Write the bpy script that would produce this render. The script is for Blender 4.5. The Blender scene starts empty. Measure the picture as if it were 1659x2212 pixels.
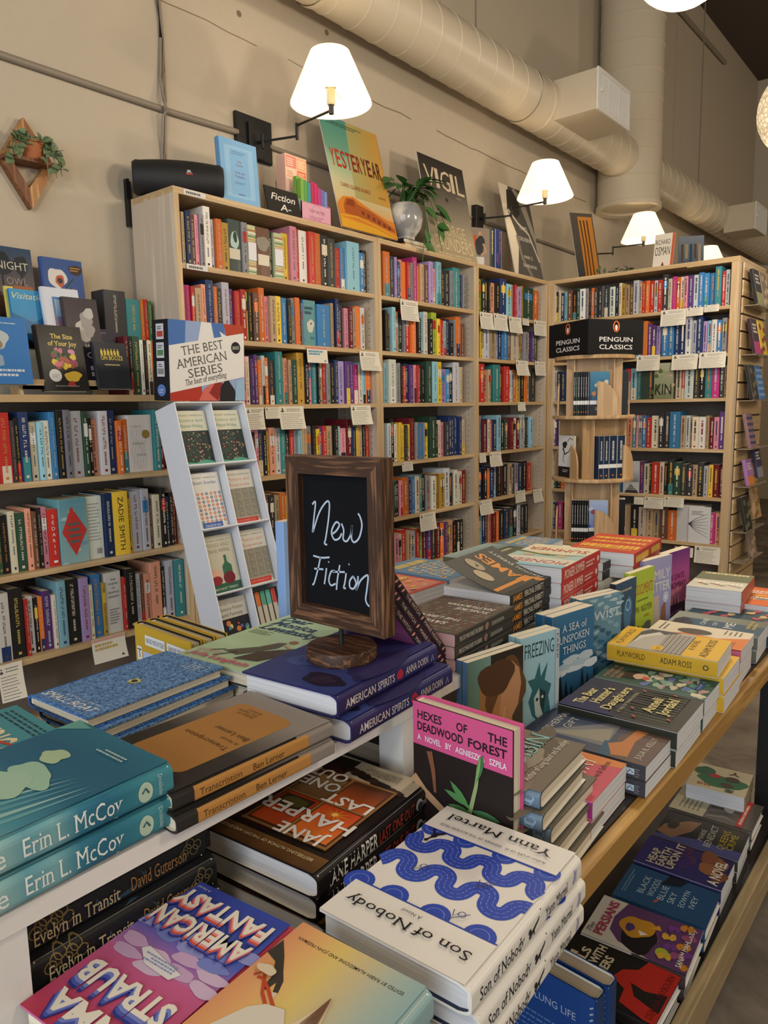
import bpy, math, random
from mathutils import Vector, Matrix

# ------------------------------------------------------------------ camera, world, big lights, exposure
SC = bpy.context.scene
COL = SC.collection
PI = math.pi
EYE = Vector((0.0, 0.0, 1.34))
FPX, CX, CY = 1598.87, 829.5, 1106.0
RIGHT = Vector((0.63552, -0.771872, -0.018098))
DOWN = Vector((-0.118641, -0.074467, -0.990141))
FWD = Vector((0.762915, 0.631401, -0.138901))
cam_data = bpy.data.cameras.new('camera')
cam_data.sensor_fit = 'VERTICAL'
cam_data.sensor_height = 36.0
cam_data.lens = FPX * 36.0 / 2212.0
cam_data.clip_start = 0.02
cam_data.clip_end = 60
cam = bpy.data.objects.new('camera', cam_data)
COL.objects.link(cam)
R3 = Matrix((RIGHT, -DOWN, -FWD)).transposed()
cam.matrix_world = Matrix.Translation(EYE) @ R3.to_4x4()
SC.camera = cam

world = bpy.data.worlds.new('world')
SC.world = world
world.use_nodes = True
world.node_tree.nodes['Background'].inputs[0].default_value = (0.75, 0.82, 1.0, 1)
world.node_tree.nodes['Background'].inputs[1].default_value = 0.5
SC.view_settings.view_transform = 'Standard'
SC.view_settings.look = 'None'
SC.view_settings.gamma = 1.0
SC.view_settings.use_curve_mapping = False
SC.view_settings.exposure = 0.85
SC.cycles.use_denoising = True
SC.cycles.max_bounces = 6
SC.cycles.diffuse_bounces = 4
SC.cycles.caustics_reflective = False
SC.cycles.caustics_refractive = False
SC.cycles.sample_clamp_indirect = 4.0

DAY_POWER, GLOBE_POWER, LAMP_POWER, SHADE_GLOW = 88.0, 30.0, 13.0, 0.42


def area_light(name, loc, rot, sx, sy, power, col):
    d = bpy.data.lights.new(name, 'AREA')
    d.shape = 'RECTANGLE'
    d.size, d.size_y, d.energy, d.color = sx, sy, power, col
    o = bpy.data.objects.new(name, d)
    o.location, o.rotation_euler = loc, rot
    COL.objects.link(o)
    return o


def point_light(name, loc, power, col, r=0.04):
    d = bpy.data.lights.new(name, 'POINT')
    d.energy, d.color, d.shadow_soft_size = power, col, r
    o = bpy.data.objects.new(name, d)
    o.location = loc
    COL.objects.link(o)
    return o


# daylight through the shop window at the street end, behind the viewer
area_light('street_window_daylight', (-3.3, -0.8, 1.9), (0, -PI / 2, 0), 2.6, 5.0, DAY_POWER, (0.80, 0.90, 1.0))


# ------------------------------------------------------------------ helpers
def at(u, v, ax, val):
    """point of the world seen at photo pixel (u, v) on the plane  axis = val"""
    d = RIGHT * ((u - CX) / FPX) + DOWN * ((v - CY) / FPX) + FWD
    k = (val - EYE[ax]) / d[ax]
    return EYE + d * k


def along(u, ax, fixed):
    """coordinate on axis ax of the point seen in pixel column u, the other two coordinates given in fixed"""
    n = RIGHT * FPX - FWD * (u - CX)
    s = 0.0
    for i in range(3):
        if i != ax:
            s += n[i] * (fixed[i] - EYE[i])
    return EYE[ax] - s / n[ax]


def lin(c):
    if isinstance(c, str):
        c = PAL[c] if c in PAL else tuple(int(c[i:i + 2], 16) / 255 for i in (0, 2, 4))
    return tuple((x / 12.92 if x <= 0.04045 else ((x + 0.055) / 1.055) ** 2.4) for x in c[:3])


def hx(s):
    return tuple(int(s[i:i + 2], 16) / 255 for i in (0, 2, 4))


PAL = {k: hx(v) for k, v in dict(
    r='b8322a', R='6e1f28', o='d8702e', y='e0bd3c', Y='b8913a', g='4f8a4a', G='2f4a38', b='3f7fb8', B='24355f', c='8fc0d0',
    t='3a8288', p='d88a98', P='5b3a78', m='b8327a', v='a58fc0', w='d8d6d0', W='cfc4ab', k='23211f', K='38383b', n='6b4a38',
    N='b39a78', a='87878a', A='b9bcc2', s='d8957a', u='2c3f9a', l='a9b83c', S='c9c7a0', T='6aa5a6', D='3c4a42').items()}
COLNAME = dict(r='red', R='maroon', o='orange', y='yellow', Y='mustard', g='green', G='dark green', b='blue', B='navy', c='pale blue', t='teal',
               p='pink', P='purple', m='magenta', v='lilac', w='white', W='cream', k='black', K='charcoal', n='brown', N='tan', a='grey',
               A='pale grey', s='salmon', u='royal blue', l='lime', S='striped green', T='teal picture', D='dark green picture')

MATS = {}


def new_mat(name):
    m = bpy.data.materials.new(name)
    m.use_nodes = True
    MATS[name] = m
    return m, m.node_tree.nodes, m.node_tree.links, m.node_tree.nodes['Principled BSDF']


def plain(name, col, rough=0.6, metal=0.0, spec=0.4, bump=0.0, bscale=80, var=0.0):
    m, N, L, b = new_mat(name)
    c = lin(col)
    b.inputs['Base Color'].default_value = (*c, 1)
    b.inputs['Roughness'].default_value = rough
    b.inputs['Metallic'].default_value = metal
    b.inputs['Specular IOR Level'].default_value = spec
    tc = N.new('ShaderNodeTexCoord')
    nz = N.new('ShaderNodeTexNoise')
    nz.inputs['Scale'].default_value = bscale
    nz.inputs['Detail'].default_value = 4
    L.new(tc.outputs['Object'], nz.inputs['Vector'])
    if var:
        mx = N.new('ShaderNodeMix')
        mx.data_type = 'RGBA'
        mx.inputs[6].default_value = (*[x * (1 - var) for x in c], 1)
        mx.inputs[7].default_value = (*[min(1, x * (1 + var)) for x in c], 1)
        L.new(nz.outputs[0], mx.inputs[0])
        L.new(mx.outputs[2], b.inputs['Base Color'])
    if bump:
        bp = N.new('ShaderNodeBump')
        bp.inputs['Strength'].default_value = bump
        bp.inputs['Distance'].default_value = 0.002
        L.new(nz.outputs[0], bp.inputs['Height'])
        L.new(bp.outputs[0], b.inputs['Normal'])
    return m


def wood(name, c1, c2, axis='X', scale=9.0, rough=0.5, rings=6.0, mottled=0.0):
    m, N, L, b = new_mat(name)
    tc = N.new('ShaderNodeTexCoord')
    mp = N.new('ShaderNodeMapping')
    s = dict(X=(0.06, 1, 1), Y=(1, 0.06, 1), Z=(1, 1, 0.06))[axis]
    mp.inputs['Scale'].default_value = [k * scale for k in s]
    nz = N.new('ShaderNodeTexNoise')
    nz.inputs['Scale'].default_value = 2.2
    nz.inputs['Detail'].default_value = 6
    nz.inputs['Distortion'].default_value = 1.2
    wv = N.new('ShaderNodeTexNoise')
    wv.inputs['Scale'].default_value = rings
    wv.inputs['Detail'].default_value = 3
    ad = N.new('ShaderNodeMath')
    ad.operation = 'ADD'
    cr = N.new('ShaderNodeValToRGB')
    cr.color_ramp.elements[0].position = 0.78
    cr.color_ramp.elements[1].position = 1.2 if not mottled else 1.1
    cr.color_ramp.elements[0].color = (*lin(c1), 1)
    cr.color_ramp.elements[1].color = (*lin(c2), 1)
    L.new(tc.outputs['Object'], mp.inputs['Vector'])
    L.new(mp.outputs[0], nz.inputs['Vector'])
    L.new(mp.outputs[0], wv.inputs['Vector'])
    L.new(nz.outputs[0], ad.inputs[0])
    L.new(wv.outputs[0], ad.inputs[1])
    L.new(ad.outputs[0], cr.inputs[0])
    L.new(cr.outputs[0], b.inputs['Base Color'])
    b.inputs['Roughness'].default_value = rough
    b.inputs['Specular IOR Level'].default_value = 0.35
    bp = N.new('ShaderNodeBump')
    bp.inputs['Strength'].default_value = 0.12
    bp.inputs['Distance'].default_value = 0.001
    L.new(ad.outputs[0], bp.inputs['Height'])
    L.new(bp.outputs[0], b.inputs['Normal'])
    return m


def printed(name, rough, grain=0.0, gscale=60, coat=0.0):
    """ink on paper, card or cloth: the colour is the Col attribute that each mesh carries"""
    m, N, L, b = new_mat(name)
    at_ = N.new('ShaderNodeAttribute')
    at_.attribute_name = 'Col'
    b.inputs['Roughness'].default_value = rough
    b.inputs['Specular IOR Level'].default_value = 0.2
    b.inputs['Coat Weight'].default_value = coat
    b.inputs['Coat Roughness'].default_value = 0.2
    if grain:
        tc = N.new('ShaderNodeTexCoord')
        nz = N.new('ShaderNodeTexNoise')
        nz.inputs['Scale'].default_value = gscale
        nz.inputs['Detail'].default_value = 5
        mx = N.new('ShaderNodeMix')
        mx.data_type = 'RGBA'
        mx.blend_type = 'OVERLAY'
        mx.inputs[0].default_value = grain
        L.new(tc.outputs['Object'], nz.inputs['Vector'])
        L.new(at_.outputs['Color'], mx.inputs[6])
        cr = N.new('ShaderNodeValToRGB')
        cr.color_ramp.elements[0].position = .36
        cr.color_ramp.elements[1].position = .66
        L.new(nz.outputs[0], cr.inputs[0])
        L.new(cr.outputs[0], mx.inputs[7])
        L.new(mx.outputs[2], b.inputs['Base Color'])
    else:
        L.new(at_.outputs['Color'], b.inputs['Base Color'])
    return m


def pages_mat():
    m, N, L, b = new_mat('page_edges')
    tc = N.new('ShaderNodeTexCoord')
    mp = N.new('ShaderNodeMapping')
    mp.inputs['Scale'].default_value = (4, 4, 900)
    nz = N.new('ShaderNodeTexNoise')
    nz.inputs['Scale'].default_value = 1.0
    nz.inputs['Detail'].default_value = 2
    at_ = N.new('ShaderNodeAttribute')
    at_.attribute_name = 'Col'
    mx = N.new('ShaderNodeMix')
    mx.data_type = 'RGBA'
    mx.blend_type = 'MULTIPLY'
    cr = N.new('ShaderNodeValToRGB')
    cr.color_ramp.elements[0].position = 0.3
    cr.color_ramp.elements[0].color = (0.72, 0.72, 0.72, 1)
    cr.color_ramp.elements[1].position = 0.62
    L.new(tc.outputs['Object'], mp.inputs['Vector'])
    L.new(mp.outputs[0], nz.inputs['Vector'])
    L.new(nz.outputs[0], cr.inputs[0])
    mx.inputs[0].default_value = 1.0
    L.new(at_.outputs['Color'], mx.inputs[6])
    L.new(cr.outputs[0], mx.inputs[7])
    L.new(mx.outputs[2], b.inputs['Base Color'])
    b.inputs['Roughness'].default_value = 0.8
    b.inputs['Specular IOR Level'].default_value = 0.2
    return m


INK = printed('printed_cover', 0.48, coat=0.04)
MATTE = printed('matte_printed_paper', 0.75)
CLOTH = printed('blue_cloth_cover', 0.8, grain=0.6, gscale=330)
GRAIN = printed('grainy_printed_cover', 0.45, grain=0.75, gscale=130)
PAGES = pages_mat()


class MB:
    """collects polygons with a colour and a material each; build() links them as ONE mesh object"""

    def __init__(s, M=None):
        s.v, s.f, s.c, s.m, s.mats = [], [], [], [], []
        s.M = M

    def mi(s, mat):
        if mat not in s.mats:
            s.mats.append(mat)
        return s.mats.index(mat)

    def poly(s, pts, col=(1, 1, 1), mat=None, cols=None):
        b = len(s.v)
        if s.M is not None:
            pts = [s.M @ Vector(p) for p in pts]
        s.v.extend([tuple(p) for p in pts])
        s.f.append(tuple(range(b, b + len(pts))))
        s.c.append(cols if cols else [col] * len(pts))
        s.m.append(s.mi(mat or INK))

    def box(s, x0, y0, z0, x1, y1, z1, col=(1, 1, 1), mat=None, skip=''):
        P = lambda x, y, z: (x, y, z)
        F = dict(b=[(x0, y0, z0), (x0, y1, z0), (x1, y1, z0), (x1, y0, z0)], t=[(x0, y0, z1), (x1, y0, z1), (x1, y1, z1), (x0, y1, z1)],
                 f=[(x0, y0, z0), (x1, y0, z0), (x1, y0, z1), (x0, y0, z1)], k=[(x0, y1, z0), (x0, y1, z1), (x1, y1, z1), (x1, y1, z0)],
                 l=[(x0, y0, z0), (x0, y0, z1), (x0, y1, z1), (x0, y1, z0)], r=[(x1, y0, z0), (x1, y1, z0), (x1, y1, z1), (x1, y0, z1)])
        for k, q in F.items():
            if k not in skip:
                s.poly(q, col, mat)

    def bbox(s, x0, y0, z0, x1, y1, z1, r, col=(1, 1, 1), mat=None):
        """box with its four vertical-in-section edges chamfered along the longest axis"""
        d = [x1 - x0, y1 - y0, z1 - z0]
        a = d.index(max(d))
        lo, hi = [x0, y0, z0], [x1, y1, z1]
        i, j = [k for k in range(3) if k != a]
        sec = [(lo[i] + r, lo[j]), (hi[i] - r, lo[j]), (hi[i], lo[j] + r), (hi[i], hi[j] - r), (hi[i] - r, hi[j]), (lo[i] + r, hi[j]), (lo[i], hi[j] - r), (lo[i], lo[j] + r)]

        def P(k, q):
            p = [0, 0, 0]
            p[i], p[j], p[a] = sec[k][0], sec[k][1], q
            return tuple(p)
        flip = a == 1
        n = 8
        for k in range(n):
            q = [P(k, lo[a]), P((k + 1) % n, lo[a]), P((k + 1) % n, hi[a]), P(k, hi[a])]
            s.poly(q[::-1] if flip else q, col, mat)
        A, B = [P(k, lo[a]) for k in range(n)], [P(k, hi[a]) for k in range(n)]
        s.poly(A if flip else A[::-1], col, mat)
        s.poly(B[::-1] if flip else B, col, mat)

    def prism(s, pts, off, col=(1, 1, 1), mat=None, caps=True):
        """polygon pts swept by the vector off"""
        a = [Vector(p) for p in pts]
        o = Vector(off)
        b = [p + o for p in a]
        n = len(a)
        for k in range(n):
            s.poly([a[k], a[(k + 1) % n], b[(k + 1) % n], b[k]], col, mat)
        if caps:
            s.poly(a[::-1], col, mat)
            s.poly(b, col, mat)

    def tube(s, pts, r, n=8, col=(1, 1, 1), mat=None, caps=True, radii=None):
        pts = [Vector(p) for p in pts]
        rings = []
        for k, p in enumerate(pts):
            d = (pts[min(k + 1, len(pts) - 1)] - pts[max(k - 1, 0)]).normalized()
            a = d.cross(Vector((0, 0, 1)))
            if a.length < 1e-3:
                a = d.cross(Vector((1, 0, 0)))
            a.normalize()
            b = d.cross(a)
            rr = radii[k] if radii else r
            rings.append([p + (a * math.cos(2 * PI * i / n) + b * math.sin(2 * PI * i / n)) * rr for i in range(n)])
        for A, B in zip(rings, rings[1:]):
            for i in range(n):
                s.poly([A[i], A[(i + 1) % n], B[(i + 1) % n], B[i]], col, mat)
        if caps:
            s.poly(rings[0][::-1], col, mat)
            s.poly(rings[-1], col, mat)

    def lathe(s, prof, c=(0, 0, 0), n=32, col=(1, 1, 1), mat=None, axis=2):
        """prof: (radius, height) pairs turned about the axis through c"""
        rings = []
        for r, h in prof:
            ring = []
            for i in range(n):
                a = 2 * PI * i / n
                p = [r * math.cos(a), r * math.sin(a), h]
                if axis == 0:
                    p = [h, p[0], p[1]]
                elif axis == 1:
                    p = [p[1], h, p[0]]
                ring.append(tuple(p[q] + c[q] for q in range(3)))
            rings.append(ring)
        for A, B in zip(rings, rings[1:]):
            for i in range(n):
                s.poly([A[i], A[(i + 1) % n], B[(i + 1) % n], B[i]], col, mat)

    def build(s, name, parent=None, smooth=None, M=None):
        me = bpy.data.meshes.new(name)
        me.from_pydata(s.v, [], s.f)
        for m in s.mats:
            me.materials.append(m)
        me.polygons.foreach_set('material_index', s.m)
        a = me.color_attributes.new('Col', 'FLOAT_COLOR', 'CORNER')
        flat = []
        for cs in s.c:
            for c in cs:
                flat.extend((c[0], c[1], c[2], 1.0))
        a.data.foreach_set('color', flat)
        if smooth is not None:
            weld(me)
            for p in me.polygons:
                p.use_smooth = True
            me.set_sharp_from_angle(angle=math.radians(smooth))
        me.update()
        o = bpy.data.objects.new(name, me)
        COL.objects.link(o)
        if parent is not None:
            o.parent = parent
        if M is not None:
            o.matrix_local = M
        return o


import bmesh


def weld(me):
    bm = bmesh.new()
    bm.from_mesh(me)
    bmesh.ops.remove_doubles(bm, verts=bm.verts, dist=1e-5)
    bm.to_mesh(me)
    bm.free()


LABELS = {}


def tag(o, label, cat, group=None, kind=None):
    o['label'] = label
    o['category'] = cat
    if group:
        o['group'] = group
    if kind:
        o['kind'] = kind
    n = len(label.replace('-', ' ').split())
    if label in LABELS or not 4 <= n <= 16:
        print('LABEL?', n, label)
    LABELS[label] = 1
    return o


def empty(name, M=None):
    o = bpy.data.objects.new(name, None)
    o.empty_display_size = 0.05
    if M is not None:
        o.matrix_world = M
    COL.objects.link(o)
    return o


def structure(o, label=None):
    o['kind'] = 'structure'
    o['category'] = o.name.split('_')[0]
    if label:
        o['label'] = label
    return o


def frame(U, V, N, anchor, local=(0, 0, 0)):
    """matrix with axes U, V, N whose local point `local` lands on `anchor`"""
    U, V, N = Vector(U).normalized(), Vector(V).normalized(), Vector(N).normalized()
    M3 = Matrix((U, V, N)).transposed()
    o = Vector(anchor) - M3 @ Vector(local)
    return Matrix.Translation(o) @ M3.to_4x4()


def copy_thing(root, M):
    r = root.copy()
    COL.objects.link(r)
    r.matrix_world = M
    for ch in [c for c in root.children]:
        c = ch.copy()
        COL.objects.link(c)
        c.parent = r
        for g in ch.children:
            d = g.copy()
            COL.objects.link(d)
            d.parent = c
    return r


# ------------------------------------------------------------------ lettering and printed artwork
_fc = bpy.data.curves.new('lettering', 'FONT')
_fc.resolution_u = 2
_fo = bpy.data.objects.new('lettering', _fc)
_cache = {}
CAP = 0.682


def letters(s, shear=0.0, bold=0.0, serif=False):
    k = (s, shear, bold, serif)
    if k not in _cache:
        _fc.body = s
        _fc.shear = shear
        _fc.offset = bold
        m = _fo.to_mesh()
        vs = [(v.co.x / CAP, v.co.y / CAP) for v in m.vertices]
        fs = [tuple(p.vertices) for p in m.polygons]
        if serif:      # slab feet on every flat stem end
            cnt = {}
            for f in fs:
                for i in range(len(f)):
                    e = tuple(sorted((f[i], f[(i + 1) % len(f)])))
                    cnt[e] = cnt.get(e, 0) + 1
            for (a, b), c in cnt.items():
                (xa, ya), (xb, yb) = vs[a], vs[b]
                if c == 1 and abs(ya - yb) < .012 and .05 < abs(xa - xb) < .24:
                    below = any(min(vs[i][1] for i in f) < ya - .04 for f in fs if a in f and b in f)
                    l, r = min(xa, xb) - .085, max(xa, xb) + .085
                    d = -.06 if below else .06
                    n = len(vs)
                    vs += [(l, ya), (r, ya), (r, ya + d), (l, ya + d)]
                    fs.append((n, n + 1, n + 2, n + 3))
        _fo.to_mesh_clear()
        x0 = min((v[0] for v in vs), default=0)
        x1 = max((v[0] for v in vs), default=0)
        _cache[k] = ([(x - x0, y) for x, y in vs], fs, x1 - x0)
    return _cache[k]


class Art:
    """printed layers on a surface: f(u, v, lift) -> point"""
    EPS = 0.00012
    nv = 1

    def __init__(s, mb, f, mat=None, k0=1, nsub=1):
        s.mb, s.f, s.k, s.mat, s.nsub = mb, f, k0, mat, nsub

    def _lift(s):
        s.k += 1
        return (s.k - 1) * s.EPS

    def poly(s, pts, col):
        z = s._lift()
        s.mb.poly([s.f(u, v, z) for u, v in pts], lin(col), s.mat)

    def polys(s, lst, col):
        z = s._lift()
        c = lin(col)
        for pts in lst:
            s.mb.poly([s.f(u, v, z) for u, v in pts], c, s.mat)

    def rect(s, u0, v0, u1, v1, col, col2=None, horiz=False, mat=None):
        """col2: printed colour ramp to the top (or to the right)"""
        z = s._lift()
        a, b = lin(col), lin(col2 if col2 is not None else col)
        n = s.nsub if not (col2 is not None and s.nsub < 2) else 4
        mix = lambda t: tuple(a[i] + (b[i] - a[i]) * t for i in range(3))
        for k in range(n):
            t0, t1 = k / n, (k + 1) / n
            x0, x1 = u0 + (u1 - u0) * t0, u0 + (u1 - u0) * t1
            for j in range(s.nv):
                q0, q1 = j / s.nv, (j + 1) / s.nv
                y0, y1 = v0 + (v1 - v0) * q0, v0 + (v1 - v0) * q1
                cols = [mix(t0), mix(t1), mix(t1), mix(t0)] if horiz else [mix(q0), mix(q0), mix(q1), mix(q1)]
                s.mb.poly([s.f(x0, y0, z), s.f(x1, y0, z), s.f(x1, y1, z), s.f(x0, y1, z)], cols=cols, mat=mat or s.mat)

    def disc(s, u, v, r, col, rv=None, n=20, rot=0.0):
        rv = rv or r
        c, q = math.cos(rot), math.sin(rot)
        s.poly([(u + r * math.cos(2 * PI * i / n) * c - rv * math.sin(2 * PI * i / n) * q, v + r * math.cos(2 * PI * i / n) * q + rv * math.sin(2 * PI * i / n) * c) for i in range(n)], col)

    def ring(s, u, v, r, w, col, n=24):
        s.stroke([(u + r * math.cos(2 * PI * i / n), v + r * math.sin(2 * PI * i / n)) for i in range(n + 1)], w, col)

    def stroke(s, pts, w, col, w1=None):
        z = s._lift()
        c = lin(col)
        w1 = w if w1 is None else w1
        n = len(pts)
        L, R = [], []
        for k in range(n):
            a, b = pts[max(k - 1, 0)], pts[min(k + 1, n - 1)]
            dx, dy = b[0] - a[0], b[1] - a[1]
            l = math.hypot(dx, dy) or 1
            ww = (w + (w1 - w) * k / max(n - 1, 1)) / 2
            L.append((pts[k][0] - dy / l * ww, pts[k][1] + dx / l * ww))
            R.append((pts[k][0] + dy / l * ww, pts[k][1] - dx / l * ww))
        for k in range(n - 1):
            s.mb.poly([s.f(*R[k], z), s.f(*R[k + 1], z), s.f(*L[k + 1], z), s.f(*L[k], z)], c, s.mat)

    def blob(s, u, v, r, col, rv=None, n=22, wob=0.18, seed=1, rot=0.0):
        rnd = random.Random(seed)
        ph = [rnd.uniform(0, 6.28) for _ in range(4)]
        rv = rv or r
        pts = []
        for i in range(n):
            a = 2 * PI * i / n
            k = 1 + wob * (math.sin(2 * a + ph[0]) * .5 + math.sin(3 * a + ph[1]) * .4 + math.sin(5 * a + ph[2]) * .3)
            x, y = r * k * math.cos(a), rv * k * math.sin(a)
            pts.append((u + x * math.cos(rot) - y * math.sin(rot), v + x * math.sin(rot) + y * math.cos(rot)))
        s.poly(pts, col)

    def leaf(s, u, v, u2, v2, w, col):
        dx, dy = u2 - u, v2 - v
        l = math.hypot(dx, dy) or 1
        nx, ny = -dy / l, dx / l
        T = (0, .12, .3, .55, .8)
        K = [w * .5 * math.sin(PI * (t * .94 + .03)) for t in T]
        s.poly([(u + dx * t + nx * k, v + dy * t + ny * k) for t, k in zip(T, K)] + [(u2, v2)] + [(u + dx * t - nx * k, v + dy * t - ny * k) for t, k in zip(T[::-1], K[::-1])], col)

    def text(s, t, u, v, h, col, w=None, align='L', shear=0.0, bold=0.0, rot=0.0, sx=1.0, serif=False):
        """t set with its baseline at v; cap height h; squeezed or stretched to width w when given"""
        vs, fs, tw = letters(t, shear, bold, serif)
        if not vs:
            return
        kx = (w / tw) if w else h * sx
        W = tw * kx
        off = dict(L=0, C=-W / 2, R=-W)[align]
        z = s._lift()
        c = lin(col)
        cr, sr = math.cos(rot), math.sin(rot)
        P = []
        for x, y in vs:
            a, b = x * kx + off, y * h
            P.append(s.f(u + a * cr - b * sr, v + a * sr + b * cr, z))
        for f in fs:
            s.mb.poly([P[i] for i in f], c, s.mat)

    def lines(s, u0, v0, u1, v1, n, col, fill=0.5, seed=3, ragged=0.3):
        """n rows of fine print too small to read"""
        rnd = random.Random(seed)
        L = []
        dv = (v1 - v0) / n
        for k in range(n):
            y = v1 - (k + 1) * dv
            e = u0 + (u1 - u0) * (1 - rnd.random() * ragged)
            x = u0
            while x < e:
                l = rnd.uniform(.03, .11) * (u1 - u0)
                L.append([(x, y), (min(x + l, e), y), (min(x + l, e), y + dv * fill), (x, y + dv * fill)])
                x += l + .02 * (u1 - u0)
        s.polys(L, col)
# ------------------------------------------------------------------ books
PAGE_CREAM, PAGE_WHITE = hx('d9cfb8'), hx('d5d6d8')


def make_book(name, M, w, h, t, hard=True, cov='w', spine=None, back=None, pages=PAGE_CREAM, inside='d8d2c4', art=None, sart=None, bart=None, curl=0.0,
              mat=None, bulge=None):
    """a book lying on its back cover: u from spine to fore edge, v from foot to head, z up through its thickness"""
    mat = mat or (INK if hard else INK)
    th = 0.0026 if hard else 0.0006
    e = 0.006 if hard else 0.0012
    b = (0.004 if hard else 0.0003) if bulge is None else bulge
    spine = cov if spine is None else spine
    back = spine if back is None else back

    def us(r):
        q = 2 * r / t - 1
        return (e + b) * abs(q) ** 6 - b

    def cz(u):
        return curl * max(0.0, (u - 0.08 * w) / (0.92 * w)) ** 1.35 if curl else 0.0
    root = empty(name, M)
    mb = MB()
    n = 9 if curl else 1
    fr = [(w + (e - w) * k / n, t + cz(w + (e - w) * k / n)) for k in range(n + 1)]
    ns = 14
    sp = [(us(t * (1 - k / ns)), t * (1 - k / ns)) for k in range(1, ns)]
    bk = [(e, 0.0), (w, 0.0)]
    outer = fr + sp + bk
    inner = []
    for (u, z) in fr:
        inner.append((max(u, e + th * .5), z - th))
    for (u, z) in sp:
        q = 1 - 2 * th / t
        inner.append((u + th, t / 2 + (z - t / 2) * q))
    inner += [(e + th * .5, th), (w, th)]
    cf, cs, cb, ci = lin(cov), lin(spine), lin(back), lin(inside)
    nf = len(fr) - 1
    for k in range(len(outer) - 1):
        c = cf if k < nf else (cb if k >= len(outer) - 2 else cs)
        (u0, z0), (u1, z1) = outer[k], outer[k + 1]
        mb.poly([(u0, h, z0), (u1, h, z1), (u1, 0, z1), (u0, 0, z0)], c, mat)
        (a0, y0), (a1, y1) = inner[k], inner[k + 1]
        mb.poly([(a0, 0, y0), (a1, 0, y1), (a1, h, y1), (a0, h, y0)], ci, mat)
        mb.poly([(u0, 0, z0), (u1, 0, z1), (a1, 0, y1), (a0, 0, y0)], c, mat)
        mb.poly([(u0, h, z0), (a0, h, y0), (a1, h, y1), (u1, h, z1)], c, mat)
    for k in (0, len(outer) - 1):
        (u0, z0), (a0, y0) = outer[k], inner[k]
        q = [(u0, 0, z0), (u0, h, z0), (a0, h, y0), (a0, 0, y0)]
        mb.poly(q if k == 0 else q[::-1], cf if k == 0 else cb, mat)
    if art:
        art(Art(mb, lambda u, v, l: (u, v, t + l + cz(u)), mat, nsub=n), w, h)
    if sart:
        A = Art(mb, lambda s, r, l: (us(min(max(r, 0), t)) - l - .0002, h - s, r), mat)
        A.nv = 12
        sart(A, h, t)
    if bart:
        bart(Art(mb, lambda s, v, l: (w - s, v, -l), mat), w, h)
    mb.build('cover', root)
    pb = MB()
    i = 0.004 if hard else 0.0004
    pc = lin(pages)
    pb.box(us(t / 2) + th * 1.6, i, th, w - i, h - i, t - th, pc, PAGES)
    if hard:
        for v in (i - .001, h - i):
            pb.box(us(t / 2) + th * 1.1, v, th, us(t / 2) + th * 1.1 + .003, v + .001, t - th, lin('e8e0d0'), MATTE)
    pb.build('page_block', root)
    return root


def lying(anchor, local, rot):
    a = math.radians(rot)
    return frame((math.cos(a), math.sin(a), 0), (-math.sin(a), math.cos(a), 0), (0, 0, 1), anchor, local)


PLACES = {1: [''], 2: ['topmost of two in its stack', 'bottom one of its stack of two'],
          3: ['topmost of its stack of three', 'middle one of its stack of three', 'bottom one of its stack of three'],
          4: ['topmost of its stack of four', 'second from top of its stack of four', 'third from top of its stack of four', 'bottom one of its stack of four'],
          5: ['topmost of its stack of five', 'second from top of its stack of five', 'middle one of its stack of five', 'fourth from top of its stack of five',
              'bottom one of its stack of five']}


def stack(n, ztop, anchor, local, rot, label, group, w, h, t, hard=True, offs=None, where=None, seed=0, **kw):
    """n copies of one book piled face up; anchor: (x, y) of the top copy's local point (u, v)"""
    rnd = random.Random(seed + 5)
    name = 'hardcover_book' if hard else 'paperback_book'
    z = ztop - t
    M = lying((anchor[0], anchor[1], z), (local[0], local[1], 0), rot)
    first = make_book(name, M, w, h, t, hard, **kw)
    pl = where or PLACES[n]
    tag(first, (label + ' ' + pl[0]).strip() if n > 1 else label, 'book', group if n > 1 else None)
    for k in range(1, n):
        dx, dy, dr = offs[k - 1] if offs else (rnd.uniform(-.004, .004), rnd.uniform(-.003, .003), rnd.uniform(-1.2, 1.2))
        Mk = lying((anchor[0] + dx, anchor[1] + dy, z - k * (t + .0004)), (local[0], local[1], 0), rot + dr)
        tag(copy_thing(first, Mk), label + ' ' + pl[k], 'book', group)
    return first


def standing(pa, pb, ztop, h, t, label, n=1, group=None, hard=False, lean=0.0, gap=.001, where=None, w=None, zbase=None, **kw):
    """n copies of one book standing face out; pa, pb: photo pixels of the two upper corners of the front cover, at height ztop"""
    A, B = at(pa[0], pa[1], 2, ztop), at(pb[0], pb[1], 2, ztop)
    U = (B - A).normalized()
    w = w or (B - A).length
    N = Vector((U.y, -U.x, 0))
    V = Vector((0, 0, 1)) - N * math.tan(lean)
    V.normalize()
    Nn = U.cross(V)
    name = 'hardcover_book' if hard else 'paperback_book'
    M = frame(U, V, Nn, A, (0, h, t))
    first = make_book(name, M, w, h, t, hard, **kw)
    pl = where or (['', 'standing behind an identical copy'] if n == 2 else ['front copy', 'middle copy', 'rear copy'])
    tag(first, (label + ' ' + pl[0]).strip(), 'book', group)
    for k in range(1, n):
        Mk = Matrix.Translation(-Nn * (t + gap) * k) @ M
        tag(copy_thing(first, Mk), label + ' ' + pl[k], 'book', group)
    return first


DARK = set('krRoPBGKmunbtgD')
_rs = random.Random(11)


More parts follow.
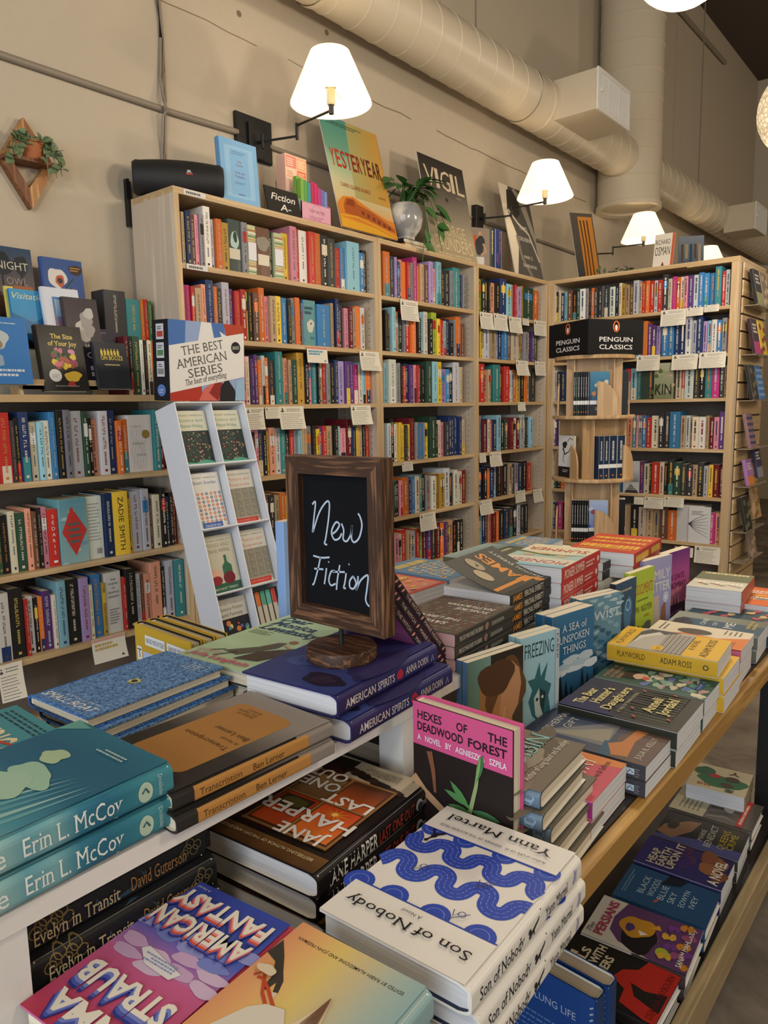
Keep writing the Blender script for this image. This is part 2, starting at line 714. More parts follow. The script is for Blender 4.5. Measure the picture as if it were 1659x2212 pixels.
def spine_marks(mb, x0, x1, zb, h, col, tall, rnd, detail=True):
    """the lettering and bands of a spine seen from a distance, on the spine face y = 0"""
    w = x1 - x0
    dark = col in DARK
    ink = lin(rnd.choice(['c4bdac', 'b8b0a0', 'b8a050', 'b87a48', 'a8b4bc', 'cdc6b6'] if dark else ['2a2622', '2a2622', '7a2028', '24355f', '4a4038']))
    y = -0.0003

    def q(a, b, c, d, cc):
        mb.poly([(a, y, c), (b, y, c), (b, y, d), (a, y, d)], cc, INK)
    kind = rnd.random()
    cx = (x0 + x1) / 2
    if kind < .16:
        q(x0, x1, zb + h * .62, zb + h * .82, lin(rnd.choice('wyrkbWo')))
        y -= .0002
        ink = lin('2a2622' if not dark else 'e6e0d0')
    elif kind < .26:
        q(x0, x1, zb, zb + h * rnd.uniform(.2, .4), lin(rnd.choice('wykBrWt')))
        y -= .0002
    # title letters running down the spine
    lw = min(w * rnd.uniform(.26, .5), .011)
    z = zb + h * rnd.uniform(.86, .93)
    ze = zb + h * rnd.uniform(.36, .5)
    while z > ze:
        l = rnd.uniform(.004, .0085)
        k = rnd.random()
        a, b = cx - lw / 2, cx + lw / 2
        if detail:
            q(a, b, z - l * .28, z, ink)
            if k < .6:
                q(a if k < .3 else b - lw * .3, a + lw * .3 if k < .3 else b, z - l * .8, z - l * .28, ink)
            else:
                q(a, b, z - l * .8, z - l * .56, ink)
        else:
            q(a, b, z - l, z, ink)
        z -= l * (1.15 if rnd.random() > .16 else 2.0)
    z = ze - h * .05
    e = z - h * rnd.uniform(.12, .22)
    lw *= .7
    while z > e:
        l = rnd.uniform(.003, .006)
        q(cx - lw / 2, cx + lw / 2, z - l * .75, z, ink)
        z -= l * 1.2
    q(cx - min(w * .2, .005), cx + min(w * .2, .005), zb + h * .05, zb + h * .05 + .009, ink)


def shelf_book(mb, x0, x1, d, h, col, rnd, y0=0.0, z0=0.0, lean=0.0, detail=True, marks=True, rgb=None):
    """one upright book: covers wrapped round a page block; spine towards -y"""
    c = lin(col) if rgb is None else rgb
    k = rnd.uniform(.72, 1.12)
    c = tuple(min(1, a * k * rnd.uniform(.94, 1.06)) for a in c)
    M0 = mb.M
    S = Matrix.Translation((x0, y0, z0)) @ Matrix.Rotation(lean, 4, 'Y') if True else Matrix()
    mb.M = (M0 @ S) if M0 is not None else S
    w = x1 - x0
    th = min(.0018, w * .2)
    r = min(w * .16, .003)
    sec = [(0, d), (0, r), (r * .5, r * .25), (w * .3, 0), (w * .7, 0), (w - r * .5, r * .25), (w, r), (w, d), (w - th, d), (w - th, r + th), (th, r + th), (th, d)]
    n = len(sec)
    for i in range(n):
        a, b = sec[i], sec[(i + 1) % n]
        mb.poly([(a[0], a[1], 0), (b[0], b[1], 0), (b[0], b[1], h), (a[0], a[1], h)], c, INK)
    for zz, rev in ((h, False), (0, True)):
        for q in ([0, 1, 10, 11], [1, 2, 3, 4, 5, 6, 9, 10], [6, 7, 8, 9]):
            p = [(sec[i][0], sec[i][1], zz) for i in q]
            mb.poly(p[::-1] if rev else p, c, INK)
    ins = .003 if h > .215 else .0006
    mb.box(th, r + th, ins, w - th, d - ins, h - ins, lin(PAGE_CREAM), PAGES)
    if marks and w > .006:
        spine_marks(mb, w * .14, w * .86, 0, h, col, h > .22, rnd, detail)
    mb.M = M0


def parse(tokens):
    out = []
    for tk in tokens.split():
        col = tk[0]
        tall = tk.endswith('^')
        out.append((col, float(tk[1:].rstrip('^')), tall))
    return out


ORD = ['first', 'second', 'third', 'fourth', 'fifth', 'sixth', 'seventh', 'eighth', 'ninth', 'tenth', 'eleventh', 'twelfth', 'thirteenth', 'fourteenth', 'fifteenth',
       'sixteenth', 'seventeenth', 'eighteenth', 'nineteenth', 'twentieth'] + ['twenty-' + q for q in
       ('first', 'second', 'third', 'fourth', 'fifth', 'sixth', 'seventh', 'eighth', 'ninth')] + ['thirtieth'] + ['thirty-' + q for q in ('first', 'second', 'third', 'fourth', 'fifth', 'sixth', 'seventh', 'eighth', 'ninth')]
STUFF = MB()
SHELF_SPECIAL = {}


def shelf_row(tokens, z, u0, u1, front, where, group, case='B', single=True, seed=1, fmax=.235):
    """a row of upright books read left to right from photo column u0 to u1; front: plane of the spines"""
    rnd = random.Random(seed)
    toks = parse(tokens)
    tot = sum(t[1] for t in toks)
    u = u0
    zc = z + .1

    def pos(uu):
        return along(uu, 0, (0, front, zc)) if case == 'B' else along(uu, 1, (front, 0, zc))
    for i, (c, wd, tall) in enumerate(toks):
        ua, ub = u, u + wd * (u1 - u0) / tot
        u = ub
        a, b = pos(ua), pos(ub)
        wdt = abs(b - a) - .0008
        h = rnd.uniform(.226, fmax) if tall else rnd.uniform(.19, .212)
        d = rnd.uniform(.145, .16) if tall else rnd.uniform(.125, .14)
        y0 = rnd.uniform(-.008, .012) - (.006 if tall else 0)
        if case == 'B':
            M = Matrix.Translation((a, front + y0, z))
        else:
            M = Matrix.Translation((front + y0, a, z)) @ Matrix.Rotation(-PI / 2, 4, 'Z')
        sp = SHELF_SPECIAL.get((group, i))
        if single:
            mb = MB()
            shelf_book(mb, 0, wdt, d, h, c, rnd, marks=sp is None)
            if sp:
                sp(mb, wdt, h)
            o = mb.build('shelved_book', None, None)
            o.matrix_world = M
            size = 'tall ' if tall else ('thick ' if wdt > .036 else ('thin ' if wdt < .014 else ''))
            tag(o, '%s%s spined book, %s from left on %s' % (size, COLNAME[c], ORD[i], where), 'book', group)
        else:
            STUFF.M = M
            shelf_book(STUFF, 0, wdt, d, h, c, rnd, detail=False)
            STUFF.M = None
# ------------------------------------------------------------------ setting
BIRCH = wood('birch_laminate', 'cdb48c', 'b99c72', 'X', 7, .45)
BIRCHZ = wood('birch_laminate_upright', 'cfb791', 'bca079', 'Z', 7, .45)
MAPLE = wood('pale_maple_panel', 'd8cbb8', 'c4b49e', 'Z', 6, .45)
BACKP = plain('bookcase_back_board', '776d62', .7, var=.05)
WALLM = plain('painted_plaster', 'bdb09b', .8, bump=.25, bscale=25, var=.04)
CEIL = plain('dark_ceiling', '4c4038', .9, var=.1)
BLACK = plain('black_metal', '1b1a1a', .45)
DUCTM = plain('painted_duct', 'c9bca4', .36, spec=.5, var=.03)
WHITEP = plain('white_enamel', 'dcdad4', .4)
WALNUT = wood('dark_stained_wood', '7a5438', '3a2416', 'Z', 60, .55, rings=4)
WALNUTX = wood('dark_stained_wood_cross', '7a5438', '3a2416', 'Y', 60, .55, rings=4)

YB = 2.45
YW = 2.76
ZT = 2.18


def floor_mat():
    m, N, L, b = new_mat('stone_floor')
    tc = N.new('ShaderNodeTexCoord')
    n1 = N.new('ShaderNodeTexNoise')
    n1.inputs['Scale'].default_value = 2.3
    n1.inputs['Detail'].default_value = 8
    n1.inputs['Roughness'].default_value = .62
    n1.inputs['Distortion'].default_value = 1.4
    cr = N.new('ShaderNodeValToRGB')
    cr.color_ramp.elements[0].position = .38
    cr.color_ramp.elements[0].color = (*lin('544a40'), 1)
    cr.color_ramp.elements[1].position = .6
    cr.color_ramp.elements[1].color = (*lin('83786a'), 1)
    br = N.new('ShaderNodeTexBrick')
    br.offset = .5
    br.inputs['Scale'].default_value = 1.0
    br.inputs['Brick Width'].default_value = .9
    br.inputs['Row Height'].default_value = .45
    br.inputs['Mortar Size'].default_value = .004
    br.inputs['Color1'].default_value = (1, 1, 1, 1)
    br.inputs['Color2'].default_value = (.86, .86, .86, 1)
    br.inputs['Mortar'].default_value = (.5, .48, .45, 1)
    mx = N.new('ShaderNodeMix')
    mx.data_type = 'RGBA'
    mx.blend_type = 'MULTIPLY'
    mx.inputs[0].default_value = 1
    L.new(tc.outputs['Object'], n1.inputs['Vector'])
    L.new(tc.outputs['Object'], br.inputs['Vector'])
    L.new(n1.outputs[0], cr.inputs[0])
    L.new(cr.outputs[0], mx.inputs[6])
    L.new(br.outputs[0], mx.inputs[7])
    L.new(mx.outputs[2], b.inputs['Base Color'])
    b.inputs['Roughness'].default_value = .55
    return m


def slab(name, x0, y0, z0, x1, y1, z1, mat):
    mb = MB()
    mb.box(x0, y0, z0, x1, y1, z1, mat=mat)
    return structure(mb.build(name))


slab('floor', -3.6, -4.1, -.1, 11.4, 2.9, 0, floor_mat())
slab('ceiling', -3.6, -4.1, 5.5, 11.4, 2.9, 5.6, CEIL)
slab('wall_back', 11.2, -4.1, 0, 11.35, 2.9, 5.5, WALLM)
slab('wall_right', -3.6, -4.2, 0, 11.35, -4.05, 5.5, WALLM)
# the long wall with its hairline plaster crack
mb = MB()
mb.box(-3.6, YW, 0, 11.35, YW + .15, 5.5, mat=WALLM)
CRACK = plain('plaster_crack', '7d6c57', .9)
rnd = random.Random(4)
A = Art(mb, lambda x, z, l: (x, YW - .0006 - l, z), CRACK)
for off in (0.0,):
    pts = [(1.85 + off * 3, 3.03)]
    while pts[-1][0] < 7.2:
        x = pts[-1][0] + rnd.uniform(.05, .14)
        pts.append((x, 3.005 - .004 * (x - 2) + rnd.uniform(-.006, .006) + off))
    seg = []
    for p in pts:
        if rnd.random() < .08:
            if len(seg) > 1:
                A.stroke(seg, rnd.uniform(.003, .006), '5a4d3e')
            seg = []
        else:
            seg.append(p)
    if len(seg) > 1:
        A.stroke(seg, .004, '5a4d3e')
for x, z in ((2.38, 3.1), (2.95, 3.22)):
    A.disc(x, z, .014, '5a4d3e', n=9)
structure(mb.build('wall_left'))
# street end: wall pieces round a big shop window
mb = MB()
mb.box(-3.6, -4.1, 0, -3.45, YW, .45, mat=WALLM)
mb.box(-3.6, -4.1, 3.3, -3.45, YW, 5.5, mat=WALLM)
mb.box(-3.6, -4.1, .45, -3.45, -3.4, 3.3, mat=WALLM)
mb.box(-3.6, 1.8, .45, -3.45, YW, 3.3, mat=WALLM)
structure(mb.build('wall_front'))

# electrical conduit and cables on the long wall
GREY = plain('grey_conduit', '8b8071', .5)
mb = MB()
mb.tube([(-1.5, YW - .014, 2.553), (2.0, YW - .014, 2.573), (2.33, YW - .014, 2.585)], .013, 10, mat=GREY)
tag(mb.build('conduit', smooth=40), 'grey electrical conduit running along the wall left of the first lamp', 'pipe')
mb = MB()
mb.tube([(2.52, YW - .014, 2.57), (3.4, YW - .014, 2.558), (4.26, YW - .014, 2.558)], .011, 8, mat=GREY)
tag(mb.build('conduit', smooth=40), 'grey conduit along the wall between the first and second lamps', 'pipe')
mb = MB()
mb.tube([(4.42, YW - .014, 2.557), (5.2, YW - .014, 2.558), (5.86, YW - .014, 2.553)], .011, 8, mat=GREY)
tag(mb.build('conduit', smooth=40), 'grey conduit along the wall between the second and third lamps', 'pipe')
mb = MB()
pts = [(1.945, YW - .01, 3.7), (1.944, YW - .01, 3.0), (1.952, YW - .01, 2.85), (1.938, YW - .01, 2.7), (1.933, YW - .034, 2.6), (1.945, YW - .036, 2.565), (1.925, YW - .034, 2.54),
       (1.928, YW - .01, 2.4), (1.925, YW - .01, 2.2)]
mb.tube(pts, .006, 8, mat=GREY)
mb.tube([(p[0] + .009, p[1], p[2]) for p in pts[:3]] + [(1.958, YW - .01, 2.72), (1.945, YW - .03, 2.6), (1.93, YW - .036, 2.57), (1.938, YW - .034, 2.545), (1.94, YW - .01, 2.4), (1.935, YW - .01, 2.2)], .005, 8, mat=GREY)
tag(mb.build('cable', smooth=50), 'painted cable pair hanging down the wall behind the black speaker', 'cable')
mb = MB()
mb.tube([(7.2, YW - .03, 5.16), (9.6, YW - .03, 5.2)], .022, 8, mat=GREY)
tag(mb.build('conduit', smooth=40), 'pale conduit high on the wall below the dark ceiling', 'pipe')


# ------------------------------------------------------------------ ventilation ducts
def spiral(mb, x0, x1, c, r, axis, pitch=.18, n=40):
    prof = [(0, .003), (.006, .003), (.009, 0), (pitch - .003, 0), (pitch, .003)]
    turns = int((x1 - x0) / pitch)

    def P(k, i, q):
        th = 2 * PI * i / n
        s = x0 + k * pitch + pitch * i / n + prof[q][0]
        rr = r + prof[q][1]
        if axis == 0:
            return (s, c[1] + rr * math.cos(th), c[2] + rr * math.sin(th))
        return (c[0] + rr * math.cos(th), c[1] + rr * math.sin(th), s)
    for k in range(turns):
        for i in range(n):
            for q in range(len(prof) - 1):
                a = [P(k, i, q), P(k, i + 1, q), P(k, i + 1, q + 1), P(k, i, q + 1)]
                mb.poly(a if axis == 2 else a[::-1], mat=DUCTM)


def register_box(root, x0, x1, y0, y1, z0, z1):
    mb = MB()
    mb.box(x0, y0, z0, x1, y1, z1, mat=DUCTM)
    o = mb.build('register_box', root)
    mb = MB()
    f = .02
    for a in ((x0 - .004, z0 - .004, x0 + f, z1 + .004), (x1 - f, z0 - .004, x1 + .004, z1 + .004), (x0 + f, z0 - .004, x1 - f, z0 + f), (x0 + f, z1 - f, x1 - f, z1 + .004)):
        mb.box(a[0], y0 - .012, a[1], a[2], y0, a[3], mat=WHITEP)
    n = 26
    for k in range(n):
        x = x0 + f + (x1 - x0 - 2 * f) * (k + .5) / n
        mb.box(x - .0035, y0 - .008, z0 + f, x + .0035, y0 - .001, z1 - f, mat=WHITEP)
    for k in (1, 2):
        x = x0 + (x1 - x0) * k / 3
        mb.box(x - .006, y0 - .01, z0 + f, x + .006, y0 - .001, z1 - f, mat=WHITEP)
    mb.box(x0 + .045, y0 - .02, (z0 + z1) / 2 - .01, x0 + .06, y0 - .008, (z0 + z1) / 2 + .015, mat=WHITEP)
    mb.build('grille', o)


DY, DZ, DR = 2.5, 3.3, .159
root = empty('air_duct', Matrix.Translation((3.2, DY, DZ)))
tag(root, 'pale spiral air duct running along the wall above the first two lamps', 'duct')
R = Matrix.Translation((-3.2, -DY, -DZ))
mb = MB(R)
spiral(mb, .4, 6.2, (0, DY, DZ), DR, 0)
mb.build('duct_pipe', root, smooth=14)
for x in (2.6, 4.45):
    mb = MB(R)
    mb.lathe([(DR + .006, x), (DR + .006, x + .03)], (0, DY, DZ), 40, mat=DUCTM, axis=0)
    mb.build('duct_collar', root, smooth=50)
register_box(root, 4.707 - 3.2, 5.22 - 3.2, 2.1 - DY, 2.4 - DY, 3.185 - DZ, 3.428 - DZ)
xr = along(1028, 0, (0, DY, DZ + .16))
mb = MB(R)
mb.tube([(xr, DY, DZ + DR), (xr, DY, 5.5)], .006, 6, mat=GREY)
mb.build('hanger_rod', root)
root = empty('air_duct', Matrix.Translation((8.8, DY, DZ)))
tag(root, 'far spiral air duct with a small vent box beyond the upright duct', 'duct')
R = Matrix.Translation((-8.8, -DY, -DZ))
mb = MB(R)
spiral(mb, 6.35, 11.15, (0, DY, DZ), DR, 0)
mb.build('duct_pipe', root, smooth=14)
register_box(root, 8.634 - 8.8, 9.1 - 8.8, 2.1 - DY, 2.4 - DY, 3.115 - DZ, 3.38 - DZ)
xr = along(1508, 0, (0, DY, DZ + .16))
mb = MB(R)
mb.tube([(xr, DY, DZ + DR), (xr, DY, 5.5)], .006, 6, mat=GREY)
mb.build('hanger_rod', root)
root = empty('air_duct', Matrix.Translation((6.27, DY, 2.93)))
tag(root, 'thick upright air duct coming down from the dark ceiling', 'duct')
R = Matrix.Translation((-6.27, -DY, -2.93))
mb = MB(R)
prof = [(.25, 2.94)]
for k in range(1, 13):
    prof += [(.25, 2.94 + .2 * k), (.2535, 2.943 + .2 * k), (.2535, 2.949 + .2 * k), (.25, 2.952 + .2 * k)]
mb.lathe(prof + [(.25, 5.49)], (6.27, DY, 0), 48, mat=DUCTM)
mb.build('duct_pipe', root, smooth=14)
mb = MB(R)
mb.lathe([(0, 2.955), (.22, 2.955), (.22, 2.935), (.262, 2.925), (.262, 2.96), (.25, 2.965)], (6.27, DY, 0), 48, mat=DUCTM)
mb.build('end_cap', root, smooth=40)

# ------------------------------------------------------------------ bookcases
TH = .02


def peg_holes(mb, x, y0, y1, z0, z1, sgn):
    for y in (y0, y1):
        z = z0
        while z < z1:
            mb.poly([(x + sgn * .0004, y + .003 * math.cos(a), z + .003 * math.sin(a)) for a in [k * PI / 3 * sgn for k in range(6)]], lin('2a2019'), MATTE)
            z += .032


SHELVES = [1.905, 1.63, 1.365, 1.055, .757, .465, .17]


def bookcase(label, x0, x1, top, shelves, y=YB, depth=.28, M=None, side=.025, double=False):
    """front towards -y"""
    yb = y + depth
    root = empty('bookcase', (M or Matrix()) @ Matrix.Translation((x0, y, 0)))
    tag(root, label, 'bookcase')
    R = Matrix.Translation((-x0, -y, 0))
    for s, (a, b) in enumerate(((x0, x0 + side), (x1 - side, x1))):
        mb = MB(R)
        mb.box(a, y, 0, b, yb, top - .024, mat=MAPLE, skip='f')
        mb.poly([(a, y, 0), (b, y, 0), (b, y, top - .024), (a, y, top - .024)], mat=BIRCHZ)
        if s == 0:
            peg_holes(mb, b, y + .04, yb - .06, .3, top - .1, 1)
        else:
            peg_holes(mb, a, y + .04, yb - .06, .3, top - .1, -1)
        mb.build('side_panel', root)
    mb = MB(R)
    mb.box(x0, y - .001, top - .024, x1, yb, top, mat=BIRCH)
    mb.build('top_board', root)
    for z in shelves:
        mb = MB(R)
        mb.box(x0 + side, y + .002, z - TH, x1 - side, yb - .008, z, mat=BIRCH)
        mb.build('shelf', root)
    mb = MB(R)
    mb.box(x0 + side, yb - .008, .02, x1 - side, yb, top - .024, mat=BACKP)
    mb.build('back_panel', root)
    mb = MB(R)
    mb.box(x0 + side, y + .03, 0, x1 - side, y + .045, .15, mat=BIRCH)
    mb.build('plinth', root)
    return root


bookcase('tall birch bookcase with the black speaker and orange poster on top', 1.754, 2.944, ZT, SHELVES)
bookcase('middle tall birch bookcase with a potted plant on top', 2.946, 3.858, ZT, SHELVES)
bookcase('narrower looking tall birch bookcase in the corner of the room', 3.86, 4.764, ZT, SHELVES)
XR = 4.767
# the bookcase at right angles: local x runs towards -y of the room
MR = Matrix.Translation((XR, 2.448, 0)) @ Matrix.Rotation(-PI / 2, 4, 'Z')
bookcase('wide birch bookcase at right angles to the wall behind the round rack', 0, 1.222, ZT, SHELVES, y=0, depth=.3, M=MR, side=.045)
bookcase('low birch bookcase at the left edge below the wooden diamond planter', .25, 1.75, 1.405, [1.12, .82, .53, .23], depth=.28)

# slatted end panel of the cross bookcase with its shallow ledges
root = empty('slatwall_panel', Matrix.Translation((XR + .05, 1.226, 0)))
tag(root, 'slatted birch end panel holding face-out books on clear ledges', 'display panel')
mb = MB()
z = .06
while z < 2.1:
    mb.box(.0, -.014, z, .56, -.001, z + .088, mat=BIRCH)
    z += .1
mb.box(-.0, -.004, .05, .56, -.0005, 2.15, mat=plain('slat_groove', '4a3826', .8))
mb.build('slat_board', root)
mb = MB()
mb.box(-.05, -.001, 2.15, .56, .3, 2.18, mat=BIRCH)
mb.build('top_rail', root)
mb = MB()
mb.box(.26, .0, 0, .56, 1.1, 2.15, mat=BIRCHZ)
mb.build('rear_carcass', root)

# another bookcase beyond the end panel
MQ = Matrix.Translation((6.75, 1.35, 0)) @ Matrix.Rotation(-PI / 2, 4, 'Z')
bookcase('distant birch bookcase glimpsed at the right edge past the end panel', 0, 1.1, 2.1, [1.78, 1.45, 1.12, .8, .48, .16], y=0, depth=.3, M=MQ)
# ------------------------------------------------------------------ books on the shelves
def spine_text(t, col, cap=.013, bg=None):
    def f(mb, w, h):
        n = len(t)
        A = Art(mb, lambda s, r, l: (r, -.0006 - l, h - s), INK)
        c = min(w * .62, cap)
        A.text(t, h * .08, w / 2 - c / 2, c, col, w=h * .84)
    return f


def spine_stacked(t, col):
    def f(mb, w, h):
        A = Art(mb, lambda u, v, l: (u, -.0006 - l, v), INK)
        n = len(t)
        for i, ch in enumerate(t):
            A.text(ch, w / 2, h * (.84 - .105 * i), h * .062, col, align='C')
        A.rect(w * .3, h * .06, w * .7, h * .1, col)
    return f


def spine_face(kind):
    """a book standing with its front cover to the room, drawn on the thick side"""
    def f(mb, w, h):
        A = Art(mb, lambda u, v, l: (u, -.0006 - l, v), INK)
        if kind == 'diamond':
            A.rect(.002, .002, w - .002, h - .002, '8fb0ae', '5f93a0')
            for k in range(9):
                A.blob(w * (.1 + .8 * ((k * 37) % 10) / 10), h * ((k * 29) % 10) / 10, w * .13, ('9fc0c4', '6a98a8', 'b5b89c')[k % 3], h * .03, seed=k)
            A.poly([(w * .42, h * .88), (w * .95, h * .5), (w * .5, h * .12), (w * .05, h * .5)], 'c23a34')
            A.lines(w * .28, h * .32, w * .72, h * .68, 4, '3a6a60', .5, ragged=.1)
        elif kind == 'medal':
            for k in range(6):
                A.stroke([(w * (.15 + .1 * k + .05 * math.sin(t * 1.3 + k)), h * (.05 + .7 * t / 9)) for t in range(10)], .0008, 'a8a6a2')
            A.disc(w * .72, h * .66, w * .16, '8a7434')
            A.text('LIGHT', w * .15, h * .78, h * .04, 'b8b6b0', w=w * .4)
            A.text('THREAD', w * .12, h * .48, h * .04, 'a8a8ac', w=w * .5)
            A.text('KANG', w * .3, h * .28, h * .04, 'a8a8ac', w=w * .4)
        elif kind == 'kin':
            A.rect(.001, .001, w - .001, h - .001, '6f7a5a', 'a8a890')
            for k in range(12):
                A.blob(w * ((k * 37 % 100) / 100), h * (.2 + .75 * (k * 53 % 100) / 100), w * .12, ('56683f', '8a9a70', 'b0a088')[k % 3], seed=k)
            A.text('KIN', w * .08, h * .12, h * .3, '22231f', w=w * .84)
        elif kind == 'blurb':
            A.lines(w * .15, h * .3, w * .85, h * .92, 12, '9a9a9c', .3)
            A.rect(w * .55, h * .07, w * .85, h * .17, 'b8b8ba')
            for k in range(6):
                A.rect(w * (.57 + .045 * k), h * .08, w * (.585 + .045 * k), h * .16, '3a3a3c')
        elif kind == 'zadie':
            A.text('ZADIE', w * .5, h * .7, h * .05, '3a3a2a', align='C')
        elif kind == 'heaney':
            for k, t in enumerate(('THE', 'POEMS', 'OF', 'SEAMUS', 'HEANEY')):
                A.text(t, w * .5, h * (.86 - .07 * k), h * .035, '4a4642', align='C', w=min(w * .8, h * .035 * len(t) * .9))
            A.lines(w * .2, h * .15, w * .8, h * .42, 6, '8a8680', .5)
        elif kind == 'tree':
            for k in range(7):
                A.stroke([(0, h * .52), (w * .3, h * (.5 + .05 * (k - 3))), (w * .9, h * (.5 + .11 * (k - 3)))], .004, '3a3836', .001)
            A.lines(w * .15, h * .78, w * .7, h * .9, 3, '77777a', .4)
        elif kind == 'dog':
            A.blob(w * .5, h * .62, w * .3, 'a9c4b8', h * .18, seed=3)
            A.blob(w * .55, h * .68, w * .16, '2f3a34', h * .1, seed=5)
            A.rect(w * .05, h * .26, w * .9, h * .46, 'c8c2ae')
        elif kind == 'stone':
            A.blob(w * .5, h * .68, w * .42, '8a8274', h * .16, seed=8)
            A.rect(w * .12, h * .24, w * .92, h * .46, 'd2cab2')
        elif kind == 'candle':
            for k in range(16):
                A.rect(.001, h * k / 17, w - .001, h * (k + .45) / 17, ('c8a060', '5f8a60', 'e0dcc8', 'b86a40')[k % 4])
            A.rect(.001, h * .3, w - .001, h * .66, 'd8d8dc')
        elif kind == 'cartoon':
            A.blob(w * .55, h * .45, w * .3, 'c8c8b8', h * .14, seed=2)
            A.disc(w * .6, h * .5, w * .06, '4a4030')
            A.text('the', w * .5, h * .16, h * .07, '2f5a8a')
            A.lines(w * .1, h * .7, w * .8, h * .9, 2, '3a5a6a', .6)
        elif kind == 'snow':
            A.rect(0, h * .35, w, h * .72, '6f747a', 'b8bcc2')
            A.poly([(w * .1, 0), (w * .5, h * .3), (w * .95, h * .05), (w, 0)], '3a3a3c')
            A.lines(w * .1, h * .1, w * .9, h * .3, 4, 'd8d8d8', .4)
    return f


L1, L2, L3 = 'books on the upper shelf of the low bookcase', 'books on the middle shelf of the low bookcase', 'books on the bottom shelf of the low bookcase'
SHELF_SPECIAL.update({
    (L1, 18): spine_face('medal'), (L2, 8): spine_stacked('SEDARIS', 'ece6da'), (L2, 9): spine_face('diamond'), (L2, 10): spine_face('blurb'),
    (L2, 12): spine_text('ZADIE SMITH', '3a3a2a', .02), (L3, 14): spine_face('heaney')})
FY = YB + .03
shelf_row('r28^ K10 k10 B22^ W17 c13 w15 b14^ k14^ a14^ A26^ G12^ k8 s16 w20^ B18^ o13 o13 w52 t14^ R10', 1.12, -4, 354, FY, 'upper shelf of low left bookcase', L1, seed=3)
shelf_row('G12 k20 W18 G25 s16 n13 k9 p16 r27 T70^ w44^ B22^ y40^ y10 A26^ A20^ n9 W17 k14^ B11 k10 R8', .82, -4, 382, FY, 'middle shelf of low left bookcase', L2, seed=5)
shelf_row('w32^ k34^ r9 A18 k10 o12 P20 W10 c22^ k32^ v22^ W10 b24^ Y9 w40^ r8 k24^ A12 n10 s16 s26^ k10 A18^ t22^', .53, -4, 396, FY, 'bottom shelf of low left bookcase', L3, seed=7, fmax=.24)

G1 = ['books on the %s shelf of the left tall bookcase' % k for k in ('top', 'second', 'third', 'fourth', 'fifth')]
W1 = ['%s shelf of left tall bookcase' % k for k in ('top', 'second', 'third', 'fourth', 'fifth')]
SHELF_SPECIAL.update({(G1[0], 10): spine_face('dog'), (G1[0], 12): spine_face('candle'), (G1[0], 13): spine_face('stone'), (G1[0], 15): spine_face('candle'),
                      (G1[1], 26): spine_face('cartoon')})
shelf_row('c5 N7 B12 n9 p9 a10 w15^ A9 o13 Y15 D27 a12 S18 n30 G8 S18 y14 p14^ r8^ w17^ r14^ o14^ k16^ K16^ r12 b10 c26^ b10 k9', 1.905, 388, 794, FY, W1[0], G1[0], seed=11, fmax=.238)
shelf_row('m10 m10 r8 N14 s10 B17^ o9 K11 A16^ P10 r12 r12 l8 k10 n12 o13^ p10 N13 y13 b13 k8 a9 o10 k6 a3 b3 T27 b28 N6 w5 B8^ K12 p9 R9 N8 o10 w9', 1.63, 396, 788, FY, W1[1], G1[1], seed=12)
shelf_row('k10 p8 W12 P10 P7 o9 w8 o9 K14 t17^ N8 s9 N8 G11 Y17^ k10 p9 t12 k4 N10 r9 a9 k9 B9 v16 P12 P8 m12 W9 c8 o12', 1.365, 515, 800, FY, W1[2], G1[2], seed=13)
shelf_row('N9 k6 p8 B12 k9 y5 s13 A11 t12 k11 r9 a7 c9 N10 a12 k7 y8 P8 r9 N15 k8 c8 p13 R10^ B9 y6 N8 k8 r9', 1.055, 535, 800, FY, W1[3], G1[3], seed=14)
shelf_row('n8 K9 N9 o11 y7 v9 P8 s10 k10 a10 B9', .757, 575, 690, FY, W1[4], G1[4], seed=15)

G2 = ['books on the %s shelf of the middle tall bookcase' % k for k in ('top', 'second', 'third', 'fourth')]
W2 = ['%s shelf of middle tall bookcase' % k for k in ('top', 'second', 'third', 'fourth')]
shelf_row('o15^ K10 v5 B7 s8 o8 r7 a6 m10^ o7 N8 n8 v9^ p7 c11^ y4 k8 k10 a7 t15^ B8 a6', 1.905, 828, 1006, FY, W2[0], G2[0], seed=21)
shelf_row('k5 k4 r5 c8^ s8 G6 k7 a5 r10^ o10^ k6 k8 c8^ w9^ k9 l11^ y6 o5 r6 A7 B7 k8 a3 o11^ n9', 1.63, 831, 1003, FY, W2[1], G2[1], seed=22)
shelf_row('c8 w16^ a8 A5 k4 r6 B9 P8 p6 r5 k8 k8 G11^ c12^ y9^ v11 b9 k9 A13^ W7 n4', 1.365, 832, 1003, FY, W2[2], G2[2], seed=23)
shelf_row('A9 k9^ w8 y7 y6 K6 y8 R11^ a5 b13 a3 y10 G14^ k7 W8 p7 K7 B7^ B7^ B7^ B6^ W7 W7', 1.055, 836, 1008, FY, W2[3], G2[3], seed=24)
